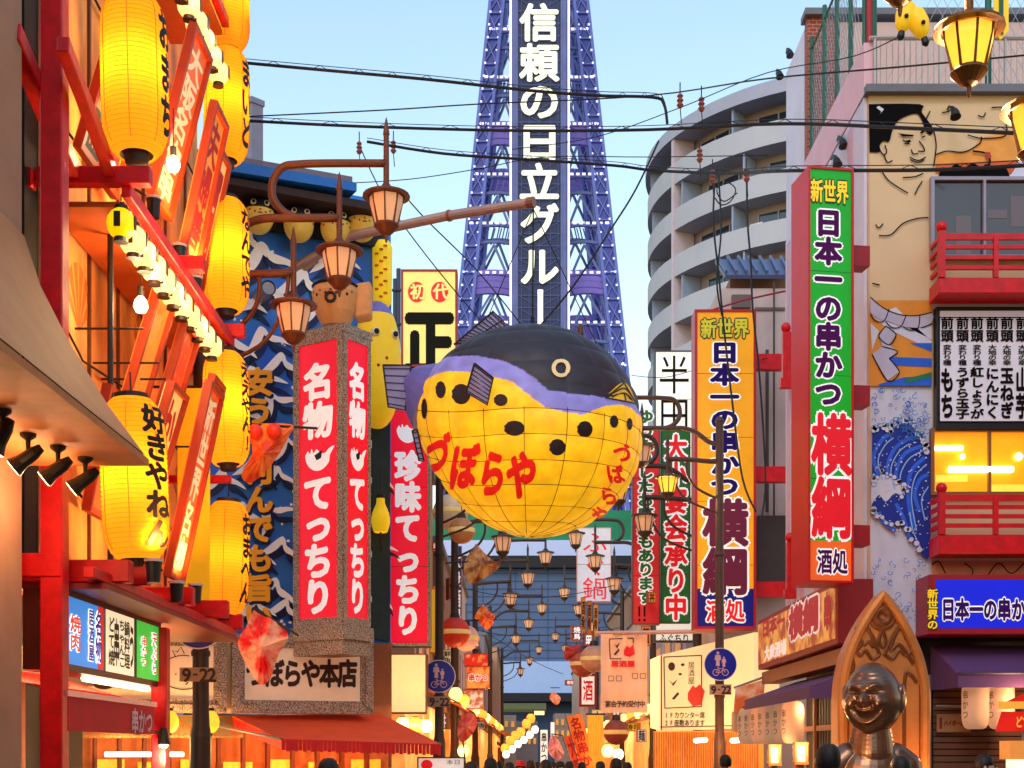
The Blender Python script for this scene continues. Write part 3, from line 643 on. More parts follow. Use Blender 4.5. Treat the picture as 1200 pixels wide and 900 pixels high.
# ---- round blue path signs with time plates
SBLUE = M('sign_blue', '0a1c9c', .35, nz=.06); SWHITE = M('sign_white', 'dcd8e2', .4, nz=.04); SPLATE = M('sign_plate', 'a88470', .5, nz=.12)
def path_sign(px, py, Z, label, d=.6, plate='9 - 22', pdy=-.46):
    p = W(px, py, Z); o = thing('path_sign', label, 'sign', p, 0, 'blue walking and cycling signs')
    y = -.13
    m = MB(); n = 36; c = Vector((0, y, 0))
    m.tube([(0, y+.01, 0), (0, y-.012, 0)], d/2, 36); rim = m.build('disc', SWHITE, o, rel=True)
    m = MB(); m.tube([(0, y-.012, 0), (0, y-.015, 0)], d/2*.955, 36); m.build('blue_face', SBLUE, rim, rel=True)
    s = d/.6; f = lambda u, v: Vector((u*s, y-.019, v*s))
    m = MB()
    # adult with child, above a bicycle
    for ux, uz, k in ((-.05, .0, 1.0), (.06, -.02, .68)):
        m.disc2(ux, uz+.205*k, .026*k, .028*k, f); m.poly2([(ux-.045*k, uz+.17*k), (ux+.045*k, uz+.17*k), (ux+.06*k, uz+.08*k), (ux+.03*k, uz+.07*k), (ux+.035*k, uz-.03*k), (ux-.035*k, uz-.03*k), (ux-.03*k, uz+.07*k), (ux-.06*k, uz+.08*k)], f)
    for cx in (-.085, .085): m.ribbon([(cx+.055*math.cos(a*math.pi/12), -.15+.055*math.sin(a*math.pi/12)) for a in range(25)], .006, f)
    for a in (((-.085, -.15), (-.04, -.08), (.05, -.08), (.085, -.15)), ((-.04, -.08), (0, -.15), (.05, -.08)), ((-.085, -.15), (0, -.15)), ((.05, -.08), (.04, -.05), (.075, -.045)), ((-.06, -.055), (-.025, -.055)), ((-.04, -.08), (-.043, -.055))): m.ribbon(a, .006, f)
    m.build('symbol', M('sign_symbol', 'd4a8b4', .4, nz=.04), rim, rel=True)
    m = MB(); m.box(-.2*s, .2*s, y-.005, y+.012, pdy*s-.095, pdy*s+.095); pl = m.build('time_plate', SPLATE, o, rel=True, bevel=.004)
    m = MB(); f2 = lambda u, v: Vector((u, y-.009, v)); zc = pdy*s
    for ch, u in (('9', -.125), ('2', .06), ('2', .145)): m.text(ch, u*s, zc, .2*s, .2*s, f2, .03)
    m.poly2([(-.055*s, zc+.012), (-.005*s, zc+.012), (-.005*s, zc-.012), (-.055*s, zc-.012)], f2)
    m.build('lettering', M('plate_black', '241a18', .5), pl, rel=True)
    m = MB(); m.box(-.03, .03, y+.012, 0, .1, .14); m.box(-.03, .03, y+.012, 0, pdy*s-.02, pdy*s+.02); m.build('clamp', STEEL, o, rel=True)
    return o
path_sign(235, 729, 18.6, 'blue walking and cycling sign mostly hidden by the red beams, its time plate clear', .76, pdy=-.57)
path_sign(515, 793, 25, 'blue walking and cycling sign on the dark pole above the red awning tip')
path_sign(843, 779, 25, 'blue walking and cycling sign on the pole before the lit white box sign')

# ------------------------------------------------------------------ fish restaurant on the corner
ANG = R(29); FU = Vector((math.cos(ANG), math.sin(ANG), 0)); FN = Vector((math.sin(ANG), -math.cos(ANG), 0))
FA = W(225, 880, 21.3); zf = plane(FA, FN)
rest = thing('fish_restaurant_building', 'corner restaurant clad in blue and white wave relief under a dark eave', 'building', (FA.x, FA.y, 0))
def fq(pts, t, name, mat, par=rest, d=0): m = MB(); m.quadslab([zf(x, y, d) for x, y in pts], t); return m.build(name, mat, par)
WAVE = two_tone('wave_wall_blue', '1a62d8', '2488e4', 1.2, .35, .7, .45)
wall = fq([(215, 196), (458, 236), (458, 900), (215, 900)], 3.0, 'wall', WAVE)
def crest(x, y, s, a, m, d):
    P = [(-1, .75), (-.62, .2), (-.3, -.28), (-.08, -.5), (.1, -.36), (.2, -.12), (.42, .02), (.75, .22), (1.05, .6), (.6, .36), (.3, .28), (.12, .12), (0, -.1), (-.18, .22), (-.5, .55)]
    P = spl(P + [P[0]], 3)[:-1]
    c, sn = math.cos(a), math.sin(a); pts = [(x + s*(p*c - q*sn), y + s*.9*(p*sn + q*c)) for p, q in P]
    a_ = [m.v(zf(px, py, d)) for px, py in pts]; b_ = [m.v(zf(px, py, .003)) for px, py in pts]
    m.bm.faces.new(a_)
    for i in range(len(pts)): j = (i+1) % len(pts); m.bm.faces.new([a_[i], b_[i], b_[j], a_[j]])
crests = [(310, 300, 34, -.1), (355, 330, 30, .2), (392, 300, 26, 0), (318, 345, 30, .1), (310, 395, 26, -.2), (330, 425, 24, .1), (300, 442, 28, -.3), (322, 470, 26, -.5), (338, 520, 20, -.3), (326, 556, 20, .05), (300, 545, 22, .2), (318, 600, 24, -.6), (330, 640, 22, .25), (300, 650, 20, 0), (322, 690, 26, .2), (334, 712, 20, .3), (300, 710, 20, 0), (285, 480, 26, .1), (285, 600, 24, .1), (270, 400, 28, .1), (280, 350, 28, 0), (445, 560, 16, .2), (446, 640, 16, -.2), (445, 700, 16, .3), (440, 520, 14, 0), (290, 280, 24, .3), (375, 360, 22, -.2), (262, 560, 22, 0), (262, 690, 22, .2)]
m = MB(); m2 = MB()
for i, (x, y, s, a) in enumerate(crests):
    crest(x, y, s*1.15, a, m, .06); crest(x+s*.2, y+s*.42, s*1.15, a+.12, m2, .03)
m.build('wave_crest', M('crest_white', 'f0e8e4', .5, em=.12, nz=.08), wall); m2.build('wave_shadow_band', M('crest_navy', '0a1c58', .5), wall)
m = MB()
for i in range(60):
    x, y = random.uniform(265, 345), random.uniform(270, 735)
    m.disc2(x, y, random.uniform(1, 2.2), random.uniform(1, 2.2), lambda a, b: zf(a, b, .006), 8)
m.build('spray_dot', M('crest_white'), wall)
m = MB(); m2 = MB()
for st, y0, y1 in (('安うて何んでも旨い', 430, 740),):
    m.vtext(st, 303, y0, y1, 35, lambda a, b: zf(a, b, .13), .045, flip=-1); m2.vtext(st, 305, y0+3, y1+3, 35, lambda a, b: zf(a, b, .12), .06, flip=-1)
m.build('lettering', M('gold_letter', 'f09c1c', .45, em=.15), wall); m2.build('lettering_outline', M('letter_navy', '0a1648', .5), wall)
fq([(205, 196), (442, 238), (442, 247), (205, 204)], .9, 'eave', M('eave_dark', '33211c', .7, nz=.2), d=.9)
fq([(205, 176), (418, 214), (418, 224), (205, 190)], 1.4, 'roof_strip', M('roof_blue', '1c6cc8', .5, nz=.15), d=1.0)
fq([(205, 170), (413, 207), (413, 214), (205, 176)], 1.6, 'roof', M('roof_grey', '7a7280', .7, nz=.2), d=.9)
fq([(205, 206), (450, 248), (450, 290), (205, 252)], .1, 'upper_panel', M('upper_dark', '2a2022', .7, nz=.2), d=.12)
m = MB(); m.lathe([(.17, 0), (.17, 1.2), (.2, 1.2), (.2, 1.3), (0, 1.3)], W(297, 205, 24), 4); m.build('chimney', M('chimney_grey', '8a8490', .7), rest)
m = MB(); c = zf(303, 348, .0); m.tube([c + FN*.5, c + FN*.02], .12, 16, cap=False); m.tube([c + FN*.48, c+FN*.1], .1, 16); m.build('duct', M('duct_grey', '9a8c8c', .4, metal=.4), rest)
fq([(436, 486), (457, 490), (457, 752), (436, 748)], .05, 'shade_panel', M('panel_teal', '16343c', .6, nz=.3), d=.07)
fq([(425, 754), (459, 754), (459, 900), (425, 900)], .05, 'lower_panel', M('panel_brown', '8a4e2c', .6, nz=.3, sc=3), d=.08)
# lower storey
m = MB()
a, b = W(80, 880, 21.2), W(455, 880, 23.1)
lowp = plane(W(300, 880, 20.6), FN)
sp = thing('open_shop_front', 'warm lit open restaurant front under the pale sign boxes and red awning', 'shop front', lowp(300, 880))
m.quadslab([lowp(60, 838, -.9), lowp(455, 845, -.9), lowp(455, 980, -.9), lowp(60, 980, -.9)], .2); m.build('back_wall', M('bay_orange', 'b8602c', .7, em=.25, nz=.45, sc=3), sp)
m = MB(); m2 = MB()
for i in range(12): x = 110 + i*29; m.quadslab([lowp(x, 845, -.6), lowp(x+4, 845, -.6), lowp(x+4, 980, -.6), lowp(x, 980, -.6)], .1)
for i in range(7): x = 112 + i*50; m2.quadslab([lowp(x, 890+3*(i % 2), -.7), lowp(x+34, 890+3*(i % 2), -.7), lowp(x+34, 930, -.7), lowp(x, 930, -.7)], .03)
m.build('timber_post', M('bay_timber', '6a2c14', .6, nz=.3), sp); m2.build('menu_board', M('bay_board', 'f0c03a', .5, em=.5, nz=.3, sc=12), sp)
m = MB(); m.quadslab([lowp(80, 838, -.2), lowp(285, 838, -.2), lowp(285, 862, .1), lowp(80, 862, .1)], .05); m.build('tiled_eave', two_tone('shop_eave', '9a4a20', '5e7a54', 9, .4, .6, stretch=(3, 3, .6)), sp)
m = MB(); m.tube([lowp(123, 884, -.1), lowp(215, 884, -.1)], .035); m.build('tube_light', M('tube_light'), sp)
for x in (150, 230, 330, 420): lamp(sp, lowp(x, 872, .5) - sp.location, 45, (1, .48, .16), .15)
for x, lb in ((161, 'round yellow shop lantern beside the red post under the pale fish panel'), (198, 'round yellow shop lantern just past the red post'), (246, 'round yellow shop lantern behind the grey pole')):
    p = lowp(x, 846, .5); o = thing('shop_lantern', lb, 'lantern', p, 0, 'round shop lanterns under the eave')
    m = MB(); m.ball((0, 0, 0), .14, 16, .17); m.build('paper_shade', M('shoplantern', 'f8b830', .5, em=1.1), o, rel=True, smooth=True)
    m = MB(); m.lathe([(0, .2), (.06, .2), (.06, .16)], seg=10); m.lathe([(.06, -.16), (.06, -.19), (0, -.19)], seg=10); m.build('ring', CAPM, o, rel=True)
def fr_sign(name, label, x0, x1, y0, y1, yr, letters, extra=None, depth=.7, d=.1, side=0):
    """framed box sign parallel to the restaurant front; yr lowers the far edge like the photo's perspective"""
    f = lambda px, py, dd=0: lowp(px, py, d + dd)
    o = thing(name, label, 'sign', f((x0+x1)/2, y1))
    m = MB(); m.quadslab([f(x0, y0), f(x1, y0+yr), f(x1, y1+1), f(x0, y1-1)], depth); bx = m.build('box', M('box_cream', 'e6c8a0', .6, em=.05, nz=.12), o)
    m = MB()
    for w0, w1, dd in ((0, 9, .08), (9, 15, .05)):
        for q in ([(x0+w0, y0+w0), (x1-w0, y0+yr+w0), (x1-w1, y0+yr+w1), (x0+w1, y0+w1)], [(x0+w0, y1-1-w0), (x1-w0, y1+1-w0), (x1-w1, y1+1-w1), (x0+w1, y1-1-w1)], [(x0+w0, y0+w0), (x0+w1, y0+w1), (x0+w1, y1-w1), (x0+w0, y1-w0)], [(x1-w0, y0+yr+w0), (x1-w1, y0+yr+w1), (x1-w1, y1-w1), (x1-w0, y1-w0)]):
            m.quadslab([f(a, b, dd) for a, b in q], dd-.004)
    m.build('frame', SPECK, o)
    m = MB(); m.quadslab([f(x0+15, y0+15, .012), f(x1-15, y0+yr+15, .012), f(x1-15, y1-14, .012), f(x0+15, y1-16, .012)], .01); m.build('panel', M('box_panel', 'f0d4b0', .6, em=.12, nz=.08), o)
    m = MB(); letters(m, lambda a, b: f(a, b, .02)); m.build('lettering', M('kanban_ink', '3a1c12', .6), o)
    return o
def kan(m, f):
    m.htext('づぼらや本店', 789, 289, 418, 34, f, .045, flip=-1, grow=1.1)
fr_sign('shop_name_box', 'pale framed sign box lettered with the shop name behind the red food flag', 272, 438, 742, 836, 6, kan)
def fug(m, f):
    m.ribbon([(215 + 27*math.cos(a*math.pi/12), 788 + 20*math.sin(a*math.pi/12)) for a in range(-2, 20)], .6, f); m.ribbon([(206, 770), (202, 762), (208, 764), (212, 758), (216, 766)], .6, f)
    for i in range(9): m.disc2(206 + (i*7) % 22, 790 + (i*5) % 14, 1, .9, f, 8)
    m.disc2(122, 800, 14, 8, f); m.disc2(168, 806, 7, 4, f)
fr_sign('fish_picture_box', 'pale framed sign box with a line drawn fish behind the grey time plate', 84, 266, 742, 834, 0, fug)
# tall red prism sign
C, Lf, Rt = W(402, 880, 20.2), W(345, 880, 20.72), W(433, 880, 20.7)
for p in (C, Lf, Rt): p.z = 0
prism = thing('red_prism_sign', 'tall two sided red sign with white brush lettering in a speckled frame', 'sign', C)
back = (Lf + Rt) * .5 + ((Lf + Rt)*.5 - C) * .9
def col_(b0, b1, k, name, mat):
    m = MB(); ctr = (C + Lf + Rt + back) / 4; P = [ctr + (p - ctr)*k for p in (C, Rt, back, Lf)]
    lo = [m.v(p + Vector((0, 0, b0))) for p in P]; hi = [m.v(p + Vector((0, 0, b1))) for p in P]
    m.bm.faces.new(lo[::-1]); m.bm.faces.new(hi)
    for i in range(4): j = (i+1) % 4; m.bm.faces.new([lo[i], lo[j], hi[j], hi[i]])
    return m.build(name, mat, prism)
zb, zt = HH(733, 20.2), HH(388, 20.2)
col_(zb, zt, .97, 'core', SPECK); col_(zt, zt+.12, 1.08, 'cap', SPECK); col_(zb-.2, zb, 1.12, 'base', SPECK); col_(zb-.42, zb-.2, 1.02, 'plinth', SPECK)
for P, Q, nm in ((Lf, C, 'front'), (C, Rt, 'side')):
    d = (Q - P).normalized(); n = Vector((d.y, -d.x, 0)); Lw = (Q - P).length
    if n.y > 0: n = -n
    f = lambda u, z, e=0: P + d*u + n*(.03+e) + Vector((0, 0, z))
    m = MB(); i0, i1 = Lw*.11, Lw*.9
    for a, b2, z0, z1 in ((0, i0, zb, zt), (i1, Lw, zb, zt), (i0, i1, zb, zb+.13), (i0, i1, zt-.1, zt)): m.quadslab([f(a, z0), f(b2, z0), f(b2, z1), f(a, z1)], .04)
    m.build('frame', SPECK, prism)
    m = MB(); m.face([f(i0, zb+.13, -.02), f(i1, zb+.13, -.02), f(i1, zt-.1, -.02), f(i0, zt-.1, -.02)]); pn = m.build('red_panel', REDLIT, prism)
    m = MB(); H = zt - .1 - zb - .13; cx = (i0+i1)/2; ff = lambda a, b: f(a, b, -.012)
    for ch, t in (('名', .14), ('物', .28), ('て', .545), ('っ', .66), ('ち', .79), ('り', .92)): m.text(ch, cx, zt-.1-H*t, (i1-i0)*.78, H*.135, ff, .05)
    zc = zt-.1-H*.415; k = (i1-i0)*.3
    m.poly2([(cx + k*x*1.1, zc + .2*y) for x, y in spl([(-.8, .55), (-1, .1), (-.75, -.6), (-.2, -1), (.35, -.95), (.85, -.5), (.95, .05), (1.3, .7), (.8, .5), (.6, .25), (.2, .3), (-.1, .6), (-.35, .35), (-.5, .7), (-.6, .3)], 3)], ff)
    m.build('lettering', WHITE, pn)
    m = MB(); m.poly2([(cx - k*.3, zc + .03), (cx + k*.4, zc + .1), (cx + k*.3, zc - .02), (cx - k*.1, zc - .05)], lambda a, b: f(a, b, -.008)); m.build('fish_fin', BLACK, pn)
# second red sign, end on over the lane
def flat_sign(name, label, px0, px1, py0, py1, Z, depth, panel, frame, fw, parts, rz=0, cat='sign', fd=.03, group=None):
    """upright box sign facing the viewer; parts = (list of (text, 'v'/'h', cx, cy0, cy1, w), ink, off, outline ink or None, outline off) in photo pixels"""
    c = W((px0+px1)/2, py1, Z); o = thing(name, label, cat, c, rz, group); s = Z/F
    w, h = (px1-px0)*s, (py1-py0)*s
    m = MB(); m.box(-w/2, w/2, 0, depth, 0, h); m.build('case', frame, o, rel=True)
    m = MB()
    if fw:
        q = fw*s
        for a, b2, z0, z1 in ((-w/2, -w/2+q, 0, h), (w/2-q, w/2, 0, h), (-w/2+q, w/2-q, 0, q), (-w/2+q, w/2-q, h-q, h)): m.box(a, b2, -fd, -.002, z0, z1)
        m.build('frame', frame, o, rel=True)
    else: q = 0
    f = lambda px, py, e=0: Vector(((px - (px0+px1)/2)*s, -.006 - e, (py1-py)*s))
    if isinstance(panel, tuple): # stacked colour fields: (mat, ytop, ybottom)
        for pm, ya, yb in panel:
            m = MB(); m.face([f(px0+fw, yb), f(px1-fw, yb), f(px1-fw, ya), f(px0+fw, ya)]); m.build('panel', pm, o, rel=True)
    else:
        m = MB(); m.face([f(px0+fw, py1-fw), f(px1-fw, py1-fw), f(px1-fw, py0+fw), f(px0+fw, py0+fw)]); m.build('panel', panel, o, rel=True)
    if h > 2.2:
        m = MB(); n = max(2, int(h/1.1))
        for k in range(1, n): y = py1 - (py1-py0)*k/n; m.poly2([(px0+fw, y-.25), (px1-fw, y-.25), (px1-fw, y+.25), (px0+fw, y+.25)], lambda a, b: f(a, b, .002))
        m.build('panel_seam', M('seam_grey', '3a2e2c', .7), o, rel=True)
    for items, ink, off, oink, ooff in parts:
        m = MB(); m2 = MB(); f1 = lambda a, b: f(a, b, .012); f2 = lambda a, b: f(a, b, .006)
        for st, dr, a, b, c2, wd in items:
            for mm, ff, of in ((m, f1, off),) + (((m2, f2, ooff),) if oink else ()):
                if dr == 'v': mm.vtext(st, a, b, c2, wd, ff, of, flip=-1)
                else: mm.htext(st, a, b, c2, wd, ff, of, flip=-1)
        m.build('lettering', ink, o, rel=True)
        if oink: m2.build('lettering_outline', oink, o, rel=True)
        else: m2.bm.free()
    return o
cs = flat_sign('red_hanging_sign', 'narrow flat red sign with white lettering hanging just left of the fish', 454, 504, 478, 757, 24, .5, REDLIT, SPECK, 3, [([('珍味てっちり', 'v', 478, 528, 745, 31)], WHITE, .055, None, 0)])
m = MB(); f = lambda a, b: Vector(((a-479)*.015, -.02, (757-b)*.015))
m.poly2([(478 + 13*x, 506 - 13*y) for x, y in spl([(-.8, .55), (-1, .1), (-.75, -.6), (-.2, -1), (.35, -.95), (.85, -.5), (.95, .05), (1.3, .7), (.8, .5), (.6, .25), (.2, .3), (-.1, .6), (-.35, .35), (-.5, .7), (-.6, .3)], 3)], f); m.build('fish_emblem', WHITE, cs, rel=True)
flat_sign('cream_light_box', 'blank glowing cream light box under the flat red sign', 451, 500, 766, 836, 24, .5, M('cream_lit', 'f6d08c', .5, em=.6, nz=.05), M('cream_frame', '8a4a24', .5), 1.5, [])
# red awning
aw = thing('orange_red_awning', 'orange red sloping shop awning with a fringed edge below the name box', 'awning', W(400, 850, 20.5))
P = [W(272, 839, 20.6), W(446, 836, 22.4), W(517, 872, 19.9), W(330, 866, 18.6)]
m = MB(); m.quadslab(P, .02); m.build('cloth', M('awning_orange_red', 'ee5420', .75, nz=.15, sc=2, bump=.2, bsc=8), aw)
m = MB(); n = 40
for i in range(n):
    a = P[3].lerp(P[2], i/n); b = P[3].lerp(P[2], (i+.92)/n); z = Vector((0, 0, .15 + .015*(i % 2)))
    m.face([a, b, b-z, a-z])
a, b = P[0], P[3]
for i in range(24): c = a.lerp(b, i/24); d = a.lerp(b, (i+.92)/24); z = Vector((0, 0, .15)); m.face([c, d, d-z, c-z])
m.build('fringe', M('fringe_red', 'd81c20', .7, nz=.15), aw)
m = MB(); m.tube([P[3], P[3] + Vector((-1.5, 2.0, .25))], .02); m.tube([P[2], P[2] + Vector((-1.0, 2.2, .2))], .02); m.build('strut', STEEL, aw)
# row of little fish lanterns, barrel, upright fish, slim lantern
def puffer(name, label, p, rx, rz_, yel, back, yaw, group=None, top=.15, dots=8):
    o = thing(name, label, 'lantern', p, yaw, group)
    m = MB(); n = 18; seg = 24; m.lathe([(rx*math.sin(math.pi*i/n)**.85, -rz_*math.cos(math.pi*i/n)) for i in range(n+1)], seg=seg)
    for f in m.bm.faces: f.material_index = 1 if f.calc_center_median().z > rz_*top else 0
    b = m.build('body', [yel, back], o, rel=True, smooth=True)
    for s in (-1, 1):
        m = MB(); c = Vector((s*rx*.42, -rx*.80, rz_*.42)); m.ball(c, rx*.2, 10); m.ball(c + Vector((0, -rx*.14, 0)), rx*.12, 10)
        for q in m.bm.faces: q.material_index = 1 if (q.calc_center_median() - c).y < -rx*.15 else 0
        m.build('eye', [M('eye_cream', 'f4e4c0', .4), BLACK], b, rel=True)
    m = MB()
    for k in range(dots):
        a = -math.pi/2 + (k-dots/2)*.35; z = rz_*(.02 - .12*(k % 2)); r = rx*math.sqrt(max(0, 1-(z/rz_)**2))*1.0
        m.ball((r*math.cos(a), r*math.sin(a), z), rx*.07, 8)
    m.tube([(0, -rx*.98, -rz_*.1), (rx*.15, -rx*1.0, -rz_*.18), (-rx*.15, -rx*1.0, -rz_*.18), (0, -rx*.98, -rz_*.1)], rx*.03, 6); m.build('marking', M('fish_mark_red', 'b83018', .6), b, rel=True)
    m = MB(); m.obox((0, rx*1.05, 0), (rx*.04, 0, 0), (0, rx*.25, 0), (0, 0, rz_*.3)); m.build('tail', back, o, rel=True); return o
PY = M('puffer_yellow', 'f2c21c', .5, em=.25, nz=.08); PYP = M('puffer_pale', 'e0bc50', .5, em=.08, nz=.15); PB = M('puffer_black', '1c181e', .5, nz=.2); FISHMK = M('fish_mark_dark', '3a2420', .6)
for i, (x, y) in enumerate(((303, 252), (350, 262), (393, 266), (424, 262))):
    puffer('fish_lantern', ['small yellow fish lantern under the eave, behind the far paper lantern', 'small yellow fish lantern under the eave, inside the bend of the lamp arm', 'small yellow fish lantern under the eave above the middle street lamp', 'small dark backed fish lantern at the eave end by the pale pipe'][i], zf(x, y, .45), .24, .29, PYP, PB, ANG*.6, 'little fish lanterns under the eave', .25)
o = thing('fish_barrel', 'peach barrel shaped fish figure sitting on top of the red prism sign', 'figure', W(393, 383, 20.7))
BPE = M('barrel_peach', 'dc9a5c', .6, em=.08, nz=.15)
m = MB(); m.lathe([(0, 0), (.2, 0), (.3, .2), (.36, .48), (.33, .58), (0, .6)], seg=24); m.build('barrel', BPE, o, rel=True, smooth=False)
m = MB(); m.lathe([(.335, .57), (.36, .6), (.25, .68), (0, .7)], seg=24); m.build('cap', PB, o, rel=True)
m = MB(); a = R(-95); m.tube([(.33*math.cos(a) + .07*math.cos(t*.6), .35*math.sin(a), .34 + .07*math.sin(t*.6)) for t in range(12)], .025, 6); m.build('mouth_ring', FISHMK, o, rel=True)
m = MB()
for k in range(9): t = R(-150 + k*14); m.obox((.335*math.cos(t), .335*math.sin(t), .46 - .05*(k % 2)), (.02, 0, 0), (0, .02, 0), (0, 0, .018))
m.build('marking', FISHMK, o, rel=True)
m = MB(); m.obox((.42, .1, .4), (.12, 0, .02), (0, .16, 0), (0, 0, .26)); m.build('tail', BPE, o, rel=True, bevel=.03)
puffer('upright_fish_lantern', 'big upright yellow fish lantern with lavender back beside the prism sign', W(442, 428, 22.6), .4, 1.05, PY, M('puffer_lavender', '7c78c4', .5), .5, None, .72, 4)
o = thing('slim_lantern', 'long slim yellow lantern with orange marks hanging beside the sky above the upright fish', 'lantern', W(448, 322, 22.8))
m = MB(); m.lathe([(.1, -.55), (.16, -.45), (.17, .45), (.12, .55)], seg=16); m.build('paper_shade', M('slim_yellow', 'f4cc18', .5, em=.35), o, rel=True, smooth=True)
m = MB()
for k in range(14): a = -1.6 + .5*math.sin(k*2.1); z = -.42+k*.065; m.obox((.172*math.cos(a), .172*math.sin(a), z), (.03, 0, 0), (0, .03, 0), (0, 0, .012))
m.build('marking', M('mark_orange', 'd8641c', .6), o, rel=True)
m = MB(); m.lathe([(.1, .55), (.1, .6), (0, .6)], seg=12); m.lathe([(0, -.62), (.08, -.6), (.1, -.55)], seg=12); m.tube([(0, 0, .6), (.05, 0, 1.0)], .008, 5); m.build('ring', CAPM, o, rel=True)
o = thing('basket_lantern', 'small yellow ribbed basket lantern between the two red signs', 'lantern', W(446, 604, 22.6))
m = MB(); m.lathe([(.07 + .09*math.sin(math.pi*min(1, .15+i/16)) * (1 if i % 2 else .93), -.28 + .56*i/16) for i in range(17)], seg=20); m.build('paper_shade', M('slim_yellow'), o, rel=True, smooth=True)
m = MB(); m.lathe([(.06, .28), (.07, .33), (0, .34)], seg=12); m.tube([(0, 0, .34), (0, 0, .8)], .01, 5); m.tube([(0, 0, -.28), (.02, 0, -.6)], .02, 6); m.build('tassel', CAPM, o, rel=True)
# ------------------------------------------------------------------ boom and giant fish
boom = thing('support_boom', 'long pale pipe boom reaching out over the lane to hold the giant fish', 'pipe', W(300, 337, 22.2))
m = MB(); m.tube([W(290, 345, 22.2), W(410, 277, 22), W(524, 253, 21.6), W(625, 237, 21)], .075, 12); m.build('pipe', M('boom_pipe', 'a88880', .4, metal=.2, nz=.15), boom)
m = MB(); m.tube([W(525, 253, 21.6), W(528, 252.5, 21.58)], .09, 12); m.tube([W(618, 238, 21.03), W(626, 236.8, 20.98)], .085, 12); m.build('collar', M('boom_collar', '8a5038', .4), boom)
m = MB(); m.tube([W(240, 395, 22.6), W(372, 305, 22.1)], .045, 8); m.build('stay', M('boom_pipe'), boom)
FC = W(618, 508, 21.0); YAW = R(22)
fx = Vector((math.cos(YAW), -math.sin(YAW), 0)); fy = Vector((math.sin(YAW), math.cos(YAW), 0))
fish = thing('giant_fish_lantern', 'giant yellow fish shaped lantern with a black back hanging over the lane', 'lantern', FC)
def sgn(v, e): return math.copysign(abs(v)**e, v)
def fpt(az, el, off=0.0):
    """az measured in the world, el up; returns a point relative to the fish centre"""
    d = Vector((math.cos(el)*math.cos(az), math.cos(el)*math.sin(az), math.sin(el)))
    a, b, c = d.dot(fx), d.dot(fy), d.z
    q = (abs(a)**2.25 + abs(b)**2.25 + abs(c)**2.2) ** (-1/2.23)
    a, b, c = a*q, b*q, c*q
    k = 1 - .16*a*a if a < 0 else 1 - .05*a*a
    zo = .42*a*a if a < 0 else -.06*a*a
    if a < 0 and c < 0: k *= 1 - (.19*a*a - .11*a)*min(1, -c*2.2)
    off += .028*(abs(math.sin(9*(az-.1)))**.6 * abs(math.sin(math.pi*el/R(13)))**.6 - 1)*max(0, math.cos(el))**.5
    return fx*(a*(1.76+off)) + fy*(b*(1.58*k+off)) + Vector((0, 0, c*(1.59*k+off) + zo*(1-abs(c))))
NA, NE = 460, 300
fv = [fpt(2*math.pi*i/NA, -math.pi/2 + math.pi*j/NE) for j in range(1, NE) for i in range(NA)]
fv += [fpt(0, -math.pi/2), fpt(0, math.pi/2)]
ff_ = [(j*NA+i, j*NA+(i+1) % NA, (j+1)*NA+(i+1) % NA, (j+1)*NA+i) for j in range(NE-2) for i in range(NA)]
nb_ = len(fv)
ff_ += [(nb_-2, (i+1) % NA, i) for i in range(NA)] + [(nb_-1, (NE-2)*NA+i, (NE-2)*NA+(i+1) % NA) for i in range(NA)]
bvh = BVHTree.FromPolygons(fv, ff_)
ctr0 = Vector((0, 0, 0))
def on_fish(px, py, off=.012):
    """paint position on the fish's skin"""
    r = Vector(((px-600)/F, 1, (HORIZON-py)/F)).normalized(); o = CAM - FC
    h = bvh.ray_cast(o, r)
    if h[0] is None:
        t = -o.dot(r); h = bvh.find_nearest(o + r*t)
    n = h[1] if h[1].dot(h[0]) > 0 else -h[1]
    return h[0] + n*off
def curve(pts):
    q = sorted((math.atan2(p.y, p.x), p.z) for p in (on_fish(x, y, 0) for x, y in pts)); return q
B1 = curve([(487, 440), (500, 427), (520, 420), (540, 417.5), (560, 417), (590, 423), (612, 433), (630, 446), (642, 457), (675, 462), (708, 466), (730, 470), (748, 474)])
B2 = curve([(489, 468), (492, 455), (502, 443), (523, 435), (550, 436), (578, 442), (600, 447), (620, 463), (638, 477), (658, 482), (683, 486), (693, 482), (708, 476), (727, 474), (738, 477), (747, 486), (752, 500)])
def at_curve(q, az):
    if az <= q[0][0]: return q[0][1]
    for (a, za), (b, zb2) in zip(q, q[1:]):
        if az <= b: t = (az-a)/max(1e-6, b-a); return za + (zb2-za)*t
    return q[-1][1]
me = bpy.data.meshes.new('body'); me.from_pydata(fv, [], ff_); me.update()
ca = me.color_attributes.new('paint', 'FLOAT_COLOR', 'POINT')
CB, CL, CY = (*lin('241c22'), 1), (*lin('7e7ac0'), 1), (*lin('fabe12'), 1)
axis = -YAW
def side(az):
    """fold the far side of the fish onto the near one"""
    rel = (az - axis + math.pi) % (2*math.pi) - math.pi
    if rel > 0: rel = -rel
    return axis + rel
cols = []
for p in fv:
    az = side(math.atan2(p.y, p.x))
    if az < -math.pi: az = -math.pi if B1[0][0] > -math.pi+.2 else az
    cols += CB if p.z > at_curve(B1, az) else CL if p.z > at_curve(B2, az) else CY
ca.data.foreach_set('color', cols)
for p in me.polygons: p.use_smooth = True
fm = bpy.data.materials.new('fish_skin'); fm.use_nodes = True; nt = fm.node_tree; b = nt.nodes['Principled BSDF']
at = nt.nodes.new('ShaderNodeAttribute'); at.attribute_name = 'paint'; tc = nt.nodes.new('ShaderNodeTexCoord')
no = nt.nodes.new('ShaderNodeTexNoise'); no.inputs['Scale'].default_value = 4.5; no.inputs['Detail'].default_value = 9; nt.links.new(tc.outputs['Object'], no.inputs['Vector'])
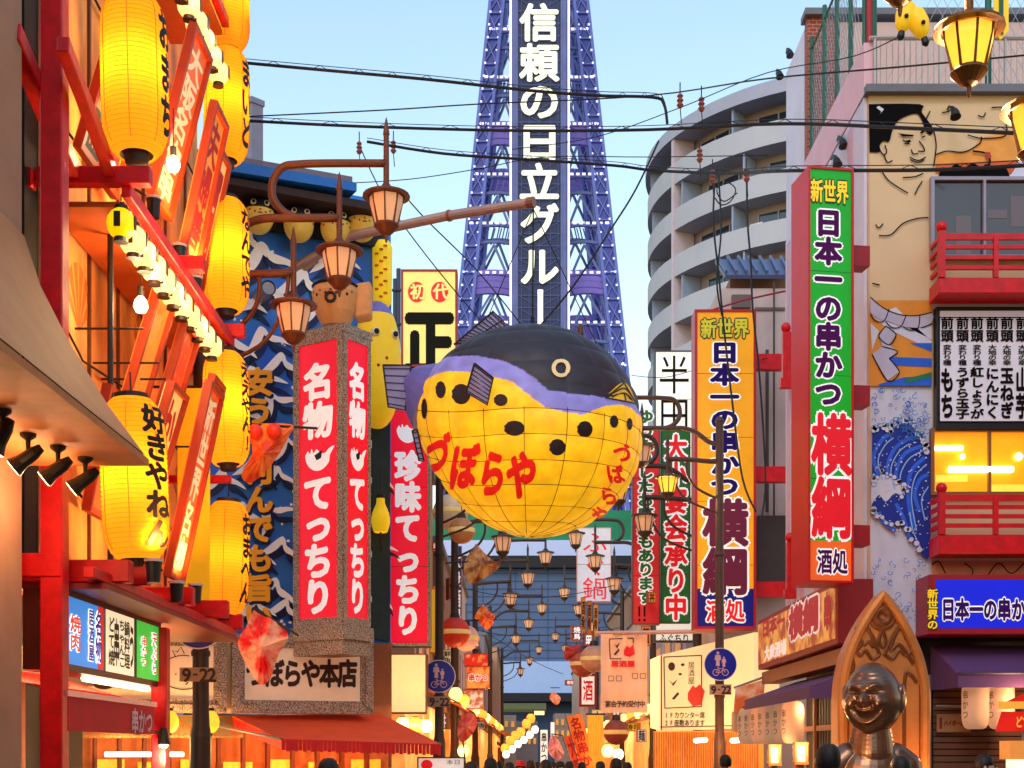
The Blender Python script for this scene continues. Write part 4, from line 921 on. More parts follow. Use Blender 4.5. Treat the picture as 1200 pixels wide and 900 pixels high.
mr = nt.nodes.new('ShaderNodeMapRange'); mr.inputs[1].default_value = .3; mr.inputs[2].default_value = .7; mr.inputs[3].default_value = .76; mr.inputs[4].default_value = 1.06; nt.links.new(no.outputs['Fac'], mr.inputs[0])
mx = nt.nodes.new('ShaderNodeMix'); mx.data_type = 'RGBA'; mx.blend_type = 'MULTIPLY'; mx.inputs[0].default_value = 1; nt.links.new(at.outputs['Color'], mx.inputs[6]); nt.links.new(mr.outputs[0], mx.inputs[7])
nt.links.new(mx.outputs[2], b.inputs['Base Color']); nt.links.new(mx.outputs[2], b.inputs['Emission Color']); b.inputs['Emission Strength'].default_value = .38; b.inputs['Roughness'].default_value = .5
me.materials.append(fm); body = bpy.data.objects.new('body', me); col.objects.link(body); body.parent = fish
FB = M('fish_black', '2a1c1e', .5, nz=.1)
m = MB()
for x, y, rx, ry in ((517, 457, 6, 10), (541, 462, 11, 12), (587, 469, 8, 7), (603, 502, 12, 9), (498, 479, 3.5, 12), (653, 524, 9.5, 9.5), (685, 503, 9, 9.5), (719, 494, 5, 7.5), (737, 497, 3.6, 7)):
    c = m.v(on_fish(x, y)); k = 20; ring = [m.v(on_fish(x + rx*math.cos(2*math.pi*i/k)*(1+.07*math.sin(3*i)), y + ry*math.sin(2*math.pi*i/k))) for i in range(k)]
    for i in range(k): m.bm.faces.new((c, ring[i], ring[(i+1) % k]))
m.build('spot', FB, body, rel=True)
m = MB()
for k in range(24):
    a, b2 = 2*math.pi*k/24, 2*math.pi*(k+1)/24
    m.face([on_fish(657+11*math.cos(a), 432.5+10.5*math.sin(a), .03), on_fish(657+11*math.cos(b2), 432.5+10.5*math.sin(b2), .03), on_fish(657+6.4*math.cos(b2), 432.5+6.4*math.sin(b2), .03), on_fish(657+6.4*math.cos(a), 432.5+6.4*math.sin(a), .03)])
m.build('eye_ring', M('eye_gold', 'e8cc90', .4, em=.2), body, rel=True)
def fpatch(pts, name, mat, off=.016):
    m = MB(); c = m.v(on_fish(sum(p[0] for p in pts)/len(pts), sum(p[1] for p in pts)/len(pts), off)); r = [m.v(on_fish(x, y, off)) for x, y in pts]
    for i in range(len(r)): m.bm.faces.new((c, r[i], r[(i+1) % len(r)]))
    return m.build(name, mat, body, rel=True)
fpatch(spl([(709, 466), (716, 458), (724, 451), (731, 449), (737, 455), (742, 466), (744, 473), (735, 471), (720, 468), (709, 466)], 3)[:-1], 'beak', M('beak_yellow', 'e8b818', .5, em=.25))
m = MB()
for pts in ([(709, 466), (730, 449.5)], [(730, 449.5), (744, 473)], [(711, 466), (730, 455.5), (743, 471)], [(716, 466), (730, 461), (740, 470)], [(730, 461), (732, 470)], [(708, 466.5), (744, 473.5)]):
    m.ribbon([q for q in spl(pts, 5)], .9, lambda a, b: on_fish(a, b, .022))
m.build('beak_line', FB, body, rel=True)
m = MB()
for k in range(18):
    az = 2*math.pi*k/18 + .1
    m.tube([fpt(az, R(-88) + R(1.0)*0 + (R(88) + .02) * t/24, .003) for t in range(25)], .0055, 5)
for el in (-65, -52, -39, -26, -13, 0):
    m.tube([fpt(2*math.pi*i/72, R(el), .003) for i in range(73)], .0055, 5)
m.build('seam_wire', M('seam_brown', '5a3c10', .6), body, rel=True)
FR = M('fish_letter_red', 'e01c12', .5, em=.35, nz=.04); m = MB(); fz = lambda a, b: on_fish(a, b, .02)
for ch, x, y, w, h, sh in (('づ', 514, 531, 27, 52, .12), ('ぼ', 545, 546, 32, 56, .12), ('ら', 578, 554, 32, 56, .12), ('や', 611, 556, 36, 58, .1)): m.text(ch, x, y, w, h, fz, .055, flip=-1, shear=sh, fine=2)
for ch, x, y in (('づ', 728, 531), ('ば', 720, 555), ('ら', 712, 580), ('や', 703, 603)): m.text(ch, x, y, 21, 23, fz, .045, flip=-1, shear=-.25, fine=2)
m.build('lettering', FR, body, rel=True)
FLV = M('fin_lavender', '8a86b4', .5, em=.1, nz=.1)
def fin(name, pts, rays, d0, d1, par=fish, tip=0):
    """flat fin standing off the body; d0/d1 depths (m nearer than the fish centre)"""
    zs = [d0 + (d1-d0)*k/(len(pts)-1) for k in range(len(pts))]
    P = [W(x, y, 21-z) for (x, y), z in zip(pts, zs)]
    m = MB(); m.quadslab(P, .035); o = m.build(name, FLV, par)
    m = MB()
    def at(a, b): # bilinear over the first four points
        return (P[0]*(1-a)*(1-b) + P[1]*a*(1-b) + P[2]*a*b + P[3]*(1-a)*b) + Vector((0, -.012, 0))
    for k in range(rays): t = (k+.5)/rays; m.tube([at(0, t), at(1, t)], .007, 5)
    ring = P + [P[0]]
    m.tube([p + Vector((0, -.015, 0)) for p in ring], .014, 6); m.build('fin_ray', FB, o)
    return o
fin('tail_fin', [(449, 428), (482, 428), (475, 481), (455, 477)], 6, -.05, -.05)
m = MB(); m.tube([W(474, 452, 21.25), W(484, 452, 21.25), W(496, 458, 21.2), W(512, 468, 21.15)], [.2, .3, .46, .62], 20); m.build('tail_stem', M('tail_lavender', '706eb8', .5, em=.12, nz=.1), fish)
fin('pectoral_fin', [(556, 426), (578, 443), (571, 475), (546, 460)], 7, 1.62, 1.5)
fin('dorsal_fin', [(532, 404), (578, 365), (599, 386), (566, 398)], 1, .1, .1)
m = MB()
for k in range(12): t = (k+.5)/12; m.tube([W(532+46*t, 404-39*t, 20.88), W(548+51*t, 402-16*t, 20.88)], .008, 5)
m.build('fin_ray', FB, fish)
fin('lower_fin', [(483, 505), (489, 503), (497, 541), (491, 540)], 6, .4, .4)
m = MB(); m.tube([W(625, 240, 21), W(624, 388, 21)], .014, 6); m.tube([W(625, 245, 21), W(560, 400, 21)], .008, 5); m.tube([W(625, 245, 21), W(700, 405, 21)], .008, 5)
for i in range(10): m.ball(W(624, 372+i*1.8, 21), .03, 8)
m.build('hanging_cable', CABLE, fish)
m = MB(); m.lathe([(.05, 0), (.05, .1), (.02, .16)], W(680, 392, 21) , 10); m.build('ring_lug', BROWN, fish)
# ------------------------------------------------------------------ corner shop building on the right
ZR, XR = 18.0, 4.7
rf = plane((XR, ZR, 0), (0, -1, 0))
shopr = thing('mural_shop_building', 'three storey corner shop with a big painted wrestler wall and red balconies', 'building', (XR, ZR, 0))
hr = HH(112, 18)
m = MB(); m.box(XR, 9.2, ZR, 21.7, 3.4, hr); m.build('wall', M('wall_tan', 'd8b890', .75, nz=.08, sc=1.5), shopr)
m = MB(); m.box(XR-.05, XR-.003, ZR+.05, 23.2, 3.4, hr); m.box(XR-.04, 9, 21.8, 23.2, 3.0, HH(28, 21.8)-.1); m.build('side_wall', M('wall_lavender', 'd8d2e2', .6, nz=.12, sc=1.2), shopr)
m = MB()
for i in range(5): y = 18.6 + i*1.05; m.box(XR-.06, XR-.051, y, y+.28, 4, hr-.1)
m.build('wall_stripe', M('wall_pinkstripe', 'd8a8b8', .6, nz=.12), shopr)
m = MB(); m.box(XR-.03, 5.14, 21.6, 21.79, 3, HH(28, 21.8)); m.build('brick_wall', two_tone('red_brick', '9c3a24', 'c49a88', 4.2, kind='brick'), shopr)
m = MB(); m.box(5.15, 9.2, 21.6, 21.79, hr, HH(34, 21.8)); m.build('penthouse_wall', M('penthouse_pink', 'ceaca4', .7, nz=.1, sc=1), shopr)
m = MB(); m.box(XR-.08, 9.3, 21.5, 21.85, HH(28, 21.8), HH(28, 21.8)+.1); m.build('penthouse_coping', M('coping_grey', '6a6a74', .6), shopr)
m = MB()
for i in range(3): x = 6.2 + i*1.35; pts = [(x + .42*math.cos(a), hr + .15 + .75*math.sin(a)) for a in [math.pi*k/10 for k in range(11)]]; m.face([(px_, 21.59, pz_) for px_, pz_ in pts])
m.build('arched_opening', M('arch_brown', '4a2c22', .6), shopr)
m = MB(); m.quadslab([(XR-.06, 18.0, HH(110, 18)), (XR-.06, 22.3, HH(110, 18)), (XR-.06, 22.3, HH(50, 18)), (XR-.06, 18.0, HH(50, 18))], .12); m.build('parapet', M('parapet_pink', 'e6b8c4', .6, nz=.1, sc=2), shopr)
m = MB(); m.box(XR-.06, 9.2, ZR-.12, ZR+.3, hr, hr+.1); m.build('roof_edge', M('coping_grey'), shopr)
m = MB()
for z in (HH(47, 18), HH(113, 18)+.08): m.tube([(XR, ZR-.05, z), (9.2, ZR-.05, z)], .028, 6)
for i in range(58): x = XR + .07 + i*.078; m.tube([(x, ZR-.05, hr+.1), (x, ZR-.05, HH(47, 18))], .008 if i % 11 else .022, 5)
m.build('roof_railing', M('rail_pale', 'b8aca8', .4, metal=.3), shopr)
# roof fence
fe = thing('roof_fence', 'green posted chain link fence along the roof edge of the mural building', 'fence', (XR, ZR, hr))
m = MB()
for y in (18.35, 19.1, 19.9, 20.7, 21.6): m.tube([(XR+.04, y, hr+.3), (XR+.04, y, 12.9 + .0*y)], .035, 8)
for x in (4.86, 5.1+1.3, 7.9): m.tube([(x, 18.35, hr), (x, 18.35, 13.2)], .045, 8)
m.tube([(XR+.04, 18.35, 12.7), (XR+.04, 21.6, 12.7)], .02, 6); m.tube([(4.86, 18.35, 13.1), (9, 18.35, 13.1)], .02, 6)
m.build('post', M('fence_green', '0f5a48', .5, nz=.15), fe)
m = MB(); m.tube([(4.79, 18.3, hr), (4.79, 18.3, 13.2)], .04, 8); m.build('red_pipe', M('pipe_red', 'a01420', .5), fe)
m = MB()
x = 4.9
while x < 9:
    m.bar((x, 18.36, hr+.1), (x+1.5, 18.36, hr+2.9), .006); m.bar((x+1.5, 18.362, hr+.1), (x, 18.362, hr+2.9), .006); x += .14
for i in range(26): y = 18.4 + i*.125; m.bar((XR+.04, y, hr+.8), (XR+.04, y+.8, 12.7), .006); m.bar((XR+.042, y+.8, hr+.8), (XR+.042, y, 12.7), .006)
m.build('chain_link', M('chain_grey', '9aa0a4', .4, metal=.6), fe)
for i, (px, py, Z, lb) in enumerate(((925, 60, 23, 'black floodlight highest on the pale side wall by the sky'), (913, 85, 23.2, 'lower black floodlight on the pale side wall by the round building'), (987, 165, 19, 'black floodlight under the pink parapet, upper one'), (980, 187, 18.8, 'black floodlight just above the green vertical sign'), (1119, 130, 17.6, 'black floodlight on the wrestler painting above the crane'))):
    p = W(px, py, Z); o = thing('wall_floodlight', lb, 'floodlight', p, 0, 'floodlights on the mural building')
    b = MB(); d = Vector((.1 if i < 4 else 0, -.3, -.9)).normalized(); b.tube([Vector((0, .1, .08)), d*.02, d*.1], [.03, .05, .07], 12); b.build('shade', SPM, o, rel=True)
    b = MB(); b.tube([(0, .1, .08), (.02, .3, .2), (.05, .5, .22)], .015, 6); b.build('arm', SPM, o, rel=True)
# the painted wall: flat paint layers 3 mm apart
mural = thing('painted_wall_mural', 'wall painting of a calm black haired wrestler over orange rays and blue swirling water', 'mural', (6, ZR-.02, 6))
LY = [0]
def layer(): LY[0] += 1; k = .006 + LY[0]*.0035; return lambda x, y: rf(x, y, k)
def paint(name, mat, polys=(), lines=(), lw=.8):
    f = layer(); m = MB()
    for p in polys: m.poly2(p, f)
    for l in lines: m.ribbon(spl(l, 6), lw, f)
    return m.build(name, mat, mural, fix=False)
paint('skin_field', M('mural_skin', 'dcb98e', .6, nz=.06, sc=1.5), [[(1019, 122), (1200, 122), (1200, 352), (1019, 352)]])
paint('white_field', M('mural_white', 'd2cede', .6, nz=.08), [[(1020, 450), (1092, 450), (1092, 745), (1020, 745)]])
paint('sunset', M('mural_sunset', 'ee9a3c', .6, nz=.25, sc=3), [spl([(1096, 200), (1098, 182), (1120, 178), (1140, 174), (1150, 162), (1168, 158), (1200, 150)], 4) + [(1200, 200)]])
paint('sunset_band', M('mural_ember', 'd85a20', .6, nz=.2), [[(1097, 192), (1200, 187), (1200, 203), (1096, 203)]])
MK = M('mural_black', '0c090c', .8, spec=.08)
paint('tree_line', MK, [spl([(1100, 205), (1104, 196), (1112, 198), (1120, 192), (1130, 196), (1140, 191), (1150, 196), (1156, 192), (1170, 197), (1180, 198), (1185, 215)], 3) + [(1103, 215)]])
hair = spl([(1018, 122), (1078, 122), (1080, 131), (1088, 142), (1094, 152), (1090, 158), (1084, 152), (1080, 140), (1074, 133), (1062, 136), (1052, 142), (1046, 152), (1042, 166), (1036, 165), (1031, 170), (1031, 178), (1019, 178)], 3)
paint('hair', MK, [hair])
paint('hair_tie', M('mural_white'), [[(1027, 126), (1033, 131), (1031, 134), (1036, 128), (1030, 124)]])
paint('outline', MK, (), [[(1094, 152), (1097, 168), (1096, 182), (1094, 195)], [(1033, 163), (1030, 172), (1035, 181), (1039, 178), (1037, 170)], [(1036, 182), (1040, 190), (1046, 188)], [(1077, 165), (1082, 172), (1083, 177), (1076, 177)], [(1068, 175), (1070, 180), (1076, 180)], [(1066, 184), (1076, 188), (1085, 184)], [(1067, 187), (1076, 190), (1083, 187)], [(1058, 164), (1062, 166), (1067, 166)], [(1060, 168), (1066, 168)], [(1080, 161), (1084, 159)], [(1033, 200), (1042, 212), (1060, 224)], [(1058, 208), (1072, 207), (1082, 203)], [(1097, 181), (1110, 177), (1130, 178), (1148, 168), (1150, 160)], [(1134, 158), (1150, 162), (1176, 160), (1180, 150), (1176, 138)], [(1162, 126), (1175, 126), (1186, 133)], [(1146, 135), (1152, 137), (1155, 132)], [(1104, 132), (1112, 130), (1116, 124)], [(1030, 276), (1044, 275), (1058, 262), (1075, 256), (1088, 255)], [(1026, 263), (1030, 267), (1035, 262)], [(1060, 224), (1064, 226)], [(1072, 228), (1076, 220), (1081, 212)], [(1022, 332), (1031, 334)], [(1085, 140), (1090, 130)]], .75)
paint('brow', MK, [[(1052, 156), (1060, 157), (1071, 158), (1070, 160), (1058, 160)], [(1078, 155), (1086, 148), (1085, 152), (1080, 157)]])
paint('eye', MK, [[(1061, 165), (1066, 163.5), (1068, 166), (1064, 167.5)], [(1079, 161), (1083, 158.5), (1084, 160.5)]])
# bird: slim white crane with red crown
paint('crane_body', M('mural_white'), [spl([(1176, 214), (1188, 200), (1200, 178), (1200, 214)], 4)])
paint('crane_line', MK, (), [[(1140, 177), (1156, 180), (1160, 190), (1154, 200), (1160, 210)]], 1.1)
paint('crane_crown', M('mural_red', 'b81c24', .5), [[(1154, 178), (1160, 178), (1162, 184), (1157, 187)]])
# folded sash, rays, water
paint('ray_field', M('mural_orange', 'e08a20', .6, nz=.12), [[(1019, 352), (1092, 352), (1092, 452), (1019, 452)]])
paint('ray_white', M('mural_white'), [[(1022, 370), (1040, 385), (1092, 410), (1092, 400), (1070, 380), (1050, 360)], [(1020, 378), (1030, 388), (1022, 410)], [(1060, 382), (1092, 398), (1092, 380)]])
paint('ray_blue', M('mural_blue', '1c5cd0', .6, nz=.25, sc=6), [[(1040, 418), (1092, 420), (1092, 430), (1040, 428)], [(1092, 402), (1092, 412), (1066, 402)], [(1030, 450), (1060, 442), (1092, 440), (1092, 452), (1030, 452)]])
paint('ray_green', M('mural_green', '1c7048', .6, nz=.2), [[(1060, 444), (1092, 436), (1092, 442), (1062, 449)]])
RP = M('mural_sash', 'bcb2c8', .6, nz=.15)
sash = [spl([(1020, 348), (1034, 360), (1052, 368), (1072, 370), (1092, 366), (1092, 378), (1076, 384), (1056, 382), (1040, 376), (1030, 374), (1020, 366)], 2)]
paint('sash', RP, sash + [[(1038, 382), (1050, 392), (1042, 404), (1052, 412), (1042, 420), (1054, 436), (1040, 446), (1022, 415), (1034, 406), (1030, 394)]])
paint('sash_line', MK, (), [[(1020, 348), (1034, 360), (1052, 368), (1072, 370), (1092, 366)], [(1020, 368), (1026, 376), (1036, 376), (1042, 362)], [(1038, 377), (1046, 384), (1056, 382), (1062, 369)], [(1058, 383), (1068, 387), (1076, 384), (1078, 370)], [(1080, 384), (1092, 380)], [(1038, 382), (1050, 392), (1042, 404), (1030, 394), (1038, 382)], [(1034, 406), (1052, 412), (1042, 420)], [(1022, 415), (1040, 446), (1054, 436), (1042, 420)]], .6)
NB = M('mural_navy', '0a2490', .6, nz=.15); MBL = M('mural_midblue', '2460e0', .6, nz=.15)
paint('swirl_navy', NB, [spl([(1022, 505), (1034, 500), (1046, 504), (1060, 492), (1074, 508), (1082, 520), (1090, 528), (1090, 640), (1082, 652), (1060, 618), (1040, 612), (1022, 600)], 4)])
paint('swirl_blue', MBL, (), [[(1046, 572), (1040, 548), (1050, 524), (1070, 512)], [(1056, 580), (1050, 556), (1060, 532), (1082, 522)], [(1070, 620), (1064, 580), (1068, 552), (1084, 536)], [(1030, 560), (1024, 535), (1034, 515), (1046, 507)], [(1078, 600), (1072, 580), (1078, 562), (1088, 556)], [(1030, 600), (1036, 612), (1050, 622)], [(1050, 590), (1058, 606), (1066, 630)]], 2.2)
paint('swirl_foam', M('mural_white'), [spl([(1021, 568), (1034, 556), (1046, 562), (1060, 572), (1056, 580), (1048, 578), (1038, 588), (1030, 580), (1021, 592)], 3)])
paint('swirl_pale', M('mural_paleblue', '8cb8ec', .6, nz=.15), (), [[(1049, 574), (1044, 550), (1053, 530), (1066, 520)], [(1060, 580), (1055, 558), (1065, 538), (1082, 528)], [(1034, 562), (1029, 540), (1037, 522), (1047, 513)], [(1074, 622), (1068, 584), (1073, 558), (1086, 544)], [(1026, 598), (1032, 606), (1046, 616)], [(1066, 600), (1070, 622), (1078, 640)], [(1084, 610), (1080, 586), (1088, 570)]], .7)
fo = layer(); fb_ = layer(); mo = MB(); mw = MB()
for arc, n in ((spl([(1022, 506), (1034, 499), (1046, 503), (1060, 490), (1074, 506), (1084, 520), (1090, 530)], 6), 34), (spl([(1021, 568), (1034, 555), (1046, 561), (1061, 572), (1056, 582)], 6), 20), (spl([(1022, 600), (1040, 613), (1060, 620), (1082, 653)], 6), 16)):
    for i in range(n):
        q = arc[int(i*(len(arc)-1)/n)]; r = random.uniform(1.6, 3.6); x, y = q[0] + random.uniform(-3, 3), q[1] + random.uniform(-5, 3); x = min(max(x, 1024), 1086)
        mo.disc2(x, y, r+.5, r+.5, fo, 12); mw.disc2(x, y, r, r, fb_, 12)
mo.build('foam_edge', NB, mural, fix=False); mw.build('foam', M('mural_white'), mural, fix=False)
f = layer(); m = MB()
for i in range(170):
    x, y = random.uniform(1023, 1090), random.uniform(512, 645); m.disc2(x, y, random.uniform(.4, 1.3), random.uniform(.4, 1.3), f, 7)
m.build('foam_dot', M('mural_white'), mural, fix=False)
f = layer(); m = MB()
for i in range(150):
    t = i % 3
    x, y = (random.uniform(1024, 1089), random.uniform(456, 500)) if t == 0 else (random.uniform(1050, 1089), random.uniform(470, 515)) if t == 1 else (random.uniform(1022, 1085), random.uniform(655, 740))
    a0 = random.uniform(0, 6); r = random.uniform(1.5, 4); m.ribbon([(x + r*(1-k*.07)*math.cos(a0+k*.7), y + r*(1-k*.07)*math.sin(a0+k*.7)) for k in range(8)], .4, f)
m.build('foam_curl', M('mural_curl', '3c74c4', .6), mural, fix=False)
paint('lower_orange', M('mural_lowerorange', 'd89068', .65, nz=.2), [[(1092, 657), (1200, 657), (1200, 682), (1092, 682)]])
paint('lower_line', MK, (), [[(1092, 662), (1100, 658), (1108, 672)], [(1130, 660), (1140, 668), (1136, 680)], [(1155, 678), (1170, 660), (1185, 672), (1200, 660)]], .7)
# windows, railings, boards on the front
def fbox(x0, x1, y0, y1, d0, d1, m): m.box(XX(x0, ZR), XX(x1, ZR), ZR-d1, ZR-d0, HH(y1, ZR), HH(y0, ZR))
def window(label_, y0, y1, glassmat, mull, framemat, lit=False):
    m = MB()
    fbox(1088, 1290, y0-4, y0, .03, .12, m); fbox(1088, 1290, y1, y1+4, .03, .12, m); fbox(1088, 1092, y0, y1, .03, .12, m)
    for x in mull: fbox(x, x+3, y0, y1, .03, .12, m)
    w = m.build('window', framemat, shopr)
    m = MB(); fbox(1092, 1290, y0, y1, .035, .06, m); m.build('pane', glassmat, w); return w
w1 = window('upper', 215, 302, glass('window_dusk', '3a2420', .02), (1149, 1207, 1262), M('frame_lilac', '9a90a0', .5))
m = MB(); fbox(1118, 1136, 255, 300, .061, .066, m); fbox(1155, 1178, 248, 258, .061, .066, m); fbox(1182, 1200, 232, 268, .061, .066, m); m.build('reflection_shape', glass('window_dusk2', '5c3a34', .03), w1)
w2 = window('lower', 508, 578, M('window_lit', 'f59a14', .3, em=.75, nz=.25, sc=1.6), (1155, 1222), M('frame_bronze', '8a5a2c', .5), True)
m = MB(); m.tube([rf(1096, 525, .1), rf(1128, 525, .1)], .035); m.tube([rf(1112, 550, .1), rf(1187, 550, .1)], .04); m.ball(rf(1128, 535, .1), .035); m.ball(rf(1194, 535, .1), .05); m.build('ceiling_tube', M('tube_hot', 'fff2b8', .3, em=5), w2)
m = MB(); fbox(1095, 1132, 558, 566, .061, .066, m); fbox(1160, 1290, 569, 577, .061, .066, m); m.build('shelf', M('lit_shelf', 'f8c040', .4, em=.9), w2)
def balcony(label, y0, yf, y1):
    o = thing('red_balcony', label, 'balcony', rf(1090, y1, .3)); d = .55
    m = MB(); m.box(XX(1085, ZR), 9.2, ZR-d, ZR-.13, HH(y1, ZR), HH(yf, ZR)); m.build('floor_slab', RED, o, bevel=.01)
    m = MB()
    for i in range(4):
        y = y0 + (yf-y0)*(i+.0)/4
        m.bar((XX(1088, ZR), ZR-d+.03, HH(y, ZR)), (9.2, ZR-d+.03, HH(y, ZR)), .045, .05 if i else .08); m.bar((XX(1088, ZR), ZR-d+.03, HH(y, ZR)), (XX(1088, ZR), ZR-.13, HH(y, ZR)), .045, .05)
    for x in (1150, 1212, 1274): m.bar((XX(x, ZR), ZR-d+.02, HH(yf, ZR)), (XX(x, ZR), ZR-d+.02, HH(y0, ZR)), .06, .06)
    m.build('railing', RED, o)
    m = MB(); m.box(XX(1085, ZR), XX(1092, ZR), ZR-d-.02, ZR-d+.07, HH(yf, ZR), HH(y0-6, ZR)); m.ball((XX(1088.5, ZR), ZR-d+.02, HH(y0-11, ZR)), .072, 16); m.build('newel_post', RED, o, smooth=False)
balcony('upper red balcony railing below the dark windows', 295, 342, 360)
balcony('lower red balcony railing before the glowing orange windows', 592, 634, 656)
mb = thing('menu_board', 'white menu board of brush written columns in a black frame between the balconies', 'sign', rf(1150, 502))
m = MB(); fbox(1093, 1300, 364, 506, .03, .16, m); m.build('frame', M('board_black', '1c1010', .4), mb)
m = MB(); fbox(1097, 1300, 369, 498, .16, .166, m); m.build('panel', M('board_white', 'ddd4de', .5, em=.12, nz=.05), mb)
m = MB(); f = lambda a, b: rf(a, b, .175)
for a, b2 in (((1101, 372), (1300, 372)), ((1101, 372), (1101, 494)), ((1101, 494), (1300, 494))): m.ribbon([a, b2], .6, f)
for cx, sub, it in ((1110, '変わり種', 'もち'), (1128, '変わり種', 'うずら玉子'), (1145, '変わり種', '紅しょうが'), (1163, '大地の幸', 'にんにく'), (1180, '大地の幸', '玉ねぎ'), (1198, '大地の幸', '山芋'), (1215, '大地の幸', 'なす')):
    m.vtext('前頭', cx, 371, 401, 15, f, .035, flip=-1); m.vtext(sub, cx, 404, 428, 10, f, .03, flip=-1, grow=1.1); m.vtext(it, cx, 430, 491, 16, f, .045, flip=-1)
m.build('lettering', M('board_ink', '160a0e', .8, spec=.1), mb)
bs = thing('blue_shop_sign', 'long blue sign with purple white edged lettering in a red frame above the awning', 'sign', rf(1150, 745))
m = MB(); fbox(1072, 1330, 680, 748, .03, .6, m); m.build('frame', M('sign_red_dark', 'a01420', .45), bs, bevel=.01)
m = MB(); fbox(1080, 1322, 686, 741, .6, .605, m); m.build('panel', M('sign_blue_lit', '1222d8', .4, em=.4, nz=.05), bs)
m = MB(); m2 = MB(); y2 = MB(); y3 = MB(); fa = lambda a, b: rf(a, b, .622); fb = lambda a, b: rf(a, b, .614)
sc = (ZR-.6)/ZR
m.htext('日本一の串かつ', 714, 1103, 1218, 27, fa, .045, flip=-1); m2.htext('日本一の串かつ', 714, 1103, 1218, 27, fb, .11, flip=-1)
y2.vtext('新世界の', 1093, 690, 738, 13, fa, .03, flip=-1); y3.vtext('新世界の', 1093, 690, 738, 13, fb, .12, flip=-1)
PUR = M('letter_purple', '30085c', .7, spec=.15, em=.15, nz=.04); YEL = M('letter_yellow', 'f0c41c', .5, em=.4, nz=.04); GRN = M('letter_green', '14401c', .5)
m.build('lettering', PUR, bs); m2.build('lettering_outline', WHITE, bs); y2.build('lettering', YEL, bs); y3.build('lettering_outline', GRN, bs)
# street level of the corner shop
m = MB(); m.box(XR-.02, 9.2, ZR+.02, 21.7, 0, 3.38); m.build('ground_floor', M('ground_dark', '1c1210', .7, nz=.2), shopr)
m = MB()
for i in range(30): z = .1 + i*.085; m.box(5.55, 9, ZR-.02, ZR-.002, z, z+.07)
sh = m.build('shutter', M('shutter_brown', '6a4434', .55, nz=.12, metal=.2), shopr)
m = MB(); m.tube([(5.48, ZR-.05, 0), (5.48, ZR-.05, 2.6)], .035, 8); m.tube([(5.5, ZR-.3, 2.18), (9, ZR-.3, 2.18)], .02, 6); m.build('shutter_rail', M('shutter_rail', '8a7878', .4, metal=.4), shopr)
pa = thing('purple_awning', 'purple canvas shop awning under the long blue sign', 'awning', (7, ZR-.6, 2.5))
zt_, zm, zl = HH(757, ZR), HH(790, 17.2), HH(806, 17.2)
m = MB(); x0 = 5.55
m.face([(x0-.05, ZR-.05, zt_), (9.3, ZR-.05, zt_), (9.3, ZR-.85, zm), (x0+.05, ZR-.85, zm)]); m.face([(x0+.05, ZR-.85, zm), (9.3, ZR-.85, zm), (9.3, ZR-.86, zl), (x0+.05, ZR-.86, zl)]); m.face([(x0-.05, ZR-.05, zt_), (x0+.05, ZR-.85, zm), (x0+.05, ZR-.86, zl), (x0-.05, ZR-.05, zl)])
m.build('cloth', M('awning_purple', '5a3868', .75, nz=.12, sc=3, bump=.15, bsc=10), pa)
m = MB(); m.tube([(x0+.05, ZR-.86, zm+.01), (9.3, ZR-.86, zm+.01)], .018, 6); m.build('front_bar', M('awning_bar', '40284a', .5), pa)
WLP = paper('white_lantern_paper', 'd8b698', .2)
def white_lantern(px, py, Z, label, w=.17, h=.62):
    o = thing('white_lantern', label, 'lantern', W(px, py, Z), 0, 'white lanterns under the purple awnings')
    m = MB(); n = 30; m.lathe([(w*(1-.35*abs(2*i/n-1)**6) * (1 if i % 2 else .985) if 0 < i < n else w*.55, -h/2+h*i/n) for i in range(n+1)], seg=20); m.build('paper_shade', WLP, o, rel=True, smooth=True)
    m = MB(); m.lathe([(0, h/2+.03), (w*.5, h/2+.03), (w*.5, h/2)], seg=14); m.build('cap', CAPM, o, rel=True)
    m = MB(); fz2 = lambda u, v: Vector((w*1.01*math.cos(R(205)+u/w), w*1.01*math.sin(R(205)+u/w), v)); m.vtext('串かつ', 0, h*.3, -h*.3, .1, fz2, .0); m.build('lettering', INKM, o, rel=True)
white_lantern(1143, 826, 17.4, 'white paper lantern under the purple awning beside the wooden tag sign')
white_lantern(1173, 826, 17.4, 'white paper lantern under the purple awning partly behind the red cloth stall')
ws = thing('wooden_tag_sign', 'tag shaped wooden sign on the brown shutter with red lettering', 'sign', rf(1120, 847))
m = MB(); m.quadslab([rf(x, y, .1) for x, y in ((1098, 837), (1136, 836), (1141, 847), (1137, 858), (1098, 858))], .03); m.build('board', M('tag_wood', 'a4744c', .6, nz=.2), ws)
m = MB(); m.htext('ハイボール', 847.5, 1106, 1130, 7, lambda a, b: rf(a, b, .106), .05, flip=-1); m.poly2([(1101, 841), (1104, 841), (1104, 854), (1101, 854)], lambda a, b: rf(a, b, .106)); m.build('lettering', M('tag_red', '7a1c14', .6), ws)
st = thing('red_stall_cloth', 'red pennant cloth with yellow band hung on a stall at the picture edge', 'cloth', W(1190, 840, 16))
m = MB(); m.quadslab([W(x, y, 16) for x, y in ((1180, 822), (1215, 806), (1215, 828), (1174, 828))], .02); m.quadslab([W(x, y, 15.98) for x, y in ((1174, 834), (1230, 834), (1230, 856), (1167, 857))], .02); m.build('cloth', M('stall_red', 'e01c10', .7, nz=.12, bump=.2, bsc=6, em=.12), st)
m = MB(); m.quadslab([W(x, y, 15.95) for x, y in ((1170, 822), (1230, 822), (1230, 830), (1171, 831))], .02); m.htext('どて焼', 846, 1190, 1215, 14, lambda a, b: W(a, b, 15.94), .04, flip=-1); m.build('yellow_band', M('stall_yellow', 'f0b040', .6, em=.3), st)
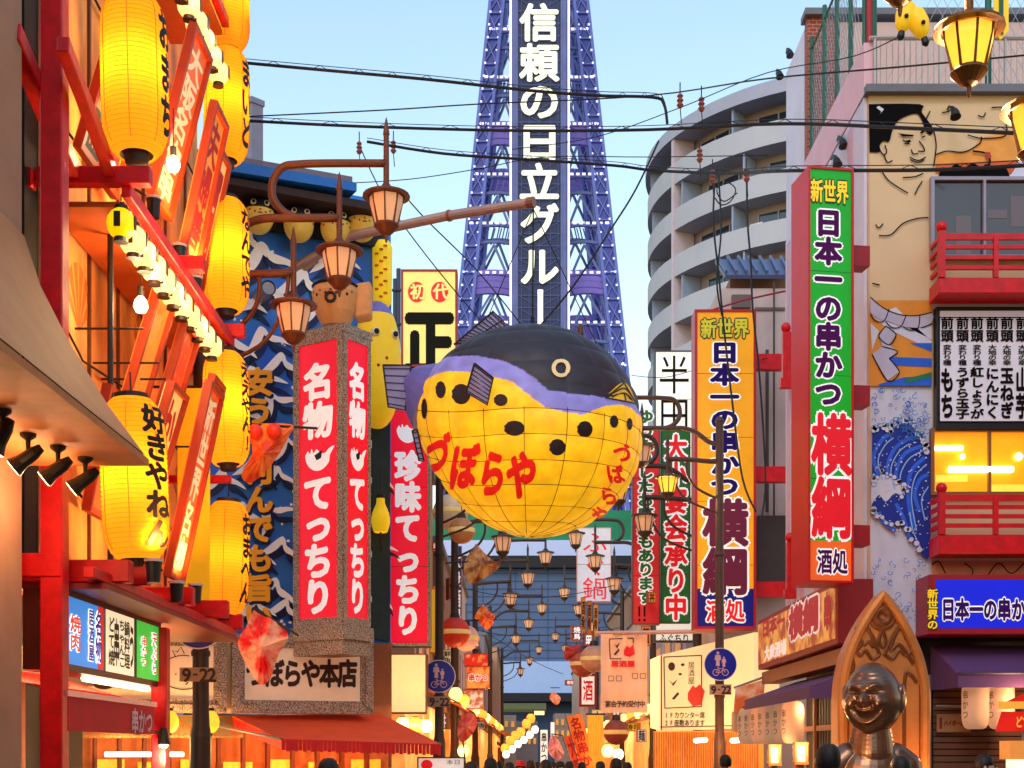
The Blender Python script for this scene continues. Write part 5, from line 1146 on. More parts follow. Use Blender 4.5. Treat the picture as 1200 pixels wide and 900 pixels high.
m = MB(); m.tube([W(1200, 815, 16.05), W(1200, 980, 16.05)], .03); m.build('pole', STEEL, st)
bx = thing('orange_light_box', 'small orange lit box low at the picture edge', 'lamp', W(1195, 885, 15.6))
m = MB(); m.quadslab([W(1184, 868, 15.6), W(1225, 868, 15.6), W(1225, 890, 15.6), W(1184, 890, 15.6)], .35); m.build('box', M('lightbox_orange', 'd08840', .5, em=.45), bx); m = MB(); m.quadslab([W(1190, 890, 15.65), W(1225, 890, 15.65), W(1225, 925, 15.65), W(1190, 925, 15.65)], .3); m.build('lit_face', M('lightbox_hot', 'ffe0a0', .4, em=2), bx)
# side of the corner shop along the lane
sb = thing('picture_side_sign', 'slanting side sign board of food pictures with a red end over the purple awning', 'sign', (4.2, 20, 3))
sf = plane((4.18, 20, 3), (-1, 0, 0)); ya, yb = 17.6, 23.3
z0_, z1_ = 2.98, 3.82
m = MB(); m.box(4.2, 4.66, ya, yb, z0_, z1_); m.build('case', M('case_red', '9c1018', .45), sb, bevel=.01)
m = MB(); m.box(4.182, 4.198, ya+.12, yb-.1, z0_+.08, z1_-.08); m.build('picture_panel', two_tone('food_pictures', 'f0b454', 'a84428', 3.2, .42, .6, .4, em=.35, detail=5), sb)
m = MB(); f = lambda a, b: Vector((4.175, a, b)); m.vtext('串', 18.1, 3.7, 3.2, .4, f, .06); m.htext('横綱', 3.5, 20.6, 18.6, .5, f, .06); m.htext('日本一', 3.62, 22.8, 20.9, .3, f, .05); m.build('lettering', M('side_ink', 'b41c30', .5, em=.3), sb)
m = MB(); m.htext('横綱', 3.5, 20.6, 18.6, .5, lambda a, b: Vector((4.178, a, b)), .13); m.htext('大衆酒場', 3.2, 22.6, 20.8, .25, f, .04); m.build('lettering_outline', WHITE, sb)
sa = thing('purple_side_awning', 'purple canvas awning along the lane side beside the arched statue', 'awning', (4.2, 20, 2.4))
m = MB(); xo, xi = 3.75, 4.62
m.face([(xi, 17.2, 2.72), (xi, 22.2, 2.72), (xo, 22.0, 2.42), (xo, 17.2, 2.42)]); m.face([(xo, 17.2, 2.42), (xo, 22.0, 2.42), (xo-.01, 22.0, 2.26), (xo-.01, 17.2, 2.26)]); m.face([(xi, 17.2, 2.72), (xo, 17.2, 2.42), (xo-.01, 17.2, 2.26), (xi, 17.2, 2.26)])
m.build('cloth', M('awning_purple'), sa)
m = MB(); m.box(XR-.4, XR-.1, 17.5, 23.5, 2.75, 2.95); m.build('batten', M('batten_peach', 'b07850', .6), sa)
for i in range(7):
    white_lantern(600 + 3.95*F/(19.2+i*.62), 880 - (1.97-1.6)*F/(19.2+i*.62)*1.0 - 3, 19.2+i*.62, 'white paper lantern in the row along the lane side, ' + ['nearest and whole', 'second from the statue', 'third from the statue', 'fourth from the statue', 'fifth from the statue', 'sixth from the statue', 'furthest from the statue'][i], .16, .6)
m = MB()
for y in (18.3, 19.3, 20.6, 22.0): m.box(XR-.14, XR-.06, y, y+.1, 0, 2.7)
m.box(XR-.12, XR-.07, 17.9, 23, 1.9, 1.98); m.box(XR-.12, XR-.07, 17.9, 23, 1.1, 1.16); m.build('side_frame', M('side_timber', 'a05c30', .6, nz=.2), shopr)
m = MB()
for i in range(16): m.box(XR-.1, XR-.07, 18.0+i*.17, 18.06+i*.17, 1.2, 2.7)
m.build('side_slat', M('side_slat', '3a2a24', .6), shopr)
for i, (px, py, Z) in enumerate(((907, 884, 19.2), (938, 882, 18.2))):
    o = thing('post_lantern', ['lit wooden post lantern beneath the row of white lanterns', 'lit wooden post lantern beside the slatted side window'][i], 'lantern', W(px, py, Z)); 
    m = MB(); m.box(-.05, .05, -.05, .05, -.12, .1); m.build('lit_glass', M('post_lit', 'ffd070', .4, em=3), o, rel=True)
    m = MB(); m.box(-.09, .09, -.09, .09, .1, .14); m.box(-.09, .09, -.09, .09, -.16, -.12)
    for a in (-.07, .07):
        for b in (-.07, .07): m.box(a-.015, a+.015, b-.015, b+.015, -.12, .1)
    m.box(-.04, .04, -.04, .04, -1.6 + .12, -.16); m.build('frame', M('side_timber'), o, rel=True); lamp(o, (0, -.25, .05), 12, (1, .6, .25), .05)
for y in (19, 21.5): lamp(shopr, Vector((4.1, y, 2.2)) - shopr.location, 16, (1, .55, .25), .1)
lamp(shopr, Vector((6.4, 17.0, 2.2)) - shopr.location, 26, (1, .55, .25), .1)
# green vertical sign, red sides
gs = flat_sign('green_vertical_sign', 'tall green vertical sign with purple and red lettering and red sides', 945, 1001, 197, 683, 16.6, .55, ((M('sign_green_lit', '10a01c', .4, em=.3, nz=.16, sc=1.4), 197, 634), (M('sign_orange_lit', 'f06420', .4, em=.3), 634, 683)), M('sign_red_case', 'c80c1c', .4, nz=.08), 2.5,
    [([('日本一の串かつ', 'v', 970, 245, 478, 34)], M('letter_violet', '4a0850', .7, spec=.15, em=.12, nz=.04), .05, WHITE, .11), ([('横綱', 'v', 974, 484, 632, 50)], M('letter_scarlet', 'e00a20', .5, em=.3, nz=.04), .04, WHITE, .085),
     ([('新世界', 'h', 225, 948, 995, 28)], YEL, .03, GRN, .1), ([('酒処', 'h', 658, 956, 994, 30)], M('letter_violet'), .03, WHITE, .1)], rz=R(9))
for y in (288, 455, 622): m = MB(); m.box(.2, .62, .25, .5, HH(y+12, 16.6)-HH(683, 16.6), HH(y-12, 16.6)-HH(683, 16.6)); m.build('bracket', M('sign_red_dark'), gs, rel=True)
ys_ = flat_sign('yellow_vertical_sign', 'tall yellow vertical sign with purple and maroon lettering in a red frame', 814, 886, 363, 737, 27, .5, ((M('sign_yellow_lit', 'f0a008', .4, em=.3, nz=.16, sc=1.4), 363, 690), (M('sign_navy_lit', '0a0a78', .4, em=.2), 690, 737)), M('sign_red_case2', 'b81420', .45), 3,
    [([('日本一の串かつ', 'v', 849, 400, 583, 34)], M('letter_indigo', '22085c', .7, spec=.15, em=.1, nz=.04), .05, WHITE, .11), ([('横綱', 'v', 850, 584, 698, 54)], M('letter_maroon', '6a0834', .5, em=.1, nz=.04), .04, WHITE, .085),
     ([('新世界', 'h', 385, 821, 878, 24)], M('letter_gold', 'c8b81c', .5, em=.3), .03, GRN, .1), ([('酒処', 'h', 716, 827, 873, 27)], M('letter_red', 'e0101c', .5, em=.3), .03, WHITE, .1)])
for y in (420, 553, 689): m = MB(); m.box(.5, 2.3, .2, .4, HH(y+9, 27)-HH(737, 27), HH(y-9, 27)-HH(737, 27)); m.build('bracket', RED, ys_, rel=True)
# beige house behind the yellow sign
hs_ = thing('beige_house', 'beige rendered house with a small slate roof behind the yellow sign', 'building', (5, 28.4, 0))
m = MB(); m.box(4.3, 7.5, 28.4, 31, 0, HH(338, 28.4)); m.build('wall', M('house_beige', 'c8b0a8', .75, nz=.15, sc=1.5), hs_)
m = MB(); m.box(4.6, 7.4, 28.8, 30.9, HH(338, 28.4), HH(318, 28.4)); m.build('attic_wall', M('attic_brown', '9a6c50', .75, nz=.25), hs_)
m = MB(); m.quadslab([W(838, 304, 29.4), W(918, 304, 29.4), W(924, 322, 28.2), W(850, 322, 28.2)], .08)
for i in range(7): m.bar(W(840+i*12.5, 303.5, 29.4) + Vector((0, -.02, .05)), W(851+i*12, 321.5, 28.2) + Vector((0, -.02, .05)), .05)
m.build('roof', M('roof_slate', '5a6484', .5, nz=.15), hs_)
m = MB(); m.tube([W(899, 410, 28.3), W(899, 600, 28.3)], .035); m.tube([W(907, 330, 28.3), W(907, 690, 28.3)], .02); m.box(XX(888, 28), XX(924, 28), 28, 28.38, HH(693, 28), HH(604, 28)); m.build('pipe', M('house_pipe', '4a3c3a', .6), hs_)
m = MB(); m.quadslab([W(885, 360, 28.36), W(920, 360, 28.36), W(920, 363, 28.36), W(885, 363, 28.36)], .04); m.quadslab([W(858, 345, 28.3), W(880, 345, 28.3), W(880, 360, 28.3), W(858, 360, 28.3)], .1); m.build('trim', M('house_trim', '6a5850', .6), hs_)
m = MB(); m.tube([W(820, 368, 28.0), W(870, 352, 27.9), W(925, 340, 27.6)], .02, 6); tag(m.build('red_cable', M('cable_red', '9a2030', .5), None), 'thin red cable strung above the yellow vertical sign', 'cable')
# white, green and red upright signs behind
flat_sign('white_light_sign', 'tall white lit sign with black brush lettering behind the green banner', 767, 813, 411, 752, 33, .4, M('sign_white_lit', 'f2eede', .4, em=.55, nz=.12, sc=1.2), M('sign_frame_dark', '3a302c', .5), 1.5, [([('半田屋', 'v', 790, 415, 560, 38)], M('sign_ink', '1a1812', .8, spec=.1), .0, None, 0), ([('ふぐちり', 'h', 748, 772, 808, 11)], M('sign_ink'), .02, None, 0)])
flat_sign('green_banner_sign', 'green upright sign with red white edged lettering beside the white lit sign', 774, 809, 503, 730, 31.2, .25, M('sign_green_dull', '1e6424', .5, em=.15, nz=.1), M('sign_green_edge', '184a20', .5), 1, [([('大小宴会承り中', 'v', 792, 509, 727, 27)], M('letter_red'), .04, WHITE, .12)])
flat_sign('red_banner_sign', 'red upright sign with green white edged lettering just past the fish', 741, 773, 503, 732, 31.0, .25, M('sign_red_dull', 'd42424', .5, em=.2, nz=.1), M('sign_red_edge', '7a1a1a', .5), 1, [([('ゆったりしたお座敷もあります', 'v', 756.5, 480, 708, 19)], M('letter_leaf', '1c6a20', .5, em=.1), .05, WHITE, .14), ([('‼', 'h', 719, 746, 768, 24)], M('sign_ink'), .0, None, 0)])

for px, py, Z, lb in ((921, 384, 22.6, 'upper red newel post with a ball top beside the green sign'), (926, 630, 22.4, 'lower red newel post with a ball top near the green sign foot')):
    o = thing('red_newel', lb, 'balcony post', W(px, py, Z)); m = MB(); m.box(-.06, .08, -.06, .06, -.85, -.08); m.box(-.1, .25, -.08, .08, -1.0, -.85); m.build('post', RED, o, rel=True)
    m = MB(); m.ball((0, 0, 0), .085, 14); m.build('ball_top', RED, o, rel=True, smooth=True)
    m = MB()
    for k in range(5): m.box(.08, .22, -.03, .03, -.75 + k*.14, -.69 + k*.14)
    m.build('rail', RED, o, rel=True)
# ------------------------------------------------------------------ lit pub box sign and reed blinds, lane side
bp0, bp1 = Vector((3.35, 31, 0)), Vector((4.54, 25.5, 0)); bd = (bp1-bp0).normalized(); bn = Vector((bd.y, -bd.x, 0))
bpl = plane(bp0, bn)
pb = thing('pub_box_sign', 'lit cream box sign with a brush logo and red seal above the reed blinds', 'sign', (3.4, 30.6, 2.1))
m = MB(); m.quadslab([bpl(773, 768), bpl(884, 741), bpl(884, 853), bpl(773, 856)], .5); m.build('box', M('pub_cream', 'f4d69a', .5, em=.5, nz=.06, sc=1), pb)
m = MB()
f = lambda a, b: bpl(a, b, .012)
for a, b2 in (((778, 770), (822, 768)), ((778, 770), (779, 830)), ((822, 768), (822, 828)), ((779, 830), (822, 828)), ((774, 852), (884, 850)), ((775, 768), (775, 856))): m.ribbon([a, b2], .6, f)
m.disc2(787, 781, 4, 5, f); m.poly2([(783, 796), (788, 801), (794, 796), (789, 804)], f); m.poly2([(787, 819), (794, 811), (796, 813), (790, 820)], f); m.disc2(800, 779, 2.2, 1.6, f); m.disc2(797, 790, 2, 1.4, f)
m.vtext('居酒屋', 810, 775, 802, 8, f, .0, flip=-1)
m.htext('1Fカウンター席', 838, 778, 826, 8, f, .02, flip=-1); m.htext('2F座敷あります', 847, 778, 826, 8, f, .02, flip=-1); m.build('lettering', M('pub_ink', '33241c', .6), pb)
m = MB(); m.poly2([(806, 812), (812, 803), (815, 806), (820, 802), (826, 810), (822, 826), (812, 828), (806, 820)], f); m.build('red_seal', M('pub_red', 'd41c1c', .5, em=.3), pb)
m = MB(); m.quadslab([W(762, 773, 31.4), W(773, 768, 31.0), W(773, 856, 31.0), W(762, 853, 31.4)], .1); m.build('end_face', M('pub_hot', 'ffe6a0', .5, em=.9, nz=.05), pb)
bl = thing('reed_blind', 'orange lit reed blind closing the pub front below the box sign', 'blind', (3.5, 30, 0))
m = MB(); m.quadslab([bpl(766, 857, -.3), bpl(889, 856, -.3), bpl(889, 990, -.3), bpl(766, 990, -.3)], .1); m.build('back', M('blind_back', 'f08a30', .6, em=.9, nz=.5, sc=2.5), bl)
m = MB()
for i in range(60): x = 767 + i*2.05; m.bar(bpl(x, 858, -.2), bpl(x, 990, -.2), .02)
m.build('reed', M('reed_gold', 'b8682c', .6, em=.1, nz=.3), bl)
m = MB()
for x in (821, 864): m.tube([bpl(x-6, 868, .05), bpl(x+6, 867, .05)], .05)
m.build('tube_light', M('tube_light'), bl)
for x in (800, 850): lamp(bl, bpl(x, 872, 1.0) - bl.location, 30, (1, .5, .18), .15)
fc = thing('food_flag', 'pale orange food flag hung beside the blue sign pole over the reed blind', 'flag', W(873, 815, 23.5))
m = MB(); m.quadslab([W(862, 806, 23.5), W(897, 796, 23.5), W(893, 834, 23.5), W(860, 834, 23.5)], .03); m.build('cloth', two_tone('flag_prawn', 'ecc0a0', 'e0662c', 4, .4, .6, em=.1), fc)
m = MB(); m.tube([W(860, 806, 23.6), W(905, 790, 23.6)], .02); m.build('rod', STEEL, fc)
fc = thing('lantern_bunch', 'bunch of pale folded paper streamers below the pale orange food flag', 'streamers', W(875, 850, 23.6))
m = MB()
for i in range(9): m.tube([W(861+i*4.2, 834, 23.6), W(861+i*4.2, 858, 23.6)], [.05, .06], 8)
m.build('paper_streamer', M('streamer', 'd8a070', .6, em=.1, nz=.2), fc)
# peach reservation banner on its pole
bn_ = thing('cloth_banner', 'peach cloth banner with a framed brush logo hung from a long pale pole', 'banner', W(731, 835, 29))
m = MB()
def wob(x, y): return W(x, y, 29 + .05*math.sin(x*.35) + .02*math.sin(y*.2))
for i in range(14):
    for j in range(12):
        x0, x1 = 704 + i*3.9, 704 + (i+1)*3.9; y0, y1 = 743 + j*7.7, 743 + (j+1)*7.7; s = (x0-731)*.02
        m.face([wob(x0, y0), wob(x1, y0), wob(x1, y1), wob(x0, y1)])
bmesh.ops.remove_doubles(m.bm, verts=m.bm.verts[:], dist=.001); m.build('cloth', M('banner_peach', 'f0b48c', .7, em=.2, nz=.12, sc=2), bn_, smooth=True)
f = lambda a, b: wob(a, b) + Vector((0, -.03, 0)); m = MB()
for a, b2 in (((714, 749), (742, 748)), ((714, 749), (715, 772)), ((715, 772), (728, 772)), ((742, 748), (742, 754))): m.ribbon([a, b2], .6, f)
m.poly2([(719, 753), (722, 757), (727, 752), (723, 760)], f); m.poly2([(719, 767), (725, 760), (726, 762), (721, 768)], f)
m.htext('宴会予約受付中', 825, 709, 756, 8, f, .02, flip=-1, grow=1.1)
for q in ((720, 795), (748, 792)): m.htext('□□', q[1], q[0]-8, q[0]+10, 9, f, -.01, flip=-1)
m.build('lettering', M('pub_ink'), bn_)
m = MB(); m.poly2([(731, 762), (734, 757), (738, 759), (742, 755), (744, 766), (738, 770), (731, 768)], f); m.htext('居酒屋', 778, 716, 744, 8, f, .04, flip=-1); m.build('red_lettering', M('pub_red'), bn_)
m = MB(); m.tube([W(698, 742, 29.1), W(886, 739, 28.2)], .045, 8); m.build('pole', M('pole_pink', 'c89888', .4, metal=.2), bn_)
# ------------------------------------------------------------------ shops along the lane beyond the crossing
WALLC = [('c4b29c', 'cream'), ('8f6a54', 'brown'), ('a8a4ac', 'grey'), ('b88a68', 'tan'), ('7c7478', 'slate')]
def lane_shop(sgn, z0, z1, h, hx, label, face):
    X = cen((z0+z1)/2) + sgn*(3.3 if sgn < 0 else 3.0); o = thing('lane_shop', label, 'shop', (X, z0, 0), 0, 'shops along the lane'); xo = X + sgn*6
    a, b = min(X, xo), max(X, xo)
    m = MB(); m.box(a, b, z0, z1-.1, 2.7, h); m.build('wall', M('shopwall_'+hx, hx, .75, nz=.25, sc=1), o)
    m = MB(); m.box(a-.1, b+.1, z0-.05, z1-.05, h, h+.15); m.build('roof', M('coping_grey'), o)
    m = MB(); m.box(a+.2, b-.2, z0+.1, z1-.2, 0, 2.7); m.build('shop_front', M('front_'+face, face, .5, em=1.1, nz=.6, sc=1.6), o)
    for lv in range(int((h-3)/2.6)):
        for k in range(min(5, int((z1-z0)/2.4))):
            y = z0 + .7 + k*2.4; z = 3.5 + lv*2.6; xs = X - sgn*.02; w = MB(); fr = MB()
            w.box(xs-.01, xs+.01, y, y+1.3, z, z+1.2); fr.box(xs-.03, xs+.03, y-.06, y, z-.06, z+1.26); fr.box(xs-.03, xs+.03, y+1.3, y+1.36, z-.06, z+1.26); fr.box(xs-.03, xs+.03, y, y+1.3, z+1.2, z+1.26); fr.box(xs-.03, xs+.03, y, y+1.3, z-.06, z)
            wi = fr.build('window', M('frame_lilac'), o); w.build('pane', M('lane_pane', 'e8a450', .2, em=.35, nz=.5, sc=.7), wi)
    m = MB(); xa = X - sgn*.9; m.quadslab([(X, z0+.2, 3.0), (X, z1-.3, 3.0), (xa, z1-.3, 2.55), (xa, z0+.2, 2.55)], .03); m.build('awning', M('aw_'+face, random.choice(['b82818', 'c8742c', '8a2030', '2c6a5c']), .7, nz=.2), o)
    lamp(o, (-sgn*1.2, (z1-z0)/2, 2.4), 80, (1, .52, .22), .2)
for i, (z0, z1, h, hx, fc_) in enumerate(((27.5, 34, 8.2, 'b88a68', 'e8843a'), (34, 42, 6.8, '8f6a54', 'f0a848'), (42, 52, 7.4, 'c4b29c', 'e87a2c'), (52, 66, 6.2, 'a8a4ac', 'f0b458'), (66, 84, 7.2, '7c7478', 'e89040'), (84, 124, 8.0, 'b88a68', 'f0a040'))):
    lane_shop(-1, z0, z1, h, hx, ['tan', 'brown', 'cream', 'grey', 'slate', 'long tan'][i] + ' walled lane shop with lit front, mascots side, ' + ['nearest the crossing', 'second along', 'third along', 'fourth along', 'fifth along', 'furthest'][i], fc_)
for i, (z0, z1, h, hx, fc_) in enumerate(((35, 43, 7.2, 'a8a4ac', 'f0a040'), (43, 54, 6.4, 'c4b29c', 'e8843a'), (54, 68, 8.0, '8f6a54', 'f0b458'), (68, 90, 6.6, '7c7478', 'e87a2c'), (90, 124, 8.5, 'c4b29c', 'f0a848'))):
    lane_shop(1, z0, z1, h, hx, ['grey', 'cream', 'brown', 'slate', 'long cream'][i] + ' walled lane shop with lit front on the banner side, ' + ['next to the pub', 'second past the pub', 'third past the pub', 'fourth past the pub', 'furthest along'][i], fc_)
# signs and ornaments crowding the lane
flat_sign('food_board', 'red picture board, uppermost of three stacked boards at the lane side', 544, 572, 766, 781, 33, .15, two_tone('board_food_a', 'd42418', 'f0b060', 5, .5, .62, em=.3), M('board_edge_red', 'a8201c', .5), .7, [])
flat_sign('food_board', 'orange picture board, middle of three stacked boards at the lane side', 547, 574, 781, 807, 33, .15, two_tone('board_food_b', 'f0a048', 'c83c1c', 4, .45, .6, em=.3), M('board_edge_orange', 'c8581c', .5), .7, [([('串かつ', 'h', 794, 549, 572, 9)], M('letter_red'), .04, WHITE, .12)])
flat_sign('food_board', 'pink edged picture board, lowest of three stacked boards at the lane side', 543, 567, 809, 831, 33, .15, two_tone('board_food_c', 'e8d8c8', 'b06a4c', 5, .45, .55, em=.25), M('board_edge_pink', 'c87868', .5), 1.2, [])
flat_sign('white_red_sign', 'white sign with big red characters under the fish tail end of the lane lamps', 676, 716, 618, 705, 46, .3, M('sign_white_dull', 'd8d0d4', .5, em=.12), M('board_edge_pink'), .5, [([('ふぐ鍋', 'v', 697, 622, 703, 30)], M('letter_scarlet'), .0, None, 0)])
for i, (x0, x1, hx) in enumerate(((681, 686, 'd8802c'), (688, 693, 'c86824'), (695, 701, 'd88a34'))):
    flat_sign('narrow_board', ['narrow orange board, first of three beside the peach banner pole', 'narrow orange board, middle of three beside the peach banner pole', 'narrow orange board, third of three, touching the cable bundle'][i], x0, x1, 700+i*4, 742+i*2, 36, .15, M('narrow_'+hx, hx, .6, em=.2, nz=.25), M('side_timber'), .4, [([('酒肴', 'v', (x0+x1)/2, 704+i*4, 738, 4)], INKM, .02, None, 0)])
flat_sign('small_white_sign', 'small white lit sign with red border below the red ornaments', 679, 699, 790, 828, 37, .3, M('sign_white_lit'), M('board_edge_red'), 2.5, [([('酒', 'v', 689, 796, 822, 12)], M('letter_scarlet'), .02, None, 0)])
flat_sign('lane_wall_sign', 'vertical cream lit sign deep in the lane beside the strings of lights', 633, 642, 855, 897, 78, .4, M('sign_white_lit'), M('sign_frame_dark'), .3, [([('串かつ', 'v', 637.5, 858, 894, 7)], M('sign_ink'), .03, None, 0)])
flat_sign('lane_wall_sign', 'slender pale lit sign deep in the lane, right beside the cream one', 645, 650, 846, 872, 84, .4, M('sign_white_lit'), M('sign_frame_dark'), .2, [])
flat_sign('lane_wall_sign', 'short bright sign bar over the cream lit sign deep in the lane', 626, 638, 833, 838, 88, .4, M('sign_hot', 'ffe890', .4, em=1.5), M('sign_frame_dark'), .2, [])
flat_sign('lane_side_sign', 'tall yellow sign edge behind the dark pole under the fish tail', 504, 511, 690, 765, 26.5, .4, M('sign_yellow_side', 'f0b820', .5, em=.35), M('board_edge_orange'), .5, [])
flat_sign('lane_side_sign', 'blue and white lettered vertical sign between the two dark poles', 530, 541, 640, 740, 34, .3, M('sign_bluegrey', '34407c', .5, em=.1), M('board_edge_pink'), .8, [([('大衆酒場', 'v', 535.5, 645, 735, 9)], WHITE, .02, None, 0)])
flat_sign('floor_sign', 'low white framed board with a red emblem near the foot of the red awning', 489, 545, 887, 925, 20, .08, M('floor_white', 'f0e4dc', .5, em=.4), BLACK, 1.5, [([('本日', 'h', 893, 523, 540, 6)], M('sign_ink'), .0, None, 0), ([('●', 'h', 896, 492, 510, 16)], M('letter_red'), .0, None, 0)])
for i, (px, py, Z, rr, hx, lb) in enumerate(((533, 741, 30, .34, 'c8341c', 'round red ball ornament over the stacked picture boards'), (546, 748, 31, .3, 'e0b0a0', 'round pale pink ball ornament beside the red one'), (541, 622, 31, .3, 'b87848', 'round tan ball ornament just below the fish by the dark pole'), (528, 600, 32, .42, 'd8b890', 'round cream ball ornament half hidden behind the fish belly'), (696, 772, 34, .34, 'c89070', 'tan round ornament beside the peach banner'), (684, 778, 36, .36, 'b05038', 'rusty red round ornament left of the peach banner'), (722, 858, 32, .3, '8a4030', 'dark red round ornament under the peach banner'))):
    o = thing('ball_ornament', lb, 'ornament', W(px, py, Z)); m = MB(); m.ball((0, 0, 0), rr, 20); m.build('ball', M('orn_'+hx, hx, .5, em=.08, nz=.3, sc=4), o, rel=True, smooth=True)
    m = MB(); m.lathe([(0, rr+.12), (rr*.25, rr+.1), (rr*.35, rr*.93)], seg=12); m.tube([(0, 0, rr+.1), (0, 0, rr+.5)], .01, 5); m.build('cap', CAPM, o, rel=True)
    m = MB(); m.lathe([(rr*1.005, -.05), (rr*1.02, 0), (rr*1.005, .05)], seg=24); m.build('band', M('orn_band', 'f0d080', .5, em=.1), o, rel=True)
def food_flag(pts, Z, hx1, hx2, label, balls=(), rod=None, letters=None):
    cx = sum(p[0] for p in pts)/len(pts); cy = sum(p[1] for p in pts)/len(pts); o = thing('food_flag', label, 'flag', W(cx, cy, Z))
    m = MB(); c = W(cx, cy, Z-.18); P = [W(x, y, Z + .06*math.sin(i*2.2)) for i, (x, y) in enumerate(spl(list(pts)+[pts[0]], 4)[:-1])]
    cv = m.v(c); pv = [m.v(p) for p in P]; bv = m.v(c + Vector((0, .12, 0)))
    for i in range(len(pv)): j = (i+1) % len(pv); m.bm.faces.new((cv, pv[i], pv[j])); m.bm.faces.new((bv, pv[j], pv[i]))
    m.build('cloth', two_tone('flagcloth_'+hx1+hx2, hx1, hx2, 4.5, .42, .6, .55, em=.18, detail=4), o)
    if balls:
        m = MB()
        for x, y, r in balls: m.ball(W(x, y, Z-.14), r*Z/F, 14)
        m.build('food_ball', M('food_redball', 'd83018', .45, em=.15, nz=.25, sc=8), o, smooth=True)
    m = MB(); m.tube([W(*p, Z) for p in (rod or (pts[0], pts[1]))], .018, 6); m.build('rod', DKIRON, o)
    if letters: m = MB(); m.htext(letters, cy-2, cx-16, cx+16, 14, lambda a, b: W(a, b, Z-.24), .04, flip=-1); m.build('lettering', M('pub_red'), o)
food_flag([(287, 497), (341, 497), (338, 512), (325, 535), (308, 556), (292, 566), (283, 556), (296, 530)], 17.8, 'd8702c', 'c03c18', 'hanging fan shaped flag with orange skewered food on the blue wave wall', [(299, 506, 9), (321, 505, 9)], ((287, 497), (372, 502)))
food_flag([(298, 713), (337, 741), (326, 768), (316, 796), (302, 800), (279, 757), (288, 735)], 16.6, 'd81c18', 'e8a078', 'crumpled red food flag hanging over the shop name box', [], ((296, 712), (350, 745)))
food_flag([(558, 637), (575, 655), (585, 658), (582, 668), (550, 685), (544, 660)], 27, 'c88848', '7a3c20', 'brown leaf shaped flag on a rod left under the fish', [], ((522, 660), (586, 656)))
food_flag([(566, 708), (573, 716), (580, 722), (577, 732), (570, 738), (560, 728), (556, 722)], 31, 'f0883c', 'd0401c', 'orange pointed flag below the leaf shaped one', [], ((540, 728), (582, 726)))
food_flag([(539, 838), (552, 836), (560, 846), (552, 862), (541, 870), (536, 860)], 27, 'd83428', 'e86a50', 'small tilted red flag above the crowd beside the stacked boards', [], ((539, 838), (546, 900)))
food_flag([(648, 810), (657, 818), (652, 826), (644, 818)], 50, 'e87850', 'e0a888', 'small orange diamond flag among the far street lamps', [], ((645, 806), (656, 806)))
food_flag([(646, 860), (655, 868), (661, 885), (652, 890), (642, 880)], 40, 'b86a70', 'd89890', 'dusty pink flag low in the lane beside the orange tilted banners', [], ((646, 860), (660, 862)))
food_flag([(662, 758), (690, 755), (697, 768), (664, 774)], 36, 'b03020', '7a2018', 'dark red pointed awning flag beneath the street lamps on the banner side', [], ((662, 768), (700, 765)))
for i, (x0, y0, x1, y1, w, tx, lb) in enumerate(((672, 838, 690, 900, 18, '名物串かつ', 'bright orange leaning banner with red writing, taller of the pair'), (666, 862, 680, 905, 12, '大阪', 'red edged leaning banner, shorter of the orange pair'))):
    o = thing('leaning_banner', lb, 'banner', W(x1, y1, 27)); f = lambda u, v: W(x0 + (x1-x0)*v + u*w, y0 + (y1-y0)*v - u*4, 27)
    m = MB(); m.quadslab([f(-.5, 0), f(.5, 0), f(.5, 1.6), f(-.5, 1.6)], .02); m.build('cloth', M('lean_orange%d' % i, ('f0701c', 'e04418')[i], .6, em=.35, nz=.15), o)
    m = MB(); m.vtext(tx, 0, .04, 1.2, .7, lambda u, v: f(u, v) + Vector((0, -.02, 0)), .03, flip=-1); m.build('lettering', M('lean_ink', 'b01010', .6), o)
    m = MB(); m.tube([f(-.5, -.05), f(-.5, 1.75)], .015, 6); m.build('pole', STEEL, o)
o = thing('yellow_curtain', 'golden yellow cloth hanging beside the orange leaning banners', 'curtain', W(697, 900, 28))
m = MB()
for i in range(6): m.tube([W(690+i*3, 838, 28), W(690+i*3+1, 960, 28)], .035, 8)
m.build('cloth', M('curtain_gold', 'f0a830', .7, em=.35, nz=.25), o)
m = MB(); m.tube([W(687, 837, 28), W(709, 837, 28)], .02); m.build('rod', DKIRON, o)
# glowing lane lanterns
LG = M('lane_lantern_lit', 'ffd070', .4, em=2.4, nz=.15); LO = M('lane_lantern_orange', 'ff9a30', .4, em=1.5, nz=.15); LWH = M('lane_lantern_white', 'fff0d0', .4, em=2.2, nz=.1)
def lane_lantern(px, py, Z, r, mat, label, group=None, w=0):
    o = thing('lane_lantern', label, 'lantern', W(px, py, Z), 0, group); m = MB(); n = 10; m.lathe([(r*math.sin(math.pi*(.12+.76*i/n)), -r*1.15*math.cos(math.pi*(.12+.76*i/n))) for i in range(n+1)], seg=14); m.build('paper_shade', mat, o, rel=True, smooth=True)
    m = MB(); m.lathe([(0, r*1.2), (r*.4, r*1.2), (r*.4, r*1.05)], seg=10); m.lathe([(r*.4, -r*1.05), (r*.4, -r*1.2), (0, -r*1.2)], seg=10); m.build('ring', CAPM, o, rel=True)
    if w: lamp(o, (0, -r-.1, 0), w, (1, .6, .25), .1)
for i, (x, y) in enumerate(((592, 877), (598, 868), (604, 862), (610, 858), (617, 848), (622, 842))): lane_lantern(x, y, 40+i*6, .13*(40+i*6)/40, LO, 'round orange lantern in the far string climbing above the crowd', 'far orange string of lanterns')
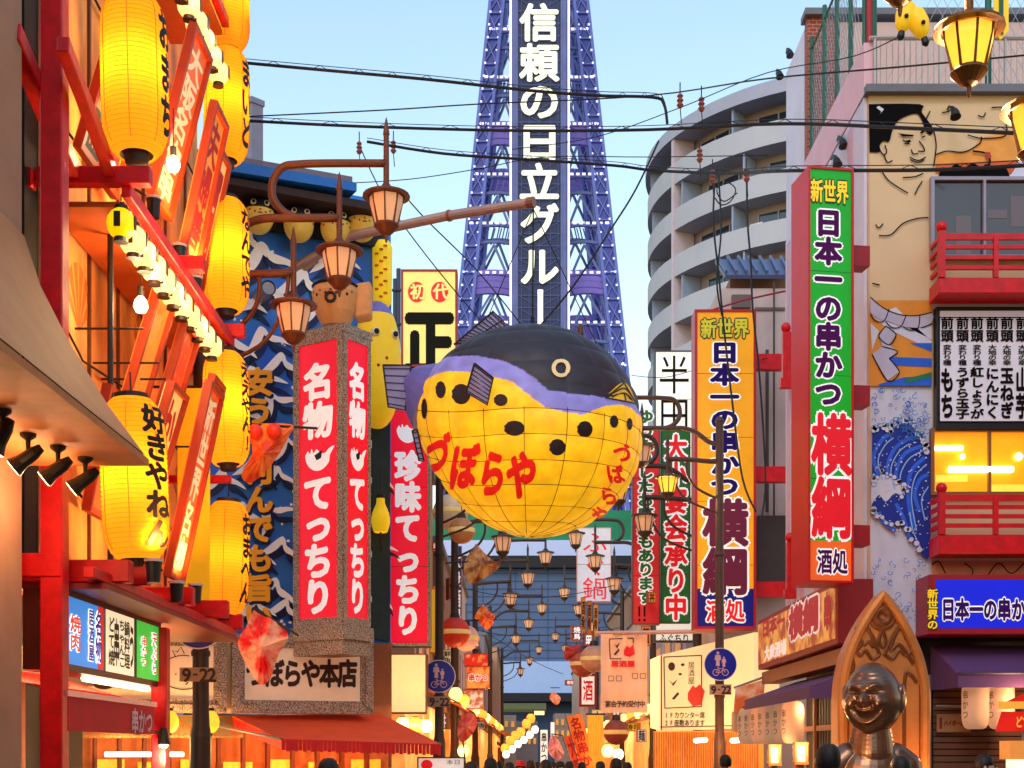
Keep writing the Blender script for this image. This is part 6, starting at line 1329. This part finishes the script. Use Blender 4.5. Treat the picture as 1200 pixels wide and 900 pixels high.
for i, (x, y) in enumerate(((593, 884), (600, 878), (607, 872), (614, 867), (621, 861), (627, 855))): lane_lantern(x, y, 38+i*5, .1*(38+i*5)/38, LWH, 'small white lantern in the far string just under the orange ones', 'far white string of lanterns')
for x, y, Z, r, mt, lb in ((712, 880, 27, .12, LG, 'glowing round lantern low under the peach banner, first of two'), (725, 884, 27, .1, LWH, 'small white lantern low under the peach banner, second of two'), (455, 849, 23.2, .1, LWH, 'white round lantern at the near end of the row under the cream light box'), (472, 850, 23.2, .13, LG, 'yellow round lantern in the row under the cream light box, left of middle'), (487, 850, 23.2, .13, LO, 'orange round lantern in the row under the cream light box, right of middle'), (500, 851, 23.2, .1, LWH, 'white round lantern at the far end of the row under the cream light box'), (543, 880, 30, .13, LG, 'yellow lantern beside the low white framed board'), (700, 862, 30, .1, LG, 'yellow lantern by the golden cloth')):
    lane_lantern(x, y, Z, r, mt, lb, None, 14)
for i in range(14): z = 28 + i*3.2; lane_lantern(600 + (cen(z)-2.45)*F/z, 880 - (2.75-1.6)*F/z, z, .14, LO if i % 3 else LG, 'round glowing lantern added low along the shop fronts for warm light, mascots side', 'added low lantern row, mascots side')  # both low lantern rows are added to warm the far lane
for i in range(14): z = 33 + i*3.2; lane_lantern(600 + (cen(z)+2.2)*F/z, 880 - (2.7-1.6)*F/z, z, .14, LG if i % 3 else LO, 'round glowing lantern added low along the shop fronts for warm light, banner side', 'added low lantern row, banner side')
# gate roof and blocks at the lane's end
o = thing('red_gate', 'small dark red gable roofed gate far down the lane behind the crowd', 'gate', W(573, 880, 100))
m = MB(); m.quadslab([W(558, 873, 100), W(572, 862, 100), W(590, 873, 100), W(588, 876, 100), (W(572, 866, 100)), W(560, 876, 100)], 2); m.build('roof', M('gate_red', '9a2c1c', .6), o)
m = MB(); m.quadslab([W(562, 876, 100.2), W(566, 876, 100.2), W(566, 905, 100.2), W(562, 905, 100.2)], .5); m.quadslab([W(583, 876, 100.2), W(587, 876, 100.2), W(587, 905, 100.2), W(583, 905, 100.2)], .5); m.build('post', M('gate_red'), o)
for i, (x0, x1, y0, hx, lb) in enumerate(((575, 605, 838, 'a09488', 'low beige block at the far end of the lane, mascots side'), (605, 630, 845, '7c7880', 'low grey block at the middle of the lane end'), (650, 676, 836, '9c8c84', 'low tan block at the far end of the lane, banner side'))):
    o = thing('far_block', lb, 'building', W((x0+x1)/2, 900, 128)); m = MB(); a, b = XX(x0, 128), XX(x1, 128); m.box(a, b, 128, 134, 0, HH(y0, 128)); m.build('wall', M('far_'+hx, hx, .7, nz=.2), o)
    for k in range(4):
        for lv in range(2): m = MB(); m.box(a + (b-a)*(k+.2)/4, a + (b-a)*(k+.7)/4, 127.9, 127.99, HH(y0+14+lv*13, 128), HH(y0+7+lv*13, 128)); m.build('window', M('lane_pane'), o)
# ------------------------------------------------------------------ near lit street lamp at the upper right, roof ornaments
street_lamp('bronze street lamp with big glowing heads at the upper right corner', (4.6, 9.5, 0), math.pi, 'all', M('lamp_bronze', '7a4a1c', .4, nz=.2, metal=.3), -.1, 'near lit street lamp')
for i, (px, py, lb, rx) in enumerate(((1060, 20, 'yellow fish ornament hanging at the roof fence, half behind the lamp tip', .12), (1077, 28, 'yellow tilted fish ornament hanging just right of the lamp tip', .13))):
    o = thing('roof_ornament', lb, 'ornament', W(px, py, 17.5)); a = Vector((.35 if i else -.2, 0, -1)).normalized(); m = MB(); m.tube([a*t for t in (-.22, -.15, 0, .12, .2)], [.04, .11, rx, .1, .03], 12); m.build('body', PY, o, rel=True, smooth=True)
    m = MB(); m.tube([a*.19, a*.26, a*.3], [.04, .05, .02], 10); m.tube([a*-.2, a*-.6], .008, 5); m.ball(a*.05 + Vector((0, -rx, 0)), .03, 8); m.build('tip', BLACK, o, rel=True)
o = thing('roof_pennant', 'yellow and green striped hanging pennant behind the glowing street lamp', 'pennant', W(1173, 20, 17.5))
m = MB(); m.quadslab([W(1165, -20, 17.5), W(1182, -20, 17.5), W(1182, 36, 17.5), W(1173, 46, 17.5), W(1165, 36, 17.5)], .03); m.build('cloth', PY, o); m = MB(); m.quadslab([W(1171, -20, 17.48), W(1176, -20, 17.48), W(1176, 40, 17.48), W(1171, 40, 17.48)], .01); m.build('stripe', M('fence_green'), o)
# ------------------------------------------------------------------ statue in its arched niche
ZN = 15.4
AR = M('niche_copper', 'c87c3c', .45, nz=.22, sc=4, metal=.2)
ni = thing('arched_niche', 'copper coloured pointed arch panel with carved tracery behind the laughing statue', 'niche', W(1035, 960, ZN))
out = spl([(985, 820), (987, 795), (993, 768), (1004, 742), (1018, 718), (1035, 695)], 5) + spl([(1035, 695), (1053, 718), (1068, 744), (1079, 770), (1085, 796), (1087, 820)], 5)[1:]
m = MB(); m.quadslab([W(x, y, ZN) for x, y in [(985, 1040)] + out + [(1087, 1040)]], .45); m.build('slab', AR, ni)
m = MB(); m.tube([W(x, y, ZN-.03) for x, y in [(987.5, 1040)] + [(1035+(x-1035)*.955, 697+(y-697)*.99+2) for x, y in out] + [(1084, 1040)]], .055, 8); m.build('rim', AR, ni)
m = MB()
for r in (14, 8): m.tube([W(1034+r*math.cos(2*math.pi*k/24), 722+r*math.sin(2*math.pi*k/24), ZN-.01) for k in range(25)], .03 if r > 9 else .05, 6)
for pts in ([(1008, 727), (1022, 745), (1031, 768)], [(1058, 724), (1046, 745), (1036, 768)], [(1004, 735), (1003, 748), (1010, 752), (1006, 760), (998, 764), (1000, 782), (993, 790)], [(1010, 728), (1020, 742), (1024, 758), (1018, 752), (1012, 756)], [(1060, 730), (1062, 748), (1070, 752), (1074, 770), (1080, 790)], [(1057, 730), (1048, 746), (1044, 762), (1052, 755), (1060, 762), (1070, 778)], [(993, 795), (993, 900)], [(1079, 795), (1079, 900)], [(996, 800), (1004, 790), (1010, 800), (1010, 900)], [(1074, 800), (1066, 790), (1060, 800), (1060, 900)], [(1000, 760), (1008, 768), (1014, 762), (1022, 772), (1030, 768)], [(1070, 760), (1062, 768), (1054, 762), (1046, 772), (1038, 768)], [(1034, 738), (1030, 750), (1034, 758), (1038, 750), (1034, 738)]):
    m.tube([W(x, y, ZN-.005) for x, y in spl(pts, 5)], .022, 6)
m.build('tracery', M('niche_dark_copper', '7c4420', .45, nz=.2, metal=.25), ni)
m = MB(); m.box(XX(975, ZN), XX(1095, ZN), 14.3, ZN+.5, 0, .75); m.build('plinth', M('plinth_stone', '5a4c48', .7, nz=.2), ni)
lamp(ni, W(955, 870, 13.4) - ni.location, 42, (1, .5, .2), .12); lamp(ni, W(1080, 935, 14.9) - ni.location, 30, (1, .5, .2), .1)
tmp = bpy.data.scenes.new('tmp')
def bake(o):
    tmp.collection.objects.link(o); vl = tmp.view_layers[0]; vl.update()
    me = bpy.data.meshes.new_from_object(o.evaluated_get(vl.depsgraph)); tmp.collection.objects.unlink(o); return me
HYAW = R(-32)
def head_pt(d):
    """laughing head, unit direction d in head space (face towards -y)"""
    x, y, z = d; r = 1.0; f = max(0, -y)
    g = lambda cx, cz, s, sz=None: math.exp(-((x-cx)/s)**2 - ((z-cz)/(sz or s))**2) * (f > 0)
    r += .30*g(0, .0, .12, .17) + .12*g(.12, -.07, .085) + .12*g(-.12, -.07, .085)
    for s in (-1, 1):
        r += .17*g(s*.45, -.08, .2, .16); r -= .20*g(s*.32, .2 - .0, .19, .045) * (1); r += .13*g(s*.32, .35, .24, .065); r += .07*g(s*.32, .11, .2, .05); r -= .10*math.exp(-((abs(x) - .24 - .35*max(0, -z))/.05)**2 - ((z + .18)/.16)**2)*(f > 0)
    zm = -.44 + .75*x*x                                   # smiling mouth line
    if f > 0 and abs(x) < .55: r -= .30*math.exp(-((z - zm)/.075)**2) * (1-(x/.55)**4); r += .09*math.exp(-((z - zm - .14)/.05)**2)*(1-(x/.55)**2); r += .11*math.exp(-((z - zm + .16)/.06)**2)*(1-(x/.55)**2)
    r += .14*g(0, -.82, .25, .14); r -= .03*g(0, .55, .5, .03); r -= .03*g(0, .66, .45, .03)
    k = 1 - .16*max(0, z)
    return Vector((x*r*.32*k, y*r*.34*k, z*r*.385))
hm = bmesh.new(); bmesh.ops.create_uvsphere(hm, u_segments=140, v_segments=110, radius=1)
for v in hm.verts: v.co = head_pt(tuple(v.co.normalized()))
rot = Matrix.Rotation(HYAW, 4, 'Z') @ Matrix.Rotation(R(4), 4, 'X'); hc = Vector((0, 0, 0))
bmesh.ops.transform(hm, matrix=rot, verts=hm.verts[:])
RAWV = [v.co.copy() for v in hm.verts]; RAWF = [tuple(v.index for v in q.verts) for q in hm.faces]; hm.free()
sb_ = bmesh.new(); bmesh.ops.create_uvsphere(sb_, u_segments=28, v_segments=18, radius=1); SPV = [v.co.copy() for v in sb_.verts]; SPF = [tuple(v.index for v in q.verts) for q in sb_.faces]; sb_.free()
def blob(c, r, s=(1, 1, 1), rotz=0):
    mt = Matrix.Translation(c) @ Matrix.Rotation(rotz, 4, 'Z') @ Matrix.Diagonal((r*s[0], r*s[1], r*s[2], 1)); n0 = len(RAWV)
    RAWV.extend(mt @ v for v in SPV); RAWF.extend(tuple(i + n0 for i in q) for q in SPF)
def limb(p, q, r0, r1, n=9):
    for i in range(n): t = i/(n-1); blob(Vector(p).lerp(Vector(q), t), r0+(r1-r0)*t)
for s in (-1, 1):
    e = rot @ Vector((s*.30, .03, -.03)); blob(e, .13, (.35, .75, 1.1), HYAW); e2 = rot @ Vector((s*.31, .02, .06)); blob(e2, .09, (.35, .7, 1.0), HYAW)
limb((0, .05, -.3), (0, .08, -.6), .2, .26, 7)
blob((0, .08, -.84), .4, (1.05, .72, .88)); blob((0, .02, -1.2), .42, (1.0, .85, .95)); blob((0, .08, -1.55), .4, (1.1, .85, .6))
for s in (-1, 1):
    limb((s*.26, .08, -.64), (s*.38, .06, -.74), .16, .16, 6); limb((s*.38, .06, -.74), (s*.48, .02, -1.1), .16, .12, 12); limb((s*.48, .02, -1.1), (s*.42, -.25, -1.42), .12, .085); blob((s*.42, -.3, -1.46), .1, (.8, 1.1, .6))
    for k in range(5): limb((s*(.36+k*.03), -.36, -1.45), (s*(.35+k*.035), -.46, -1.50 - .01*(k % 2)), .028, .02, 4)
    limb((s*.2, -.05, -1.62), (s*.33, -.62, -1.5), .2, .15); limb((s*.33, -.62, -1.5), (s*.24, -.62, -1.95), .14, .09); limb((s*.24, -.66, -1.98), (s*.26, -.85, -2.0), .09, .07, 5)
me = bpy.data.meshes.new('statue_raw'); me.from_pydata(RAWV, [], RAWF); o = bpy.data.objects.new('statue_raw', me)
md = o.modifiers.new('r', 'REMESH'); md.mode = 'VOXEL'; md.voxel_size = .0075; md = o.modifiers.new('s', 'SMOOTH'); md.iterations = 1; md.factor = .5
me2 = bake(o); bpy.data.objects.remove(o)
for p in me2.polygons: p.use_smooth = True
BZ = M('statue_bronze', '846654', .3, nz=.3, sc=9, metal=.85, bump=.06, bsc=25); me2.materials.clear(); me2.materials.append(BZ)
statue = thing('laughing_statue', 'shiny bronze seated statue of a bald laughing figure with closed eyes before the copper arch', 'statue', W(1023, 818, 14.75)); me2.name = 'figure'
b = bpy.data.objects.new('figure', me2); col.objects.link(b); b.parent = statue
m = MB(); m.obox((0, .15, -1.9), (.5, 0, 0), (0, .42, 0), (0, 0, .26)); m.build('seat', M('plinth_stone'), statue, rel=True)
# ------------------------------------------------------------------ people, seen from the head up
SKIN = M('skin', 'c08a6a', .55, nz=.06)
def body_mesh(step, armb):
    me = bpy.data.meshes.new('p'); V = [(0, 0, .94), (0, 0, 1.12), (0, .01, 1.32), (0, .01, 1.45), (0, -.01, 1.53), (0, -.02, 1.62), (0, -.01, 1.70)]; E = [(0, 1), (1, 2), (2, 3), (3, 4), (4, 5), (5, 6)]; rr = [(.16, .12), (.15, .11), (.17, .11), (.075, .07), (.056, .056), (.082, .098), (.062, .075)]
    for s in (-1, 1):
        b = len(V); V += [(s*.1, 0, .88), (s*.11, -.02 - step*s*.08, .48), (s*.11, .02 - step*s*.2, .08), (s*.12, -.12 - step*s*.2, .035)]; E += [(0, b), (b, b+1), (b+1, b+2), (b+2, b+3)]; rr += [(.1, .1), (.068, .068), (.048, .048), (.045, .035)]
        b = len(V); V += [(s*.17, .01, 1.4), (s*.24, .02, 1.13), (s*.25, -.06 - armb, .9 + armb*.6), (s*.25, -.1 - armb*1.3, .82 + armb)]; E += [(2, b), (b, b+1), (b+1, b+2), (b+2, b+3)]; rr += [(.065, .065), (.048, .048), (.036, .036), (.03, .04)]
        h = b+3
        for k in range(4): c = len(V); V += [(s*(.235+.012*k), -.12 - armb*1.35 - .02*k, .765 + armb - .008*k), (s*(.232+.012*k), -.13 - armb*1.4 - .02*k, .72 + armb + .006*k)]; E += [(h, c), (c, c+1)]; rr += [(.0095, .0095), (.008, .008)]
        c = len(V); V += [(s*.215, -.15 - armb*1.35, .79 + armb), (s*.21, -.17 - armb*1.35, .755 + armb)]; E += [(h, c), (c, c+1)]; rr += [(.011, .011), (.009, .009)]
    me.from_pydata(V, E, []); o = bpy.data.objects.new('p', me); md = o.modifiers.new('s', 'SKIN'); sv = me.skin_vertices[0].data
    for i, r in enumerate(rr): sv[i].radius = r; sv[i].use_root = i == 0
    o.modifiers.new('d', 'SUBSURF').levels = 2
    out = bake(o); bpy.data.objects.remove(o); return out
protos = [body_mesh(0, 0), body_mesh(1, .12)]
def person(px, top, Z, yaw, shirt, hair, label, kind=0, longhair=False, hat=None):
    h = HH(top, Z); s = h/1.80; o = thing('person', label, 'person', (XX(px, Z), Z, 0), yaw); o.scale = (s*1.0, s, s)
    me = protos[kind].copy(); me.materials.clear()
    for x in (M('cloth_'+shirt, shirt, .8, nz=.15), M('trousers', '22242e', .8), SKIN, M('shoe', '14110f', .6)): me.materials.append(x)
    for p in me.polygons:
        c = p.center; p.use_smooth = True
        p.material_index = 3 if c.z < .1 else 2 if c.z > 1.475 or (abs(c.x) > .2 and c.z < (.95 if not kind else 1.05)) else 1 if c.z < .93 else 0
    b = bpy.data.objects.new('body', me); col.objects.link(b); b.parent = o
    m = MB(); n = 14
    m.lathe([(.001, .125), (.05, .118), (.085, .085), (.103, .035), (.106, -.02), (.1, -.07 if not longhair else -.14), (.085, -.095 if not longhair else -.2)], (0, .018, 1.675), 24, 1, 1.08)
    for v in m.bm.verts:      # hairline: lift the front clear of the face
        if v.co.y < -.035 and v.co.z < 1.69: v.co.z = 1.69 + (v.co.z - 1.69)*.1; v.co.y += .012
        v.co += Vector((random.uniform(-1, 1), random.uniform(-1, 1), random.uniform(-1, 1)))*.003
    m.build('hair', M('hair_'+hair, hair, .6, nz=.3, sc=40), o, rel=True, smooth=True)
    m = MB()
    for sx in (-1, 1): m = MB(); m.ball((sx*.034, -.108, 1.665), .011, 8); m.build('eye', BLACK, o, rel=True)
    m = MB(); m.ball((0, -.122, 1.635), .016, 8, .022); m.tube([(-.025, -.108, 1.59), (0, -.114, 1.586), (.025, -.108, 1.59)], .006, 6)
    for sx in (-1, 1): m.ball((sx*.1, .0, 1.645), .02, 8, .03)
    m.build('face_feature', SKIN, o, rel=True)
    if hat: m = MB(); m.lathe([(.001, .14), (.07, .128), (.108, .07), (.113, .03), (.14, .02)], (0, .01, 1.68), 20); m.build('hat', M('hat_'+hat, hat, .7), o, rel=True, smooth=True)
BK = math.pi
person(385, 888, 11.5, BK, '3a3f52', '17110f', 'dark haired person with back turned below the orange red awning')
person(970, 871, 11.0, BK, '1e1c24', '141012', 'tall dark haired person in black beside the statue, largest head in view')
person(1054, 886, 12.5, BK+.4, '2c2230', '17110f', 'dark haired person right in front of the bronze statue', 1)
person(1155, 884, 13.5, 1.2, '24222c', '141012', 'dark haired person turned sideways before the brown shutter', 1)
person(575, 888, 18, BK, '2c3444', '17110f', 'dark haired person in the lane just right of the low white framed board')
person(552, 892, 17, BK+.3, '503a34', '241a14', 'brown haired person close to the low white framed board', 1)
person(597, 893, 21, BK, '8a3030', '17110f', 'person in a dark red top left of the red capped one', 1)
person(610, 892, 22, 0, 'b02420', '17110f', 'person in the lane wearing a red cap', 0, False, 'c81c18')
person(622, 891, 24, BK, 'd0a020', '2a1c12', 'person in a yellow top in the middle of the lane crowd', 1)
person(640, 890, 19, BK, '4a2c28', '20140f', 'long haired person in the middle of the lane', 0, True)
person(657, 892, 22, .3, '7a5a4c', '17110f', 'person walking towards the viewer beside the orange leaning banners', 1)
person(722, 888, 20, BK, '2a2a34', '120e0e', 'dark haired person under the peach banner')
person(735, 893, 22, BK-.3, '5c2c2c', '17110f', 'shorter person in dark red just right of the one under the peach banner', 1)
person(850, 884, 21, BK, '18181e', '120e0e', 'dark clothed person in front of the orange reed blind', 0)
for i, (px, top, Z, sh_, kd, lb) in enumerate(((586, 892, 26, '2c2c3a', 1, 'person in navy walking behind the dark red top in the lane'), (630, 893, 27, '6a2c3c', 0, 'person in plum in the lane crowd beside the yellow top'), (648, 893, 26, '2c4034', 1, 'person in dark green behind the long haired one'), (668, 892, 24, 'b0a8a4', 0, 'person in pale grey below the orange leaning banners'), (682, 893, 25, '3a2a24', 1, 'person in dark brown below the golden cloth'), (703, 892, 23, '7a3a2c', 0, 'person in rust red left of the one under the peach banner'))):
    person(px, top, Z, BK + .5*(i % 3 - 1), sh_, ('17110f', '20140f')[i % 2], lb, kd)
bpy.data.scenes.remove(tmp)
# ------------------------------------------------------------------ overhead cables
def cable(label, pts, r, ties=False, name='overhead_cable'):
    P = [W(*p) for p in spl(pts, 5)]; m = MB(); m.tube(P, r, 6)
    if not ties: return tag(m.build(name, CABLE), label, 'cable')
    o = thing(name, label, 'cable', P[0]); m.build('cable', CABLE, o)
    if ties:
        m = MB(); Q = [p + Vector((0, 0, .06)) for p in P]; m.tube(Q, .006, 5)
        for k in range(2, len(P)-1, 2): m.tube([P[k].lerp(P[k+1], .4), Q[k], P[k].lerp(P[k-1], .4)], .005, 4)
        m.build('carrier_wire', CABLE, o)
cable('thick overhead cable crossing highest over the tower then bending down by the round building', [(280, 73, 20), (400, 84, 20), (500, 93, 20), (620, 106, 20), (700, 112, 20), (765, 114, 20), (778, 122, 20), (782, 145, 20)], .022, True)
cable('thin overhead wire running to the roof of the mural building', [(280, 137, 23), (450, 129, 23), (560, 122, 23), (760, 112, 23), (900, 92, 19), (1060, 78, 17), (1230, 62, 16)], .011)
cable('thick overhead cable level across the tower letters and round building', [(280, 141, 21), (420, 148, 21), (600, 153, 21), (760, 152, 20), (920, 145, 18.2), (1060, 150, 16.3), (1230, 158, 14.5)], .022, True)
cable('thick overhead cable sagging just above the fish to the green sign top', [(430, 166, 22), (520, 180, 22), (620, 187, 22), (720, 194, 22), (770, 200, 22), (860, 203, 20), (930, 200, 17.5), (1100, 199, 15.8), (1230, 192, 15)], .022, True)
cable('slack diagonal cable from the round building down to the fish top', [(772, 165, 22), (745, 222, 22), (715, 270, 22), (672, 335, 22), (632, 383, 22)], .016)
cable('thin diagonal wire rising from the yellow sign top to the wrestler roof', [(600, 175, 22), (700, 160, 22), (800, 125, 21), (900, 85, 20), (1000, 66, 18), (1060, 40, 17)], .007)
cable('thin nearly level wire left of the tower above the bent lamp', [(400, 215, 24), (480, 210, 24), (560, 198, 24), (640, 184, 24), (760, 184, 24), (900, 182, 23)], .008)
cable('dark wire slanting from the insulators down past the yellow tower side sign', [(468, 222, 24), (500, 258, 24), (560, 318, 24), (620, 392, 23)], .012)
cable('second dark wire slanting behind the giant fish back fin', [(420, 168, 24), (450, 230, 24), (500, 300, 24), (560, 372, 24), (600, 410, 23)], .011)
cable('bundle strand hanging beside the beige house roof, left one', [(838, 205, 26), (836, 260, 26), (842, 320, 26), (850, 400, 26), (858, 470, 26), (870, 560, 26), (886, 600, 26)], .02)
cable('bundle strand hanging beside the beige house roof, middle one', [(842, 205, 26), (845, 270, 26), (840, 330, 26), (846, 370, 26)], .018)
cable('bundle strand hanging beside the beige house roof, right one', [(875, 205, 26), (876, 260, 26), (880, 310, 26), (882, 360, 26), (890, 440, 26), (897, 560, 26), (892, 610, 26)], .02)
cable('looped slack cable coil by the round building', [(838, 232, 26), (845, 240, 26), (856, 236, 26), (862, 222, 26), (852, 214, 26), (840, 222, 26), (848, 236, 26), (864, 226, 26)], .012)
cable('thin level wire across the white lit sign top', [(740, 440, 30), (780, 442, 30), (830, 430, 29), (900, 420, 27)], .008)
cable('thin cable across the lane below the lamps, upper', [(545, 690, 40), (600, 700, 40), (660, 698, 40), (720, 686, 40)], .012)
cable('thin cable across the lane below the lamps, lower', [(545, 735, 45), (600, 745, 45), (680, 742, 45), (730, 735, 45)], .012)
cable('pale thin cable slanting in front of the slate hall', [(560, 735, 50), (620, 772, 50), (660, 790, 50)], .012)
INS = M('insulator_brown', '8a4c3c', .35)
for i, (px, py, Z, lb) in enumerate(((421, 173, 24, 'stacked brown insulators on the wire left of the tall lamp spike'), (461, 172, 24, 'small insulator on the wire right of the tall lamp spike'), (797, 118, 21, 'insulator on the upper cable by the round building, left one'), (822, 122, 21, 'insulator on the upper cable by the round building, right one'), (820, 182, 22, 'insulator pair on the lower cable before the round balconies'), (835, 207, 22, 'insulator at the head of the left hanging bundle'), (875, 205, 22, 'insulator at the head of the right hanging bundle'))):
    o = thing('insulator', lb, 'insulator', W(px, py, Z)); m = MB(); m.lathe([(0, .1), (.03, .1), (.05, .07), (.03, .04), (.055, .0), (.03, -.03), (.055, -.07), (.03, -.11), (0, -.12)], seg=12); m.build('body', INS, o, rel=True)
    m = MB(); m.tube([(0, 0, .1), (0, 0, .28)], .01, 5); m.tube([(0, 0, -.1), (.02, 0, -.35)], .008, 5); m.build('wire', CABLE, o, rel=True)
# yellow sign of the founder shop beside the tower
flat_sign('founder_sign', 'yellow sign with red round seals and bold black strokes beside the tower', 470, 536, 316, 430, 33, .4, M('founder_yellow', 'f4d070', .5, em=.45, nz=.12, sc=2), M('founder_red', '9a2018', .5), 2.5, [([('正', 'h', 402, 472, 534, 82)], M('sign_ink'), .05, None, 0), ([('●●', 'h', 342, 476, 530, 32)], M('letter_red'), .0, None, 0)])
o = [x for x in bpy.data.objects if x.name.startswith('founder_sign')][0]; s = 33/F
m = MB(); f = lambda a, b: Vector(((a-503)*s, -.03, (430-b)*s)); m.text('初', 490, 342, 19, 19, f, .03, flip=-1); m.text('代', 517, 342, 19, 19, f, .03, flip=-1); m.build('seal_lettering', M('founder_yellow'), o, rel=True)
o = thing('pipe_rack', 'dark steel pipes standing behind the slim lantern at the side of the red seal sign', 'pipes', W(465, 420, 30)); m = MB()
for x in (463, 467, 456): m.tube([W(x, 315 + (467-x)*3, 30), W(x, 640, 30)], .05, 8)
m.build('pipe', M('rack_slate', '3c4252', .5, metal=.3), o); m = MB()
for y in (340, 380, 430): m.tube([W(455, y, 29.95), W(470, y, 29.95)], .03, 6)
m.build('crossbar', M('rack_slate'), o)

# small boards and pennants crowding both sides of the lane
NAMES = [('red', 'c8241c'), ('orange', 'e8782c'), ('cream', 'ecd8ac'), ('yellow', 'ecb424'), ('teal', '2c6a6c'), ('brown', '7a4a30'), ('maroon', '701c28'), ('white', 'e4dcd8')]
random.seed(11)
TXT = ['串', '酒', '鍋', '寿司', '焼鳥', '丼', '麺', '鮮魚']
k = 0; DONE = set()
for side_, cells in ((-1, [(512, 640, 30), (514, 700, 31), (524, 770, 36), (531, 800, 40), (520, 845, 34), (556, 755, 44), (532, 690, 37), (562, 850, 56), (548, 812, 48)]), (1, [(764, 700, 30.5), (700, 845, 33), (742, 852, 31), (722, 838, 34), (690, 752, 44), (676, 742, 50), (752, 862, 30.2), (668, 800, 62), (757, 745, 30.4), (712, 752, 42)])):
    for px, py, Z in cells:
        nm, hx = NAMES[k % 8]; t = TXT[(k*3+1) % 8]; w = random.uniform(9, 15); h = w*random.choice((1.4, 2.0, .7)); dark = nm in ('cream', 'yellow', 'white', 'orange')
        while (nm, t, h > w) in DONE: t = TXT[(TXT.index(t)+1) % 8]
        DONE.add((nm, t, h > w))
        flat_sign('shop_board', ('upright ' if h > w else 'wide ') + nm + ' shop board ' + ('over' if py < 760 else 'down in') + ' the lane, ' + ('mascots side' if side_ < 0 else 'banner side') + (', written for ' + {'串': 'skewers', '酒': 'sake', '鍋': 'hot pot', '寿司': 'sushi', '焼鳥': 'grilled chicken', '丼': 'rice bowls', '麺': 'noodles', '鮮魚': 'fresh fish'}[t]), px-w/2, px+w/2, py-h/2, py+h/2, Z, .25, M('shopboard_'+nm, hx, .5, em=.3, nz=.3, sc=3), M('side_timber'), .8,
            [([(t, 'v', px, py-h*.44, py+h*.44, w*.7)] if h > w else [(t, 'h', py, px-w*.44, px+w*.44, h*.7)], INKM if dark else WHITE, .02, None, 0)], rz=R(random.uniform(-25, 25)))
        k += 1
